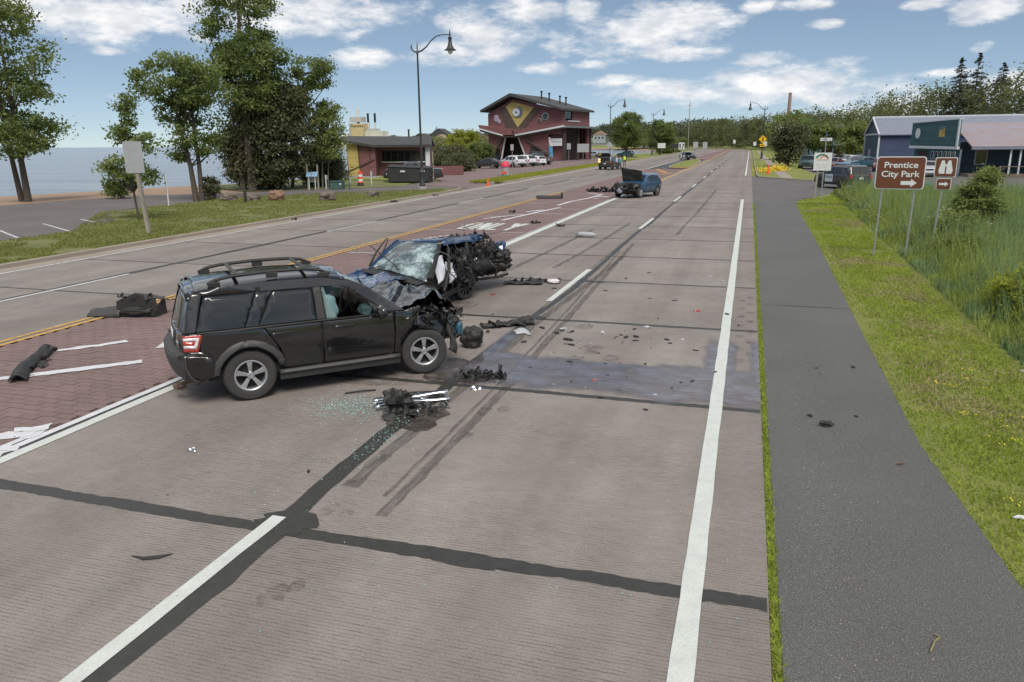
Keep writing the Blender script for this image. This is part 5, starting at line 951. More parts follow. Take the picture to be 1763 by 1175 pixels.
# --- blue barn
bn = thing('blue_barn', 'dark indigo barn with pale metal roof and white corner trim', 'barn', (0, 0, 0))
MB().prism([(112,0),(125,0),(125,4.3),(118.6,6.4),(112,4.25)], lambda u, v, d: (d, u, v), 16.2, 16.45).build('gable_wall', 'navy_wall', bn); MB().box((30.2, 112.15, 2.1), (27.5, .3, 4.2)).build('side_wall', 'indigo_wall', bn)
MB().add([(16.0,111.6,4.12),(44,111.6,4.12),(44,118.6,6.42),(16.0,118.6,6.42),(44,125.4,4.2),(16,125.4,4.2)], [(0,1,2,3),(3,2,4,5)]).build('roof', 'roof_metal', bn, solid=.12)
for p, q in (((16.0,111.6,4.14),(16.0,118.6,6.46)),((16.0,118.6,6.46),(16.0,125.4,4.2)),((16.1,111.9,0),(16.1,111.9,4.2)),((16.1,125,0),(16.1,125,4.3)),((16,118.6,6.5),(44,118.6,6.5)),((16.1,112,4.2),(16.1,125,4.2))): MB().beam(p, q, .16, .2).build('white_trim', 'white_trim', bn)
for y in (119.2, 120.6): MB().box((16.15, y, 1.1), (.1, .25, 2.2)).build('door_trim', 'white_trim', bn)
# --- timber stair deck
dk = thing('stair_deck', 'blue grey two-level timber deck with roof and outside stairs by the forest', 'deck', (13.2,150,0))
for x in (-3, -1, 1, 3): MB().box((x, 0, 2.6), (.2, .2, 5.2)).build('post', 'lumber_blue', dk)
MB().box((0, 1.5, 2.7), (7, 4, .25)).build('deck_floor', 'lumber_blue', dk); MB().add([(-4.6,-.8,5.0),(2.6,-.8,5.9),(2.6,4,6.3),(-4.6,4,5.4)], [(0,1,2,3)]).build('roof', 'roof_dark', dk, solid=.15)
for i in range(15): MB().box((-3.4+i*.48, -.1, 3.3), (.07, .07, 1.0)).build('baluster', 'lumber_blue', dk)
MB().box((0, -.1, 3.85), (7, .1, .1)).build('hand_rail', 'lumber_blue', dk); MB().box((-2.6, 1.2, 1.3), (3.0, 2.6, 2.6)).build('store_room', 'lumber_blue', dk); MB().box((1.2, 2.4, 1.3), (3.6, .3, 2.6)).build('store_wall', 'wood', dk)
for i in range(9): MB().box((3.3+i*.38, -.3, 2.6-i*.3), (.38, 1.1, .07)).build('stair_tread', 'lumber_blue', dk)
for y in (-.85, .25): MB().beam((3.1,y,3.6), (6.8,y,.8), .08, .1).build('stair_rail', 'lumber_blue', dk); MB().beam((3.1,y,2.6), (6.8,y,-.05), .08, .25).build('stair_string', 'lumber_blue', dk)
# --- across the bay: power station, town
mat('plant_yellow', (.52, .42, .24), .8, var=.12, vscale=.1); mat('plant_white', (.58, .56, .50), .8, var=.15, vscale=.05); mat('stack_grey', (.45, .44, .42), .7); mat('brick_far_wall', (.30, .20, .15), .85)
pp = thing('power_station', 'yellow power station with three tall stacks across the bay', 'power station', (-688,1300,-1))
MB().box((0, 0, 21), (25, 25, 42)).build('boiler_house', 'plant_yellow', pp); MB().box((-17, 3, 21), (6, 20, 42)).build('boiler_side', 'stack_grey', pp); MB().box((-4, -2, 49), (24, 18, 9)).build('boiler_top', 'stack_grey', pp)
for i in range(7): MB().box((-11+i*3.6, -12.6, 37), (2.0, .4, 3)).build('window', 'dark_hole', pp)
MB().lathe([(3.0,0),(2.3,69),(2.0,69.5)], 12, None, (-6, 4, 0)).build('stack', 'plant_white', pp)
for x in (13, 27):
    s_ = MB().lathe([(1.6,0),(1.5,44),(1.5,44.2)], 10, None, (x, 6, 0)).build('stack', 'plant_white', pp); MB().lathe([(2.0,44),(2.0,60)], 10, None, (x, 6, 0)).build('stack_tip', 'dark_hole', s_)
MB().box((32, 0, 14), (36, 24, 28)).build('turbine_hall', 'plant_white', pp); MB().box((70, 8, 9), (60, 20, 18)).build('low_hall', 'plant_white', pp); MB().box((28, -4, 30), (20, 14, 5)).build('roof_house', 'stack_grey', pp); MB().box((-60, 10, 7), (80, 30, 14)).build('coal_shed', 'plant_white', pp); MB().beam((-18,0,26), (-70,6,6), 4, 4).build('conveyor', 'plant_white', pp)
ch = tag(MB().lathe([(2.2,0),(1.6,52),(1.8,52.2),(1.8,53)], 14).build('chimney_stack', 'brick_far_wall', None, smooth=True, loc=(37.6,900,0)), 'lone pale brick chimney rising above the forest', 'chimney')
rr_ = random.Random(3); hm = ['plant_white', 'car_silver', 'interior_tan', 'plant_yellow', 'brick_far_wall']
i_h = 0
for px_, yy, zz_, ww in ((-500,1150,6,30),(-455,1120,5,26),(-420,1180,9,28),(-380,1200,9,22),(-560,1380,8,60),(-330,1100,6,22),(-290,1060,8,20),(-255,980,6,18),(-235,1040,10,16),(-205,900,6,16),(-185,960,9,15),(-160,860,7,14),(-142,900,10,14),(-120,830,8,13),(-100,880,10,13),(-86,800,8,12)):
    hs = thing('far_house', '', 'house', (px_, yy, zz_-4), rr_.uniform(-.4, .4), 'houses on the far hillside'); hs['label'] = 'small pale house on the wooded hillside beyond the bay'
    MB().box((0, 0, 4), (ww, ww*.7, 9)).build('wall', hm[i_h % 5], hs); hw_ = ww/2+.6
    MB().prism([(-hw_,8.4),(hw_,8.4),(0,8.4+ww*.32)], lambda u, v, d: (u, d, v), -ww*.38, ww*.38).build('roof', ('roof_dark', 'brick_far_wall')[i_h % 2], hs)
    for q in (-.28, 0, .28): MB().box((q*ww, -ww*.35-.1, 5.4), (ww*.12, .3, 2)).build('window', 'dark_hole', hs)
    i_h += 1
cd_ = thing('domed_hall', 'distant brick hall with a small dome above the far trees', 'building', (-612,1480,8)); MB().box((0, 0, 2), (60, 25, 14)).build('wall', 'brick_far_wall', cd_); MB().lathe([(9,9),(9,13),(8,18),(5,22),(1.5,25),(.6,30)], 12).build('dome', 'clock_blue', cd_, smooth=True)
for i in range(8): MB().box((-26+i*7.4, -12.7, 3), (2.5, .5, 8)).build('pilaster', 'plant_white', cd_)
sp2 = tag(MB().lathe([(3,0),(3,8),(2.2,9),(.2,24)], 8).build('church_spire', 'brick_far_wall', None, loc=(-556,1490,2)), 'thin church spire above the trees across the bay', 'spire')
# ================================================================== vegetation
def foliage_mat(name, a, b_, tr=.35, scale=.7):
    m = mat(name, a, .75, spec=.25); n, l, b = nodes_of(m)
    c, _ = noise_ramp(m, scale, .32, a, .68, b_, detail=5, rough=.6); s, _ = noise_ramp(m, 9, .3, (.65, .65, .65), .7, (1.25, 1.25, 1.25), detail=2); c = mixc(m, 1, c, s, 'MULTIPLY'); l.new(c, b.inputs['Base Color'])
    t = n.new('ShaderNodeBsdfTranslucent'); l.new(c, t.inputs[0]); mx_ = n.new('ShaderNodeMixShader'); mx_.inputs[0].default_value = tr; l.new(b.outputs[0], mx_.inputs[1]); l.new(t.outputs[0], mx_.inputs[2]); l.new(mx_.outputs[0], n['Material Output'].inputs[0]); return m
foliage_mat('leaf', (.11, .16, .052), (.26, .32, .105), .5, .5); foliage_mat('leaf_dark', (.12, .13, .07), (.16, .17, .085), .45); foliage_mat('leaf_light', (.20, .25, .08), (.28, .33, .11), .5); foliage_mat('leaf_yellow', (.29, .33, .045), (.40, .42, .07), .5, .2)
foliage_mat('leaf_far', (.22, .25, .10), (.34, .33, .15), .4, .02); foliage_mat('leaf_far_dark', (.10, .12, .08), (.15, .17, .10), .4, .03); foliage_mat('leaf_forest', (.12, .14, .07), (.20, .22, .09), .45, .06); foliage_mat('needle', (.065, .075, .05), (.09, .10, .06), .4)
foliage_mat('blade', (.26, .345, .045), (.38, .45, .080), .5, .6); foliage_mat('blade_left', (.21, .24, .065), (.29, .31, .09), .5, .5); foliage_mat('blade_dry', (.30, .26, .13), (.38, .33, .18), .3); foliage_mat('reed', (.19, .26, .06), (.42, .48, .13), .5, .8); foliage_mat('reed_blue', (.18, .28, .13), (.30, .39, .18), .5)
mat('bark', (.085, .070, .055), .9, var=.35, vscale=8, bump=.8, bscale=25); mat('bark_pale', (.17, .155, .125), .9, var=.3, vscale=8); mat('flower_white', (.60, .62, .45), .8); mat('flower_yellow', (.70, .52, .03), .7)
def leaf_mesh(name, P, S, m, parent, asp=.55, up=.35, seed=1):
    r = np.random.default_rng(seed); N = len(P); nr = r.normal(size=(N, 3)); nr[:, 2] += up*2; nr /= np.linalg.norm(nr, axis=1)[:, None]
    t = r.normal(size=(N, 3)); a = np.cross(nr, t); a /= np.linalg.norm(a, axis=1)[:, None]; b = np.cross(nr, a); S = np.asarray(S)[:, None]
    V = np.stack([P-a*S, P-b*S*asp+nr*S*.15, P+a*S, P+b*S*asp+nr*S*.15], 1).reshape(-1, 3)
    return raw_mesh(name, V, 4, m, parent)
def raw_mesh(name, V, k, m, parent):
    N = len(V)//k; me = bpy.data.meshes.new(name); me.vertices.add(len(V)); me.vertices.foreach_set('co', V.astype(np.float32).ravel()); me.loops.add(len(V)); me.loops.foreach_set('vertex_index', np.arange(len(V), dtype=np.int32)); me.polygons.add(N); me.polygons.foreach_set('loop_start', np.arange(0, len(V), k, dtype=np.int32)); me.update(calc_edges=True)
    return link(name, me, m, parent)
def cluster_pts(r, ells, ncl, per, rc):
    out = []; C = []
    for (cx, cy, cz, rx, ry, rz, wgt) in ells:
        for _ in range(max(1, int(ncl*wgt))):
            d = r.normal(size=3); d /= np.linalg.norm(d); q = r.uniform(.25, 1)**.45; c = np.array([cx+d[0]*rx*q, cy+d[1]*ry*q, cz+d[2]*rz*q]); C.append(c)
            k = int(per*r.uniform(.5, 1.4)); out.append(c+r.normal(size=(k, 3))*np.array([rc, rc, rc*.55])*r.uniform(.6, 1.3))
    return np.concatenate(out), C
def tree(label, loc, ells, trunks, m='leaf', ncl=90, per=110, rc=.45, ls=.13, seed=1, name='broadleaf_tree', group=None, bark='bark', twigs=22, cat='tree'):
    r = np.random.default_rng(seed); root = thing(name, label, cat, loc, 0, group); P, C = cluster_pts(r, ells, ncl, per, rc)
    leaf_mesh('crown', P, r.uniform(.6, 1.3, len(P))*ls, m, root, seed=seed)
    for pts, r0 in trunks:
        k = len(pts); MB().tube(pts, [r0*(1-.75*i/(k-1)) for i in range(k)], 9).build('trunk', bark, root, smooth=True)
    if twigs and trunks:
        b = MB(); idx = r.choice(len(C), min(twigs, len(C)), replace=False)
        for i in idx:
            e = Vector(C[i]); tk = trunks[int(r.integers(len(trunks)))][0]; best = min((Vector(p) for p in tk), key=lambda p: (p-e).length+(3 if p.z > e.z else 0)); mid = best.lerp(e, .5)+Vector((0, 0, -.25)); b.tube([best, mid, e], [.07, .045, .015], 5)
        b.build('branches', bark, root)
    return root
def curve(*p): return [Vector(q) for q in p]
tree('tall twin-trunked tree at the left edge by the beach', (-47.5,40.6,-.05), [(0,0,9.5,3.2,3,3.6,1),(.6,.2,6,3.4,3,2.4,.8),(1.4,-.4,4.2,2.6,2.4,1.5,.5),(-.4,0,12.2,2.2,2,1.6,.35)], [(curve((.35,0,0),(.3,0,3),(.2,.1,6),(.1,.1,12)),.24),(curve((-.35,.1,0),(-.5,0,3),(-.6,0,7),(-.8,0,11)),.2)], 'leaf', 66, 105, .38, .12, 11)
tree('round crowned tree with two leaning trunks beside the trail', (-35.0,42.6,-.02), [(-.3,0,7.6,2.7,2.4,1.9,1),(-.9,.2,5.8,1.5,1.4,1.4,.35),(.6,.2,4.6,1.5,1.3,1.6,.45),(1.2,0,7.6,1.6,1.5,1.5,.4),(-.9,0,3.4,1.0,.9,.8,.15)], [(curve((0,0,0),(-.15,0,2.2),(-.6,0,4.6),(-1.0,0,7.5)),.2),(curve((.4,.1,0),(.45,.1,2.4),(.35,.1,4.8),(.6,.1,7.8)),.18)], 'leaf', 60, 100, .32, .11, 12)
tree('tallest dark tree in the clump, reaching past the top of the picture', (-38.9,53.6,-.02), [(.6,0,12.6,3.0,2.8,3.4,1),(.2,0,8.2,3.6,3,2.6,.9),(1.8,0,10,2.4,2,2.2,.4)], [(curve((.5,0,0),(.4,0,4),(.5,0,9),(.7,0,14)),.36),(curve((-.5,.2,0),(-.45,.1,4),(-.3,0,8)),.26)], 'leaf', 84, 115, .44, .135, 13)
tree('dense dark evergreen filling the lower middle of the tree clump', (-38.0,55.6,-.02), [(0,0,3.6,3.9,2.6,3.4,1),(.4,0,6.4,3.0,2.4,2.4,.6),(-.6,0,1.6,3.2,2.2,1.3,.4)], [(curve((0,0,0),(0,0,4),(0,0,8)),.2)], 'leaf_dark', 150, 150, .5, .15, 14, name='evergreen_tree')
tree('loose light tree leaning out on the right of the clump', (-36.9,57,-.02), [(2.2,0,9.4,1.5,1.3,1.0,.6),(3.2,0,8.4,1.0,1.0,.6,.35),(1.4,0,7.6,1.1,1.0,1.1,.4),(3.7,0,9.6,.8,.7,.5,.18),(1.8,0,5.6,1.2,1,1,.22)], [(curve((0,0,0),(.4,0,3),(1.2,0,6),(2.4,0,9.2)),.15)], 'leaf', 46, 80, .28, .11, 15)
tree('young pale leaved tree behind the notice stand', (-34.6,58,-.02), [(.6,0,4.9,1.6,1.3,1.5,.9),(.5,0,3.3,1.5,1.3,.9,.4),(1.0,0,6.3,.9,.8,.8,.25)], [(curve((0,0,0),(.1,0,2),(.5,0,4.6),(.7,0,6.3)),.09),(curve((.5,0,0),(.7,0,2),(.8,0,4)),.06)], 'leaf_light', 60, 85, .34, .11, 16, bark='bark_pale')
tree('rounded dark green shrub at the left of the small park building', (-36.2,60.4,-.02), [(0,0,1.9,2.0,1.6,1.7,1),(-1.0,0,1.4,1.3,1.2,1.2,.5),(1.0,0,1.2,1.2,1.1,1.1,.4)], [(curve((0,0,0),(0,0,1.6)),.1)], 'leaf_dark', 70, 140, .34, .11, 17, name='evergreen_shrub', cat='shrub')
tree('slim sapling with sparse leaves behind the blank sign on the lawn', (-28.0,29.9,.05), [(-.5,0,2.6,.9,.8,.55,.5),(.5,0,2.1,.9,.8,.35,.4),(-.2,0,4.2,.5,.4,.7,.35),(.1,.1,5.3,.4,.35,.5,.25),(.9,0,3.6,.5,.5,.5,.25),(-.9,.1,1.9,.7,.5,.4,.25)], [(curve((0,0,0),(-.1,0,1.4),(-.25,0,3),(-.3,0,4.4),(-.1,0,5.6)),.06)], 'leaf', 44, 62, .2, .085, 18, twigs=16)
tree('small bush on the sand at the edge of the beach', (-42.5,44,-.05), [(0,0,.7,1.0,.8,.6,1)], [(curve((0,0,0),(0,0,.7)),.05)], 'leaf_light', 22, 70, .24, .10, 19, name='beach_bush', cat='bush')
tree('ivy covered stump at the foot of the leaning trunks', (-34.2,43.2,-.02), [(0,0,.8,.45,.4,.9,1)], [(curve((0,0,0),(0,0,1.4)),.1)], 'leaf_dark', 20, 120, .18, .08, 20, name='ivy_bush', cat='bush')
for x, y, z, rr2, mm_, lb, sd_ in ((-43.5,112,1.6,2.6,'leaf_dark','wide dark willow bush between the park building and the parked sedan',31),(-49,118,1.5,2.4,'leaf_dark','low dark bush on the shore behind the garden wall',32),(-41,117,1.9,2.0,'leaf','light edged bush directly behind the black sedan',33),(-55.5,148,3.4,3.4,'leaf_yellow','bright yellow-green tree left of the maroon building',34),(-36.4,96,1.0,1.2,'leaf_dark','small shrub at the end of the garden wall',35)):
    tree(lb, (x, y, 0), [(0,0,z,rr2,rr2*.8,z*.95,1)], [(curve((0,0,0),(0,0,z)),.1)], mm_, 70, 120, .45, .18, sd_, name='shore_bush', cat='bush', group='bushes along the shore')
tree('open crowned tree by the water right of the maroon building', (-28.8,190,0), [(0,0,7.6,3.4,3,2.8,1),(-.8,0,4.6,3.0,2.6,2,.7),(1.5,0,4.2,2.4,2.2,2,.5)], [(curve((0,0,0),(0,0,3),(-.2,0,8)),.3)], 'leaf', 80, 150, .55, .19, 41)
tree('paler tree behind the open crowned one, nearer the lamps', (-23.4,214,0), [(0,0,6.6,3.6,3,2.6,1),(1.6,0,4.6,2.6,2.2,2.0,.5),(-1,0,3.4,2.6,2.2,1.8,.5)], [(curve((0,0,0),(.1,0,3),(.3,0,8)),.25)], 'leaf', 56, 130, .55, .2, 42)
for i, (x, y, z, rr2, lb) in enumerate(((-24.2,236,1.6,2.6,'roadside bush beyond the island, near the third lamp'),(-25,266,1.7,3.0,'bush by the road behind the far signs'),(-28.5,330,2.6,3.6,'rounded tree where the road bends left'),(-42,402,3.6,5,'broad tree at the water beyond the bend'),(-55,425,4.2,6,'tree on the slope beside the far bend'),(-70,448,4.6,6.5,'farthest left tree on the rising road'))):
    tree(lb, (x, y, 0), [(0,0,z,rr2,rr2,z,1)], [(curve((0,0,0),(0,0,z)),.2)], ('leaf','leaf_light')[i % 2], 60, 110, .6, .24, 50+i, group='trees along the bend', twigs=0)
# hawthorn in flower and small trees by the car lot
hw = tree('dark tree sprinkled with white blossom at the corner of the lot', (5.2,113,0), [(0,0,3.8,2.2,2,1.9,1),(0,0,2.0,1.7,1.6,1.2,.4)], [(curve((0,0,0),(0,0,3)),.15)], 'leaf_dark', 60, 110, .5, .2, 61)
P_, _ = cluster_pts(np.random.default_rng(6), [(0,0,4.2,2.3,2.1,1.9,1)], 50, 9, .3); leaf_mesh('blossom', P_, np.full(len(P_), .10), 'flower_white', hw)
tree('olive green tree behind the street name sign', (9.4,128,0), [(0,0,4.4,3.0,2.6,2.0,1)], [(curve((0,0,0),(0,0,4)),.16)], 'leaf', 60, 100, .6, .24, 62); tree('grey-green willow left of the car lot', (6.6,150,0), [(0,0,5,3.2,3,3.4,1)], [(curve((0,0,0),(0,0,4)),.2)], 'leaf_light', 60, 90, .6, .26, 63); tree('small fresh green tree between the deck and the barn', (16.4,139,0), [(0,0,3.6,2.4,2.4,2.6,1)], [(curve((0,0,0),(0,0,4)),.14)], 'leaf_light', 50, 90, .5, .22, 64)
# forest on the right, one mass
r = np.random.default_rng(77); PP, SS = [], []
def ftree(x, y, h, wd, k=420, s=.62, z0=0):
    d = r.normal(size=(26, 3)); d /= np.linalg.norm(d, axis=1)[:, None]; q = r.uniform(.3, 1, 26)**.5
    for c in np.stack([x+d[:, 0]*wd*q, y+d[:, 1]*wd*q, z0+h*.56+d[:, 2]*h*.42*q], 1): PP.append(c+r.normal(size=(k//26, 3))*np.array([wd*.22, wd*.22, h*.06])); SS.append(r.uniform(.6, 1.2, k//26)*s)
edge = [(-36,480),(-22,440),(-8,400),(4,350),(10,300),(11,250),(14,215),(20,190),(28,172),(38,160),(50,150),(64,142),(80,136)]
for row in range(4):
    for t in np.linspace(0, len(edge)-1.01, 44):
        i = int(t); f = t-i; x = edge[i][0]*(1-f)+edge[i+1][0]*f; y = edge[i][1]*(1-f)+edge[i+1][1]*f; dist = math.hypot(x, y); base_h = (9.6+max(0, (x-10))*.15 if y < 250 else 10+(y-250)*.02)*(1+.08*row)
        ftree(x+row*5.0+r.normal()*2, y+row*8+r.normal()*3, base_h*r.uniform(.8, 1.15), max(2.6, base_h*.27)*r.uniform(.8, 1.2), 900 if row < 2 else 600, .30 if y < 260 else .45)
for t in np.linspace(0, len(edge)-1.01, 70):
    i = int(t); f = t-i; x = edge[i][0]*(1-f)+edge[i+1][0]*f; y = edge[i][1]*(1-f)+edge[i+1][1]*f; ftree(x-1+r.normal(), y-3+r.normal()*2, r.uniform(3, 5), 3.2, 400, .32)
stuff(leaf_mesh('forest', np.concatenate(PP), np.concatenate(SS), 'leaf_forest', None, seed=5), 'dark green wood rising behind the barn and the car lot', 'forest')
# individual conifers above the wood
def conifer(label, loc, h, wd, seed, n_=9000):
    rr = np.random.default_rng(seed); root = thing('conifer_tree', label, 'tree', loc, 0, 'spruces standing above the wood'); nb = 150; bt = rr.uniform(.05, 1, nb)**.9; ba = rr.uniform(0, 6.283, nb); bl = wd*(1-bt)**.8*rr.uniform(.7, 1.15, nb)+.15
    i = rr.integers(0, nb, n_); q = rr.uniform(.05, 1, n_)**.7; P = np.stack([np.cos(ba[i])*bl[i]*q, np.sin(ba[i])*bl[i]*q, h*(.10+.90*bt[i])-.30*bl[i]*q+.15*bl[i]*q*q], 1)+rr.normal(size=(n_, 3))*np.array([.16, .16, .10])*(.5+bl[i]/wd)[:, None]; leaf_mesh('crown', P, rr.uniform(.14, .30, n_)*(.5+.5*(1-bt[i])), 'needle', root, .4, .8, seed); MB().tube([(0,0,0),(0,0,h*.5),(0,0,h)], [.28,.15,.03], 7).build('trunk', 'bark', root)
for i, (x, y, h, wd, lb) in enumerate(((37,168,18.4,4.2,'left of two close spruces above the wood'),(40.0,169,19.0,4.0,'right of two close spruces above the wood, left group'),(57.0,160,20.0,5.0,'broad spruce just left of the tallest one'),(62.0,162,23.6,5.6,'tallest pointed spruce on the skyline'),(52.0,162,19.2,5.0,'dark spruce at the left end of the right-hand group'),(67.5,162,19.6,4.2,'slim spruce right of the tallest one'),(73.5,163,19.6,4.0,'small pointed spruce farthest right'),(44.0,168,17.2,4.2,'short spruce right of the close pair'))): conifer(lb, (x, y, 0), h, wd, 80+i)
for i, (x, y, h, wd, mm_, lb) in enumerate(((62,150,9.5,3.2,'leaf_light','fresh green round tree in front of the tall spruces'),(75,152,15,5,'leaf','broad mid-green tree at the right edge of the skyline'))): tree(lb, (x, y, 0), [(0,0,h*.6,wd,wd,h*.4,1)], [(curve((0,0,0),(0,0,h*.6)),.2)], mm_, 70, 90, .6, .3, 95+i)
# far shore woods
PP, SS = [], []
def far_row(pts, h, wd, k, s, n_):
    for t in np.linspace(0, len(pts)-1.01, n_):
        i = int(t); f = t-i; x, y, z0 = (pts[i][j]*(1-f)+pts[i+1][j]*f for j in range(3)); ftree(x+r.normal()*wd*.5, y+r.normal()*wd, h*r.uniform(.7, 1.2), wd*r.uniform(.8, 1.2), k, s, z0)
far_row([(-410,950,-2),(-345,830,-2),(-300,740,-2),(-255,680,-2),(-215,620,-1),(-170,560,0),(-130,490,0)], 11, 6, 700, .75, 70)
stuff(leaf_mesh('far_shore_trees', np.concatenate(PP), np.concatenate(SS), 'leaf_far', None, seed=8), 'pale yellow-green trees along the far shore of the bay', 'trees'); PP, SS = [], []
far_row([(-850,1460,0),(-720,1390,4),(-560,1330,6),(-430,1240,7),(-330,1150,7),(-240,1040,8),(-160,930,8),(-90,820,7),(-40,700,6),(-20,600,4)], 14, 12, 700, 1.2, 120)
stuff(leaf_mesh('hillside_trees', np.concatenate(PP), np.concatenate(SS), 'leaf_far_dark', None, seed=9), 'wooded town hillside on the skyline beyond the bay', 'trees')
b = MB(); b.grid(lambda u, v: (-900+u*1000-v*(1-u)*500, 1480-(u**1.3)*830+v*1500, -.5+26*math.sin(min(1, v*1.6)*math.pi/2)*(.5+.5*math.sin(u*2.2))*(.6+.4*noise.noise((u*6, v*3, 0)))), 40, 12); struct(b.build('hills', 'leaf_far_dark', smooth=True))
# ------------------------------------------------------------------ grass, reeds, bushes on the right
def blades(name, P, H, Wd, m, parent=None, seed=1, lean=.35):
    rr = np.random.default_rng(seed); N = len(P); a = rr.uniform(0, 6.283, N); dx = np.stack([np.cos(a), np.sin(a), np.zeros(N)], 1)*Wd[:, None]*.5; ln = rr.normal(size=(N, 3))*lean*H[:, None]; ln[:, 2] = H*rr.uniform(.8, 1.1, N)
    return raw_mesh(name, np.stack([P-dx, P+dx, P+ln], 1).reshape(-1, 3), 3, m, parent)
def vz(x, y):
    x0 = 2.06; d = np.maximum(0, x-np.where(y < 45, 4.35+.028*(y-10), 5.4)+.4); return np.maximum(-.020-.03*np.minimum(x-x0, 2.6)-.55*(1-np.exp(-d*d*.35)), -.75)
rr = np.random.default_rng(21)
def dens_noise(x, y, s): return np.array([noise.noise((a*s, c_*s, 3.3)) for a, c_ in zip(x, y)])
pe = lambda y: np.interp(y, [-20,6,9.5,15.7,25.5,38,47], [2.35,2.35,2.17,2.26,2.45,2.6,2.72])
N = 130000; y = 5+rr.random(N)**1.7*43; x = pe(y)+rr.random(N)**.85*3.2-.03; k_ = dens_noise(x, y, 1.1); near_edge = (x-pe(y)) < .3
keep = (k_ > -.42+rr.normal(size=N)*.12) & (~near_edge | (rr.random(N) < .5)); x, y = x[keep], y[keep]; P = np.stack([x, y, vz(x, y)], 1); hgt_ = rr.uniform(.02, .06, len(x))*(1+.004*y); dry = dens_noise(x, y, .55)+.5*dens_noise(x, y, 2.2)+rr.normal(size=len(x))*.25 > .44
stuff(blades('verge_grass', P[~dry], hgt_[~dry], rr.uniform(.012, .022, (~dry).sum())*(1+.035*y[~dry]), 'blade', seed=2), 'mown bright green grass between footpath and reeds', 'grass'); stuff(blades('dry_grass', P[dry], hgt_[dry], rr.uniform(.012, .02, dry.sum())*(1+.035*y[dry]), 'blade_dry', seed=3, lean=.7), 'patches of dry straw-coloured grass in the verge', 'grass')
N = 16000; x = 2.9+rr.random(N)**.8*9; y = 46.5+rr.random(N)*10; kk = (y < 49+(x-2.9)*1.9) & (y < 57); x, y = x[kk], y[kk]; P = np.stack([x, y, np.full(len(x), 0.0)], 1); stuff(blades('corner_grass', P, rr.uniform(.04, .12, len(x)), rr.uniform(.03, .05, len(x)), 'blade', seed=12, lean=.5), 'grass on the corner under the white notice board', 'grass')
N = 9000; y = 2+rr.random(N)**1.5*45; x = .415+rr.normal(size=N)*.020; P = np.stack([x, y, np.full(N, -.02)], 1); stuff(blades('edge_weeds', P, rr.uniform(.015, .05, N), rr.uniform(.010, .022, N)*(1+.03*y), 'blade', seed=4, lean=.6), 'strip of weeds between the concrete and the footpath', 'weeds')
N = 60000; y = 14+rr.random(N)**1.2*44; x = -21.42-rr.random(N)*12*np.clip((y-6)/26, .4, 1); k_ = dens_noise(x, y, .8); keep = (k_ > -.3) & (x > -27-np.clip(y-25, 0, 8)*.8) & (y < 57.5-(-21.4-x)*.95); x, y = x[keep], y[keep]; P = np.stack([x, y, np.full(len(x), .085)], 1); stuff(blades('lawn_grass', P, rr.uniform(.04, .11, len(x)), rr.uniform(.03, .06, len(x)), 'blade_left', seed=5, lean=.6), 'short lawn grass between the road and the car park', 'grass')
N = 30000; y = 66.5+rr.random(N)**1.5*90; x = -21.45-rr.random(N)*3; P = np.stack([x, y, np.full(N, .08)], 1); stuff(blades('strip_grass', P, rr.uniform(.08, .2, N), rr.uniform(.05, .1, N), 'leaf_yellow', seed=6, lean=.6), 'yellow-green grass strip along the far left kerb', 'grass')
N = 70000; y = 8+rr.random(N)**1.1*48; x = np.where(y < 45, 4.35+.028*(y-10), 5.4)+rr.random(N)**1.3*15; P = np.stack([x, y, vz(x, y)], 1); k_ = dens_noise(x, y, .35); edge_ = np.clip((x-np.where(y < 45, 4.35+.028*(y-10), 5.4))/1.4, .22, 1)
H_ = (rr.uniform(.8, 1.5, N)+.7*np.clip(k_+.2, 0, 1))*edge_; sel = dens_noise(x, y, .6) > .05
stuff(blades('reeds', P[~sel], H_[~sel], rr.uniform(.02, .045, (~sel).sum())*(1+.015*y[~sel]), 'reed', seed=7, lean=.30), 'tall green reeds and cattails filling the ditch', 'reeds'); stuff(blades('blue_reeds', P[sel], H_[sel]*1.12, rr.uniform(.02, .04, sel.sum())*(1+.015*y[sel]), 'reed_blue', seed=8, lean=.22), 'bluish cattail leaves among the reeds', 'reeds')
N = 26000; y = 9+rr.random(N)**1.1*46; x = np.where(y < 45, 4.35+.028*(y-10), 5.4)+.1+rr.random(N)**2*9; kk = dens_noise(x, y, .9) > -.05; x, y = x[kk], y[kk]; P = np.stack([x, y, vz(x, y)+rr.random(len(x))**.7*np.clip((x-4.6)*.55, .15, .95)], 1); stuff(leaf_mesh('ditch_weeds', P, rr.uniform(.03, .075, len(x))*(1+.012*y), 'leaf_light', None, .45, .5, 15), 'leafy green weeds mixed into the reeds', 'weeds')
N = 1500; x = 5.6+rr.random(N)*12; y = 12+rr.random(N)*40; P = np.stack([x, y, vz(x, y)], 1); stuff(blades('dead_stalks', P, rr.uniform(.7, 1.7, N), np.full(N, .02), 'blade_dry', seed=9, lean=.12), 'pale dead stalks standing among the reeds', 'reeds')
tree('tall bush with glossy leaves standing among the reeds', (8.7,34,-.6), [(0,0,1.9,.72,.65,.62,1),(.2,.1,2.6,.42,.4,.36,.35),(-.45,0,1.5,.5,.45,.4,.35),(.5,0,1.3,.5,.45,.45,.3)], [(curve((0,0,0),(.1,0,1.4),(.2,0,2.8)),.05),(curve((.2,0,0),(.5,0,1.6)),.04)], 'leaf_light', 52, 85, .16, .062, 71, name='willow_bush', cat='bush')
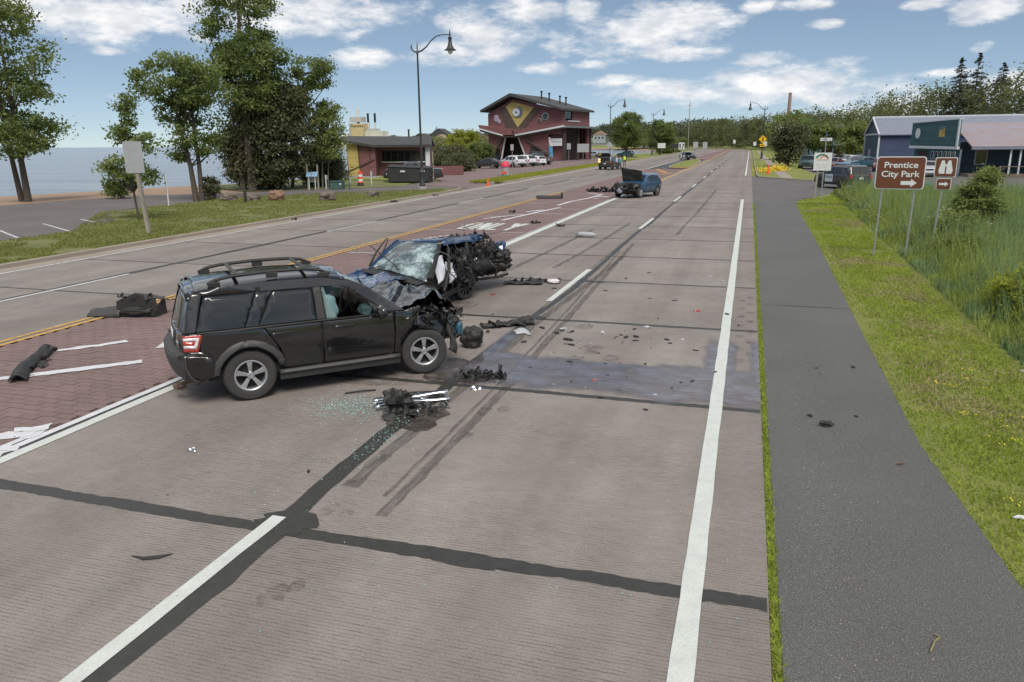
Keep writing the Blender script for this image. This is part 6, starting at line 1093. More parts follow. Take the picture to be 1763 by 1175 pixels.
for i, (x, y, z, rx, rz_, lb) in enumerate(((5.95,17.6,.15,1.05,.85,'yellow-green bushy clump at the foot of the reeds'),(7.3,16.8,.25,1.3,1.05,'larger yellow-green clump right of the first, at the picture edge'),(5.6,14.6,-.1,.6,.5,'low dark green clump at the lower end of the ditch'),(8.2,20.8,.35,1.35,1.1,'tall yellow-green clump at the right picture edge behind the larger one'),(6.3,25.5,.0,.8,.7,'leafy green weeds behind the binocular sign'))): tree(lb, (x, y, -.6), [(0,0,.6+z,rx,rx,rz_,1),(.3,.2,.3,rx*.8,rx*.8,.4,.5)], [], ('leaf_yellow','leaf_yellow','leaf','leaf_yellow','leaf_light')[i], 80, 200, .17, .045, 72+i, name='weed_clump', cat='bush', twigs=0)
wf_ = tree('dogwood with flat white flower heads among the reeds', (6.9,29,-.5), [(0,0,1.0,.8,.7,.6,1)], [], 'leaf_light', 40, 100, .2, .06, 78, name='flowering_shrub', cat='shrub', twigs=0); P_, _ = cluster_pts(np.random.default_rng(16), [(0,-.2,1.4,1.0,.8,.5,1)], 12, 18, .06); leaf_mesh('blossom', P_, np.full(len(P_), .025), 'flower_white', wf_, up=2)
P_, _ = cluster_pts(np.random.default_rng(17), [(3.2,11.5,.05,.5,2.5,.02,1),(3.0,8.2,.05,.4,.8,.02,.6)], 9, 12, .08); P_[:, 2] = vz(P_[:, 0], P_[:, 1])+.05; stuff(leaf_mesh('dandelions', P_, np.full(len(P_), .016), 'flower_yellow', None, up=2), 'small yellow flowers scattered in the verge grass', 'flowers')
P_, _ = cluster_pts(np.random.default_rng(18), [(3.4,96,.2,1.2,2,.1,1),(1.9,92,.2,.6,2,.1,.6)], 16, 60, .4); stuff(leaf_mesh('yellow_flower_bed', P_, np.full(len(P_), .10), 'flower_yellow', None), 'bed of yellow flowers beside the far sidewalk', 'flowers')
# ================================================================== street furniture
mat('lamp_paint', (.035, .036, .040), .5, var=.2, vscale=5); mat('lamp_glass', (.62, .63, .60), .3); mat('galv', (.30, .31, .31), .5, metal=.4, var=.15, vscale=6); mat('sign_back', (.40, .41, .42), .5, metal=.3, var=.1, vscale=4); mat('post_wood', (.26, .24, .20), .85, var=.25, vscale=7, stretch=(1, 1, .15))
mat('brown_sign', (.125, .042, .018), .5, var=.06, vscale=3); mat('sign_white', (.62, .64, .64), .5); mat('sign_yellow', (.72, .42, .01), .5); mat('sign_black', (.02, .02, .02), .5); mat('orange', (.75, .10, .03), .6); mat('steel_dark', (.028, .028, .029), .6, var=.3, vscale=3); mat('utility_green', (.045, .10, .09), .6); mat('hydrant_teal', (.04, .20, .17), .5); mat('rock', (.15, .125, .105), .9, var=.4, vscale=4, bump=.8, bscale=8); mat('rock_red', (.22, .135, .09), .9, var=.3, vscale=4, bump=.8, bscale=8); mat('flag_blue', (.05, .26, .46), .7, var=.35, vscale=2.5); mat('flag_pale', (.50, .40, .42), .7, var=.3, vscale=3); mat('concrete_base', (.33, .32, .30), .85); mat('street_green', (.05, .16, .10), .5)
def lamp(label, loc, rz, H=10.0, near=False):
    root = thing('street_lamp', label, 'lamp post', loc, rz, 'bell-shaded street lamps'); n_ = 14 if near else 8
    MB().lathe([(.36,-.1),(.36,.22),(.33,.25)], 16).build('footing', 'concrete_base', root)
    MB().lathe([(.24,.25),(.24,.4),(.19,.5),(.19,1.3),(.21,1.35),(.16,1.42),(.15,1.5),(.085,1.62)], 12).build('base', 'lamp_paint', root, smooth=True)
    MB().lathe([(.085,1.6),(.08,4),(.062,H-1.0),(.075,H-.98),(.075,H-.9),(.06,H-.88)], n_).build('pole', 'lamp_paint', root, smooth=True)
    MB().lathe([(.09,H-.92),(.09,H-.82),(.05,H-.75),(.04,H-.35),(.005,H-.05)], n_).build('finial', 'lamp_paint', root, smooth=True)
    arm = [(-.40,-.30),(-.47,-.45),(-.42,-.62),(-.2,-.78),(0,-.82),(.35,-.72),(.7,-.45),(1.05,-.05),(1.4,.22),(1.75,.34),(2.25,.36),(2.5,.36)]
    MB().tube([(x, 0, H+z) for x, z in arm], [.04,.05,.055,.06,.07,.06,.05,.042,.04,.038,.036,.04], 8).build('arm', 'lamp_paint', root, smooth=True)
    X_ = 2.5; Z_ = H+.36
    hd = MB().lathe([(.004,.38),(.035,.2),(.06,0),(.09,-.05),(.03,-.12),(.13,-.2),(.17,-.22),(.12,-.34),(.13,-.55),(.2,-.8),(.30,-.98),(.34,-1.02),(.46,-1.06),(.46,-1.10),(.25,-1.12)], 16, None, (X_, 0, Z_)).build('lamp_shade', 'lamp_paint', root, smooth=True)
    MB().lathe([(.2,-1.1),(.19,-1.22),(.12,-1.34),(.02,-1.38)], 12, None, (X_, 0, Z_)).build('globe', 'lamp_glass', hd, smooth=True); return root
lamp('nearest tall street lamp beside the driveway entrance', (-24.2,55.3,.05), R_(10), 10.9, True)
lamp('second street lamp, in front of the stopped black vehicle', (-24.6,142,.08), R_(5), 10.4); lamp('third street lamp on the left, right of the open crowned tree', (-22.6,190,.08), 0, 10.4); lamp('fourth street lamp on the left, behind the island signs', (-22.8,268,.08), 0, 10.4); lamp('farthest street lamp on the left before the bend', (-23,405,.08), 0, 10.4)
lamp('lone street lamp on the right with arm reaching back over the road', (2.1,147,.08), R_(182), 9.6)
def rsq(w_, h, r, n_=5):
    P = []
    for cx, cy, a0 in ((w_/2-r, h/2-r, 0), (-w_/2+r, h/2-r, 90), (-w_/2+r, -h/2+r, 180), (w_/2-r, -h/2+r, 270)): P += [(cx+r*math.cos(R_(a0+90*i/n_)), cy+r*math.sin(R_(a0+90*i/n_))) for i in range(n_+1)]
    return P
def plate(name, w_, h, z, m, parent, y=0, r=.04, th=.012, x=0): return MB().prism(rsq(w_, h, r), lambda u, v, d: (x+u, y+d, z+v), -th, 0).build(name, m, parent)
def lettering(name, body, size, m, parent, x, y, z, sx=1): return text(name, body, size, m, parent, (x, y, z), (R90, 0, 0), .003, sx=sx)
def arrow(name, x, y, z, L, m, parent, th=.006):
    P = [(-L/2,-.13*L),(.12*L,-.13*L),(.12*L,-.28*L),(L/2,0),(.12*L,.28*L),(.12*L,.13*L),(-L/2,.13*L)]; return MB().prism(P, lambda u, v, d: (x+u, y+d, z+v), -th, 0).build(name, m, parent)
# brown park sign
bs = thing('park_sign', 'brown park direction sign with white lettering and arrow on two steel posts', 'sign', (4.45,26.1,-.15), R_(-7))
for x, dx in ((-.44, -.05), (.46, -.05)): MB().beam((x+dx, .03, 0), (x, .03, 2.6), .07, .05).build('post', 'galv', bs)
plate('sign_border', 1.36, .98, 2.66, 'sign_white', bs, -.01, .09); pl = plate('sign_face', 1.30, .92, 2.66, 'brown_sign', bs, -.024, .075)
lettering('sign_lettering', 'Prentice', .25, 'sign_white', pl, .0, -.040, 2.89, 1.12); lettering('sign_lettering', 'City Park', .25, 'sign_white', pl, .0, -.040, 2.62, 1.10); arrow('sign_arrow', .26, -.036, 2.36, .44, 'sign_white', pl)
bn2 = thing('binocular_sign', 'small square brown sign with white binoculars above a brown arrow plate', 'sign', (6.0,27.6,-.35), R_(-7))
MB().beam((-.12, .03, 0), (.02, .03, 3.2), .07, .05).build('post', 'galv', bn2); plate('sign_border', .62, .62, 2.98, 'sign_white', bn2, -.01, .05); f1_ = plate('sign_face', .57, .57, 2.98, 'brown_sign', bn2, -.024, .04)
for s_ in (-1, 1): MB().prism([(s_*.02,-.20),(s_*.17,-.20),(s_*.20,-.10),(s_*.15,.12),(s_*.13,.21),(s_*.05,.21),(s_*.02,.08)], lambda u, v, d: (u, d, 2.98+v), -.046, -.036).build('binocular_half', 'sign_white', f1_)
MB().box((0, -.041, 3.04), (.06, .010, .08)).build('binocular_bridge', 'sign_white', f1_); plate('arrow_border', .42, .36, 2.46, 'sign_white', bn2, -.01, .04); f2_ = plate('arrow_face', .38, .32, 2.46, 'brown_sign', bn2, -.024, .03); arrow('sign_arrow', 0, -.036, 2.46, .27, 'sign_white', f2_)
# white notice with arched emblem, wooden post
wsn = thing('welcome_sign', 'white notice board with arched green and orange emblem on a wooden post', 'sign', (4.25,50.2,0), R_(-3))
MB().beam((-.28,.06,0), (-.22,.06,1.9), .13, .11).build('post', 'post_wood', wsn); MB().beam((.1,.06,0), (.1,.06,1.9), .06, .06).build('thin_post', 'galv', wsn); fc = plate('sign_face', 1.0, 1.05, 2.25, 'sign_white', wsn, -.01, .02, .02)
mat('emblem_green', (.05, .18, .12), .6); mat('emblem_orange', (.60, .20, .05), .6)
def archp(r0, r1): return arc(0, 0, r1, 15, 165, 10)+arc(0, 0, r0, 165, 15, 10)
for r0, r1, mm_, dx in ((.24,.33,'emblem_green',-.05),(.17,.23,'emblem_orange',.08)): MB().prism(archp(r0, r1), lambda u, v, d: (u*1.15+dx, d, 2.38+v), -.04, -.032).build('emblem_arch', mm_, fc)
MB().beam((-.35,-.036,2.36), (.35,-.036,2.36), .008, .03, up=(0,0,1)).build('emblem_line', 'emblem_orange', fc); scribble('sign_lettering', .72, .09, 'stack_grey', fc, 0, -.034, 2.07, (4, 6), 5); scribble('sign_lettering', .60, .09, 'stack_grey', fc, 0, -.034, 1.92, (4, 4), 6)
sn = thing('street_name_sign', 'white street name blade on a thin pole behind the notice board', 'sign', (4.75,55,0)); MB().tube([(0,0,0),(0,0,3.7)], .035, 6).build('pole', 'galv', sn); nb_ = MB().box((0,0,3.55), (.72,.03,.2)).build('name_blade', 'sign_white', sn); scribble('name_lettering', .56, .11, 'blue_print', nb_, 0, -.018, 3.55, (6, 2), 7); MB().box((0,0,3.85), (.03,.62,.2)).build('name_blade', 'blue_print', sn)
# blank back of a sign, left
sl = thing('blank_sign', 'blank grey back of a large sign on a wooden post by the left kerb', 'sign', (-23.3,25.1,.08), R_(12)); MB().beam((.18,0,0), (0,0,2.75), .15, .13).build('post', 'post_wood', sl); plate('sign_back', .78, 1.22, 3.02, 'sign_back', sl, -.09, .05, .01); MB().tube([(-.05,-.02,3.66),(-.05,-.02,3.7)], .01, 6).build('bolt', 'galv', sl)
# pedestrian warning sign on the right lamp post
def diamond(label, loc, rz, z, half, m, name, back=None, post=None, group=None):
    t_ = thing(name, label, 'sign', loc, rz, group)
    if post: MB().tube([(0,.04,0),(0,.04,z+.2)], .04, 6).build('post', post, t_)
    f = MB().prism([(0,half),(half,0),(0,-half),(-half,0)], lambda u, v, d: (u, d, z+v), -.02, 0).build('sign_face', m, t_); return t_, f
pd, f = diamond('yellow diamond pedestrian warning sign with arrow plate on the right lamp post', (2.1,146.7,.08), 0, 3.7, .72, 'sign_yellow', 'pedestrian_sign')
for P in ([(-.06,.30),(.06,.30),(.06,.42),(-.06,.42)], [(-.12,-.05),(.1,-.05),(.12,.26),(-.08,.26)], [(-.1,-.05),(.02,-.05),(-.12,-.42),(-.24,-.42)], [(0,-.05),(.1,-.05),(.24,-.40),(.14,-.42)]): MB().prism(P, lambda u, v, d: (u, d, 3.7+v), -.035, -.022).build('walking_figure', 'sign_black', f)
ap_ = plate('arrow_plate', .85, .5, 2.65, 'sign_yellow', pd); arrow('sign_arrow', 0, -.02, 2.65, .5, 'sign_black', ap_).rotation_euler = (0, 0, 0)
diamond('back of a diamond warning sign by the left kerb, above the standing people', (-21.9,126,.08), 0, 3.0, .55, 'sign_back', 'warning_sign', post='galv')
# median keep-right sign and others
kr = thing('keep_right_sign', 'white keep right sign on the nose of the grassy median island', 'sign', (-9.1,110.5,.15)); MB().tube([(0,.05,0),(0,.05,3.3)], .04, 6).build('post', 'galv', kr); kf = plate('sign_face', .78, .95, 2.75, 'sign_white', kr)
for P in ([(-.25,-.35),(-.12,-.35),(-.1,.2),(-.2,.35),(-.32,.2)], [(.02,-.4),(.14,-.4),(.30,.1),(.36,.32),(.12,.3),(.17,.12)]): MB().prism(P, lambda u, v, d: (u, d, 2.75+v), -.024, -.014).build('keep_right_mark', 'sign_black', kf)
rf2 = plate('reflector', .10, .6, 1.4, 'sign_white', kr)
def post_sign(label, loc, w_, h, z, m='sign_white', rz=0, post='galv', group='small roadside signs', letters=None):
    t_ = thing('road_sign', label, 'sign', loc, rz, group); MB().tube([(0,.05,0),(0,.05,z+h/2)], .035, 6).build('post', post, t_); f = plate('sign_face', w_, h, z, m, t_)
    if letters:
        for i, q in enumerate(letters): scribble('sign_lettering', w_*.7, h*.12, 'steel_dark', f, 0, -.016, z+h*.25-i*h*.25, (len(q),), 8+i)
    return t_
post_sign('back of a tall narrow sign on the median island', (-8.6,132,.15), .8, .95, 2.8, 'sign_back'); post_sign('tall narrow grey post sign on the left strip near the red-capped bin', (-23.9,78.3,.08), .34, .62, 3.0, 'sign_back', post='galv'); post_sign('leftmost of the sign backs before the maroon building', (-26.6,117,.05), .62, .9, 2.9, 'sign_back'); post_sign('wide pale board before the dark porch of the maroon building', (-25.4,122,.05), 1.9, 1.3, 2.6, 'sign_back'); post_sign('thin grey post right behind the nearest street lamp', (-23.8,56.6,.08), .10, .9, 2.4, 'post_wood', post='post_wood')
post_sign('small white notice under the dark evergreen by the trail', (-38.4,57.6,-.03), .42, .62, 1.25, letters=('NO','PARKING')); post_sign('white board on the shore near the third lamp', (-20.9,195,.08), 1.9, 1.2, 2.5); post_sign('dark board beside the white one on the shore', (-18.6,205,.08), 2.6, 1.0, 2.4, 'steel_dark'); post_sign('pale sign back at the far end of the island', (-9.4,175,.05), 1.0, 1.4, 2.6, 'sign_back'); post_sign('small speed sign on the right before the wood', (4.0,230,.08), 1.0, 1.3, 2.6); post_sign('white sign board right of the far pavement', (6.4,190,.08), 1.7, 1.4, 2.4); post_sign('tiny white sign at the far bend', (-6.5,345,.05), 1.0, 1.5, 3.2); post_sign('white sign on the right of the road rise', (1.6,300,.08), 1.0, 1.4, 2.4); post_sign('slim white marker stake in the lawn near the leaning trunks', (-32.4,37.0,0), .05, 1.0, 1.4, 'sign_white', post='sign_white')
# cones, drum, red-capped bin, dumpster, utility boxes, hydrant, flag
def cone(label, loc, h=.72):
    t_ = thing('traffic_cone', label, 'cone', loc, 0, 'traffic cones'); MB().box((0,0,.02), (.36,.36,.04)).build('base', 'orange', t_); MB().lathe([(.14,.04),(.035,h),(.02,h+.01)], 14).build('body', 'orange', t_, smooth=True); MB().lathe([(.093,h*.42),(.058,h*.72)], 14).build('reflective_band', 'sign_white', t_)
cone('orange cone standing at the driveway entrance', (-21.2,62.3,-.02)); cone('orange cone on the corner lawn across the side street', (2.0,86,.085), .95)
dr = thing('traffic_drum', 'orange and white striped traffic drum on the grass by the small building', 'traffic drum', (-32.6,61.0,-.02)); MB().lathe([(.32,0),(.32,.1),(.26,.12),(.24,.35)], 14).build('base', 'rubber', dr)
for i, mm_ in enumerate(('orange','sign_white','orange','sign_white','orange')): MB().lathe([(.25-.012*i,.2+i*.2),(.24-.012*i,.4+i*.2)], 14).build('band', mm_, dr)
MB().box((0,0,1.28), (.12,.05,.18)).build('handle', 'orange', dr)
o = tag(MB().beam((-34.2,60.4,.75), (-31.0,61.6,.75), .05, .12).build('barrier_rail', 'sign_back', None), 'pale horizontal rail behind the striped drum', 'barrier')
bn3 = thing('litter_bin', 'round pale bin with bright red domed lid on the left strip', 'bin', (-26.0,82.6,.05)); MB().lathe([(.42,0),(.45,.9),(.40,.95)], 16).build('drum', 'sign_back', bn3); MB().lathe([(.52,.92),(.52,1.0),(.44,1.3),(.2,1.5),(.02,1.52)], 16).build('lid', 'pink_red', bn3, smooth=True); MB().box((0,-.44,.3), (.5,.06,.26)).build('orange_panel', 'orange', bn3)
dm = thing('dumpster', 'black steel dumpster with two white labels near the small park building', 'dumpster', (-30.6,67.2,0), R_(14)); 
MB().prism([(-1.9,.1),(1.9,.1),(2.0,1.25),(-2.0,1.45)], lambda u, v, d: (u, d, v), -.9, .9).build('body', 'steel_dark', dm, bevel=.02); MB().add([(-2.05,-.95,1.46),(2.05,-.95,1.26),(2.05,.95,1.4),(-2.05,.95,1.6)], [(0,1,2,3)]).build('lid', 'black_trim', dm, solid=.05)
for x in (-1.9, -.95, 0, .95, 1.9): MB().beam((x,-.93,.12), (x,-.93,1.22), .05, .08).build('rib', 'steel_dark', dm)
for x in (-.55, 1.3): MB().box((x,-.97,1.05), (.45,.02,.14)).build('white_label', 'sign_white', dm)
for x in (-2.0, 2.0): MB().tube([(x,-.7,.6),(x,.7,.6)], .07, 8).build('lift_arm', 'steel_dark', dm)
ub = thing('utility_box', 'low green transformer box near the trail', 'utility box', (-32.4,56.6,-.02), R_(15)); MB().box((0,0,.3), (1.05,.8,.6)).build('cabinet', 'utility_green', ub, bevel=.02); MB().box((0,-.02,.63), (1.12,.88,.06)).build('lid', 'utility_green', ub, bevel=.02); MB().box((.36,-.41,.42), (.14,.01,.12)).build('white_label', 'sign_white', ub)
for lb, x, y, h in (('white marker post left of the green transformer box',-33.2,56.2,1.15),('short pale green pedestal right of the transformer box',-31.5,57.0,.8),('white stake with grey tag right of the striped drum',-32.0,61.9,1.25)):
    t_ = thing('marker_post', lb, 'post', (x, y, -.03), 0, 'marker posts by the trail'); MB().tube([(0,0,0),(0,0,h)], .05, 6).build('stake', 'sign_white' if 'pale' not in lb else 'utility_green', t_); MB().box((.08,0,h-.18), (.16,.05,.34)).build('tag_plate', 'sign_back', t_)
ks = thing('notice_stand', 'wooden notice stand with two pale blue sheets by the trail', 'notice stand', (-33.9,55.4,-.03), R_(14))
for x in (-.42, .42): MB().beam((x,0,0), (x,0,2.0), .14, .10).build('post', 'post_wood', ks); MB().beam((x*.6,-.3,0), (x*.6,-.25,1.1), .05, .05).build('white_leg', 'sign_white', ks)
for x in (-.24, .24): MB().add([(x-.22,-.32,1.05),(x+.22,-.32,1.05),(x+.22,-.08,1.42),(x-.22,-.08,1.42)], [(0,1,2,3)]).build('notice_sheet', 'light_bar', ks, solid=.02)
MB().box((0,.02,.9), (.7,.04,.6)).build('back_board', 'post_wood', ks); mat('dummy_dark', (.04,.04,.04), .8)
tag(MB().lathe([(.09,0),(.085,.75),(.05,.8)], 8).build('bollard', 'black_trim', None, loc=(-29.7,40.6,.08)), 'short black bollard standing between the boulders', 'bollard')
tag(MB().lathe([(.14,0),(.13,1.9),(.05,1.95)], 8).build('timber_pile', 'post_wood', None, loc=(-43.5,47,-.08)), 'weathered timber pile at the edge of the beach', 'post')
hy = thing('fire_hydrant', 'teal fire hydrant beyond the reeds at the side street', 'hydrant', (11.5,57.0,0)); MB().lathe([(.2,0),(.2,.1),(.13,.12),(.13,.5),(.17,.52),(.15,.66),(.05,.74)], 12).build('barrel', 'hydrant_teal', hy, smooth=True); MB().tube([(-.24,0,.42),(.24,0,.42)], .07, 8).build('outlet', 'hydrant_teal', hy); MB().tube([(0,-.24,.40),(0,0,.40)], .08, 8).build('outlet', 'hydrant_teal', hy)
fg = thing('feather_flag', 'tall blue and pale feather banner before the notice board', 'flag', (-35.9,143,0), R_(-10)); MB().tube([(-.5,0,0),(-.5,0,4.0),(-.2,0,4.5)], .03, 6).build('pole', 'galv', fg)
MB().grid(lambda u, v: (-.48+.95*v*(1-.25*u)-.05*math.sin(u*3), .08*math.sin(v*5+u*4), .5+2.3*u), 12, 6).build('lower_cloth', 'flag_blue', fg, smooth=True, solid=.01); MB().grid(lambda u, v: (-.48+.75*v*math.sqrt(max(.02, 1-u*.85)), .08*math.sin(v*5+u*4+2), 2.8+1.7*u), 10, 6).build('upper_cloth', 'flag_pale', fg, smooth=True, solid=.01)
# boulders
for i, (x, y, sx, sz, mm_, lb) in enumerate(((-32.1,42.2,.75,.42,'rock','dark flat boulder at the left end of the row'),(-30.5,42.4,.55,.38,'rock','small dark boulder, second from the left in the row'),(-28.9,42.7,.75,.55,'rock_red','reddish split boulder in the middle of the row'),(-25.5,43.3,.75,.52,'rock','grey blocky boulder right of the bollard'),(-24.3,47.2,.52,.36,'rock','lone round boulder near the nearest lamp'))):
    o = lump('boulder', (0, 0, sz*.55), (sx*.62, .42, sz*.66), mm_, None, 60+i*3, .35, .18, 12, 3.2, 30); o.location = (x, y, .04); tag(o, lb, 'boulder', 'boulders along the lawn edge')
# utility pole and far mast
up_ = thing('utility_pole', 'tall bare utility pole by the far bend', 'pole', (-24.6,330,0)); MB().tube([(0,0,0),(0,0,19)], [.2,.12], 8).build('pole', 'post_wood', up_); MB().beam((-1.2,0,17.8), (1.2,0,17.8), .12, .12).build('crossarm', 'post_wood', up_)
# ================================================================== wreckage on the road
DG = 'crash debris on the road'
def deb(name, label, parts, loc, rz=0, cat='debris'):
    t_ = thing(name, label, cat, loc, rz, DG)
    for nm, o in parts(t_): pass
    return t_
# bumper cover left
t_ = thing('bumper_cover', 'large black bumper cover lying on the yellow line at the left', 'bumper', (-12.3,12.6,0), R_(12), DG)
MB().prism([(-.36,.0),(.48,.01),(.55,.14),(.52,.42),(.10,.52),(-.34,.34)], lambda u, v, d: (u+.12*d, d+.05*v, v-.10*d), 0, .05).build('cover', 'black_trim', t_, bevel=.015); MB().add([(-.34,.05,.34),(.10,.05,.52),(.52,.05,.42),(.66,.42,.30),(.22,.50,.40),(-.26,.46,.26)], [(0,1,4,5),(1,2,3,4)]).build('upper_lip', 'grey_trim', t_, solid=.02); MB().prism([(.05,.0),(.45,.0),(.42,.38),(.1,.25)], lambda u, v, d: (.52+.1*d, u, v), 0, .02).build('end_wing', 'black_trim', t_, bevel=.01)
MB().grid(lambda u, v: (-.98+.72*u, -.08+.40*v, .02+.20*math.sin(v*2.7)*(.6+.5*u)+.03*noise.noise((u*5, v*5, 4))), 12, 8).build('side_piece', 'grey_trim', t_, smooth=True, solid=.02); lump('bracket', (.1, -.03, .14), (.3, .05, .07), 'black_trim', t_, 88); shards('torn_edge', (.1, 0, .45), (.45, .06, .03), 8, 'black_trim', t_, 89, .05, .18)
t_ = thing('fender_strip', 'long dark torn liner strip lying across the white tape in the turn lane', 'debris', (-11.15,9.15,0), R_(128), DG); MB().grid(lambda u, v: (-1.0+2.0*u, -.13+.26*v+.05*math.sin(u*5), .03+.15*math.sin(v*3.0)*(.7+.4*noise.noise((u*4, 2, 2)))+.02*noise.noise((u*9, v*6, 5))), 26, 9).build('liner', 'black_trim', t_, smooth=True, solid=.015); shards('torn_edge', (0, -.1, .07), (.9, .08, .04), 12, 'black_trim', t_, 71, .06, .2)
# bag
o = lump('black_sack', (0, 0, .16), (.19, .17, .20), 'black_trim', None, 91, .30, .12, 24, 2.2, 70); o.location = (-4.5,12.2,0); tag(o, 'crumpled black sack sitting in front of the right front wheel', 'sack', DG)
# chrome grille piece with black lump
t_ = thing('grille_fragment', 'bent chrome grille bars with torn black plastic on the lane seam', 'grille', (-4.2,8.95,0), R_(36), DG)
for i, (y, z) in enumerate(((.0,.05),(.08,.10),(.16,.06))): MB().grid(lambda u, v, y=y, z=z: (-.50+1.05*u, y+.05*v+.10*math.sin(u*2.8), z+.03*v+.02*math.sin(u*6+y*20)), 16, 2).build('chrome_bar', 'chrome', t_, smooth=True, solid=.012)
lump('torn_plastic', (-.18, -.12, .14), (.17, .13, .16), 'black_trim', t_, 93, .7, .5); shards('plastic_scraps', (-.1, -.22, .04), (.34, .2, .015), 22, 'black_trim', t_, 94, .05, .2); shards('chrome_scraps', (.25, -.12, .03), (.25, .12, .02), 8, 'chrome', t_, 95, .04, .14)
MB().tube([(.05+.42*math.cos(a), .30+.16*math.sin(a), .02+.05*math.sin(a)) for a in np.linspace(.2, 3.0, 14)], .014, 6).build('rubber_loop', 'black_trim', t_, smooth=True)
o = tag(MB().tube([(-.22,-.03,.015),(0,.0,.03),(.22,.06,.015)], .014, 6).build('rubber_strip', 'black_trim', None, smooth=True, loc=(-5.2,9.35,0), rz=R_(25)), 'thin curved black rubber strip left of the chrome grille piece', 'debris', DG)
t_ = thing('undertray_piece', 'flat dark undertray with white lamp piece beside the lane dash', 'debris', (-5.1,18.45,0), R_(10), DG); MB().grid(lambda u, v: (-.75+1.0*u, -.22+.40*v, .03+.05*noise.noise((u*5, v*5, 1))+.04*abs(math.sin(u*8))), 16, 8).build('tray', 'black_trim', t_, smooth=True, solid=.015); lump('white_lamp', (.52, .05, .07), (.15, .08, .05), 'white_lens', t_, 96, .3, .2); shards('scraps', (.1, .12, .05), (.7, .12, .03), 18, 'black_trim', t_, 97, .06, .24)
t_ = thing('torn_liner', 'crumpled dark wheel liner lying on the lane seam ahead of the black vehicle', 'debris', (-4.35,13.9,0), R_(32), DG); MB().grid(lambda u, v: (-.55+1.05*u, -.15+.32*v, .02+.10*abs(noise.noise((u*4, v*4, 6)))+.10*math.sin(v*3.0)*u), 18, 8).build('liner', 'black_trim', t_, smooth=True, solid=.012); shards('scraps', (0, 0, .04), (.5, .18, .03), 16, 'torn_metal', t_, 98, .06, .2); MB().grid(lambda u, v: (-.05+.28*u, -.75+.3*v, .02+.07*math.sin(u*3)*math.sin(v*3)), 8, 8).build('clear_lens', 'clear_plastic', t_, smooth=True, solid=.01)
t_ = thing('torn_scrap', 'flat black torn scrap at the front wheel on the wet concrete', 'debris', (-3.72,10.5,0), R_(10), DG); shards('scraps', (0, 0, .04), (.34, .16, .03), 40, 'black_trim', t_, 99, .06, .24)
tag(shards('silver_scrap', (0, 0, .03), (.07, .03, .02), 5, 'chrome', None, 100, .05, .13), 'small shiny silver scrap just below the wet patch', 'debris', DG).location = (-3.62,9.95,0)
t_ = thing('long_plank', 'long dark strip of bumper lying by the yellow line farther up', 'debris', (-12.2,48.2,0), R_(8), DG); MB().grid(lambda u, v: (-.85+1.7*u, -.15+.3*v, .04+.16*math.sin(v*2.8)), 10, 6).build('strip', 'black_trim', t_, smooth=True, solid=.02); MB().box((.8,0,.2), (.1,.3,.4)).build('upright_end', 'black_trim', t_)
t_ = thing('front_wreckage', 'tangle of dark wreckage left of the blue hatchback', 'debris', (-9.9,55.5,0), R_(5), DG); shards('scraps', (0, 0, .12), (1.2, .4, .1), 70, 'torn_metal', t_, 101, .1, .5); shards('bright_scraps', (.3, -.2, .1), (1.0, .4, .06), 14, 'bare_metal', t_, 102, .08, .25)
t_ = thing('bottle', 'pale crushed plastic bottle lying in the lane beyond the wreck', 'bottle', (-5.75,28.5,0), R_(-8), DG); MB().lathe([(.02,-.34),(.09,-.3),(.1,0),(.09,.22),(.04,.32),(.04,.38)], 12, Matrix.Rotation(R90, 4, 'Y'), (0,0,.1)).build('shell', 'clear_plastic', t_, smooth=True); lump('label_part', (-.3,.05,.06), (.14,.08,.05), 'bare_metal', t_, 103)
tag(lump('foil_scrap', (0, 0, .02), (.045, .03, .025), 'chrome', None, 104, .5, .4, 8), 'small bright foil scrap below the white tape line, lower left', 'debris', DG).location = (-6.1,6.85,0)
tag(MB().prism([(-.17,-.03),(-.05,-.02),(.10,.06),(.16,.1),(.10,.0),(-.02,-.06)], lambda u, v, d: (u, v, d), .004, .012).build('black_chip', 'black_trim', None, loc=(-4.82,4.75,0)), 'bent black chip lying alone on the near left slab', 'debris', DG)
tag(shards('black_rag', (0, 0, .05), (.16, .05, .03), 10, 'black_trim', None, 105, .05, .16), 'black rag at the left kerb near the lawn', 'debris', DG).location = (-20.9,32.2,0)
for i, (x, y, lb) in enumerate(((-21.0,43.5,'second dark scrap along the left gutter'),(-20.7,49.5,'dark scrap in the gutter nearest the first lamp'),(-9.1,33.0,'dark crumb right of the painted lettering'),(-11.6,38,'dark crumb between lettering and yellow line'),(-7.6,32.0,'dark scrap on the white edge line'))): tag(shards('dark_scrap', (0, 0, .05), (.22, .09, .03), 9, 'black_trim', None, 110+i, .08, .26), lb, 'debris', DG).location = (x, y, 0)
t_ = tag(lump('plastic_chip', (0, 0, .03), (.07, .035, .03), 'black_trim', None, 120, .6, .5, 10), 'dark torn chip alone on the asphalt footpath', 'debris', DG); t_.location = (1.15,9.75,0)
tag(MB().tube([(-.05,-.1,.0),(.0,.02,.012),(.05,.1,.0),(.02,.12,.01)], .007, 5).build('straw', 'blade_dry', None, loc=(1.5,5.35,.0)), 'bent yellow straw on the near footpath', 'debris', DG); tag(MB().prism([(-.11,-.02),(.1,-.03),(.13,.03),(-.05,.04)], lambda u, v, d: (u, v, d), 0, .012).build('paper_scrap', 'plate_white', None, loc=(2.75,7.7,-.02)), 'pale paper scrap at the grass edge of the footpath', 'litter'); tag(lump('white_litter', (0, 0, .06), (.13, .06, .06), 'plate_white', None, 122, .4, .3, 8), 'white crumpled litter in the ditch at the right edge', 'litter').location = (4.45,13.4,-.2)
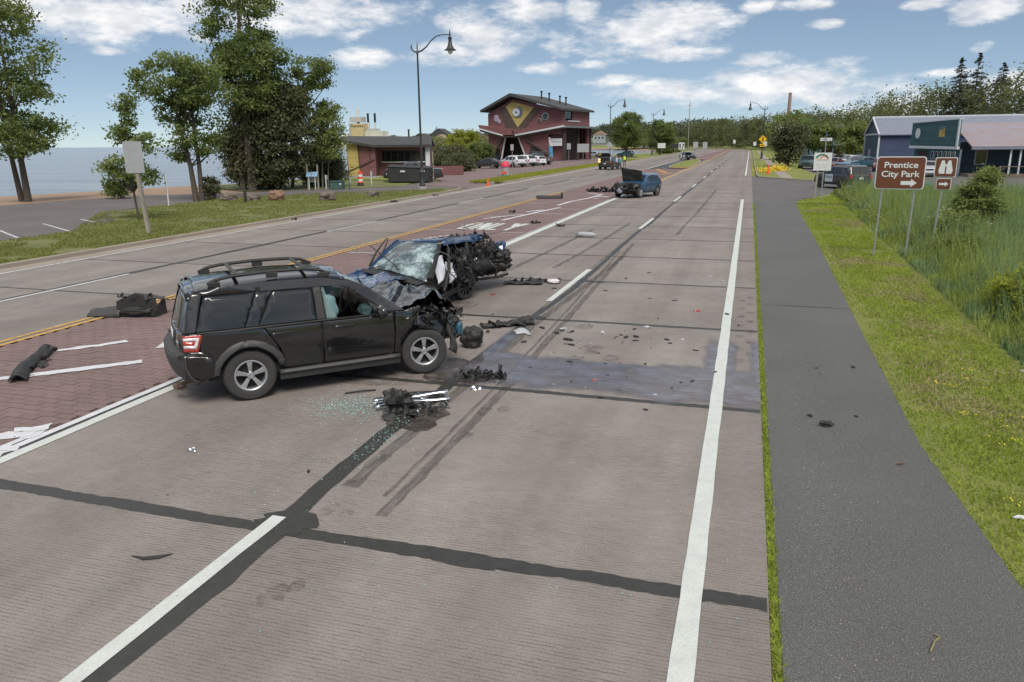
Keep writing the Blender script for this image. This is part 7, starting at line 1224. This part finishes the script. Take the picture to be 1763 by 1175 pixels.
# small fragments over the right lane: individuals
fm = ['black_trim', 'steel_dark', 'plate_white', 'rust_metal', 'clear_plastic', 'red_lens', 'torn_metal']
r9 = random.Random(12); LB = {'black_trim': 'small black plastic fragment scattered on the right-hand lanes', 'steel_dark': 'small dark metal fragment scattered on the right-hand lanes', 'plate_white': 'small white chip scattered on the right-hand lanes', 'rust_metal': 'small rust-brown fragment scattered on the right-hand lanes', 'clear_plastic': 'small clear lens chip scattered on the right-hand lanes', 'red_lens': 'small red lens chip scattered on the right-hand lanes', 'torn_metal': 'small bent metal fragment scattered on the right-hand lanes'}
pos = [(-2.6+r9.gauss(0, .8), 13.1+r9.gauss(0, .7)) for _ in range(46)]+[(-1.6+r9.uniform(-2, 1.6), 10.9+r9.uniform(-.9, .9)) for _ in range(26)]+[(r9.uniform(-6.5, .2), r9.uniform(4, 24)) for _ in range(46)]+[(r9.uniform(.7, 2.1), r9.uniform(6, 22)) for _ in range(6)]
fmeshes = {}
for i, (x, y) in enumerate(pos):
    mm_ = fm[min(int(r9.expovariate(.62)), 6)] if r9.random() < .75 else r9.choice(fm); k = (mm_, i % 3)
    if k not in fmeshes:
        o = lump('fragment', (0, 0, .012), (.05, .028, .02), mm_, None, 130+len(fmeshes)*3, .7, .5, 6, 4); fmeshes[k] = o.data
    else: o = bpy.data.objects.new('fragment', fmeshes[k]); col.objects.link(o)
    o.location = (x, y, .002); o.rotation_euler = (0, 0, r9.uniform(0, 6.28)); s_ = r9.uniform(.3, .95)**1.5*(1.3 if y > 12 else .75); o.scale = (s_*r9.uniform(.8, 1.6), s_, s_*r9.uniform(.5, 1)); zn = 'the asphalt footpath' if x > .6 else ('the wet patch' if 10.2 < y < 12 and x > -4.2 else ('the dry concrete just beyond the wet patch' if 12 <= y < 15.5 else ('the near slabs below the wet patch' if y <= 10.2 else 'the lanes farther up the road'))); tag(o, LB[mm_].replace('the right-hand lanes', zn), 'debris', 'small crash fragments')
# crumbs of tempered glass
g9 = np.random.default_rng(31); mat('glass_crumb', (.30, .55, .52), .15, spec=.7)
P = np.concatenate([np.stack([-5.0+g9.normal(size=2200)*.36, 8.8+g9.normal(size=2200)*.26, np.full(2200, .008)], 1), np.stack([-4.12+g9.normal(size=380)*.09, 7.9+g9.normal(size=380)*.55, np.full(380, .010)], 1), np.stack([-4.2+g9.normal(size=260)*.9, 7.6+g9.normal(size=260)*1.0, np.full(260, .008)], 1), np.stack([g9.uniform(-6, .3, 300), g9.uniform(4, 14, 300), np.full(300, .008)], 1)])
stuff(leaf_mesh('glass_crumbs', P, g9.uniform(.003, .010, len(P)), 'glass_crumb', None, .7, 1.2, 4), 'scatter of greenish safety glass crumbs on the concrete', 'glass')
P = np.stack([.8+np.abs(g9.normal(size=700))*.35, g9.uniform(4, 14, 700), np.full(700, -.006)], 1); stuff(leaf_mesh('gravel_crumbs', P, g9.uniform(.004, .010, len(P)), 'kerb', None, .8, 1.2, 4), 'fine pale grit along the left side of the footpath', 'gravel')
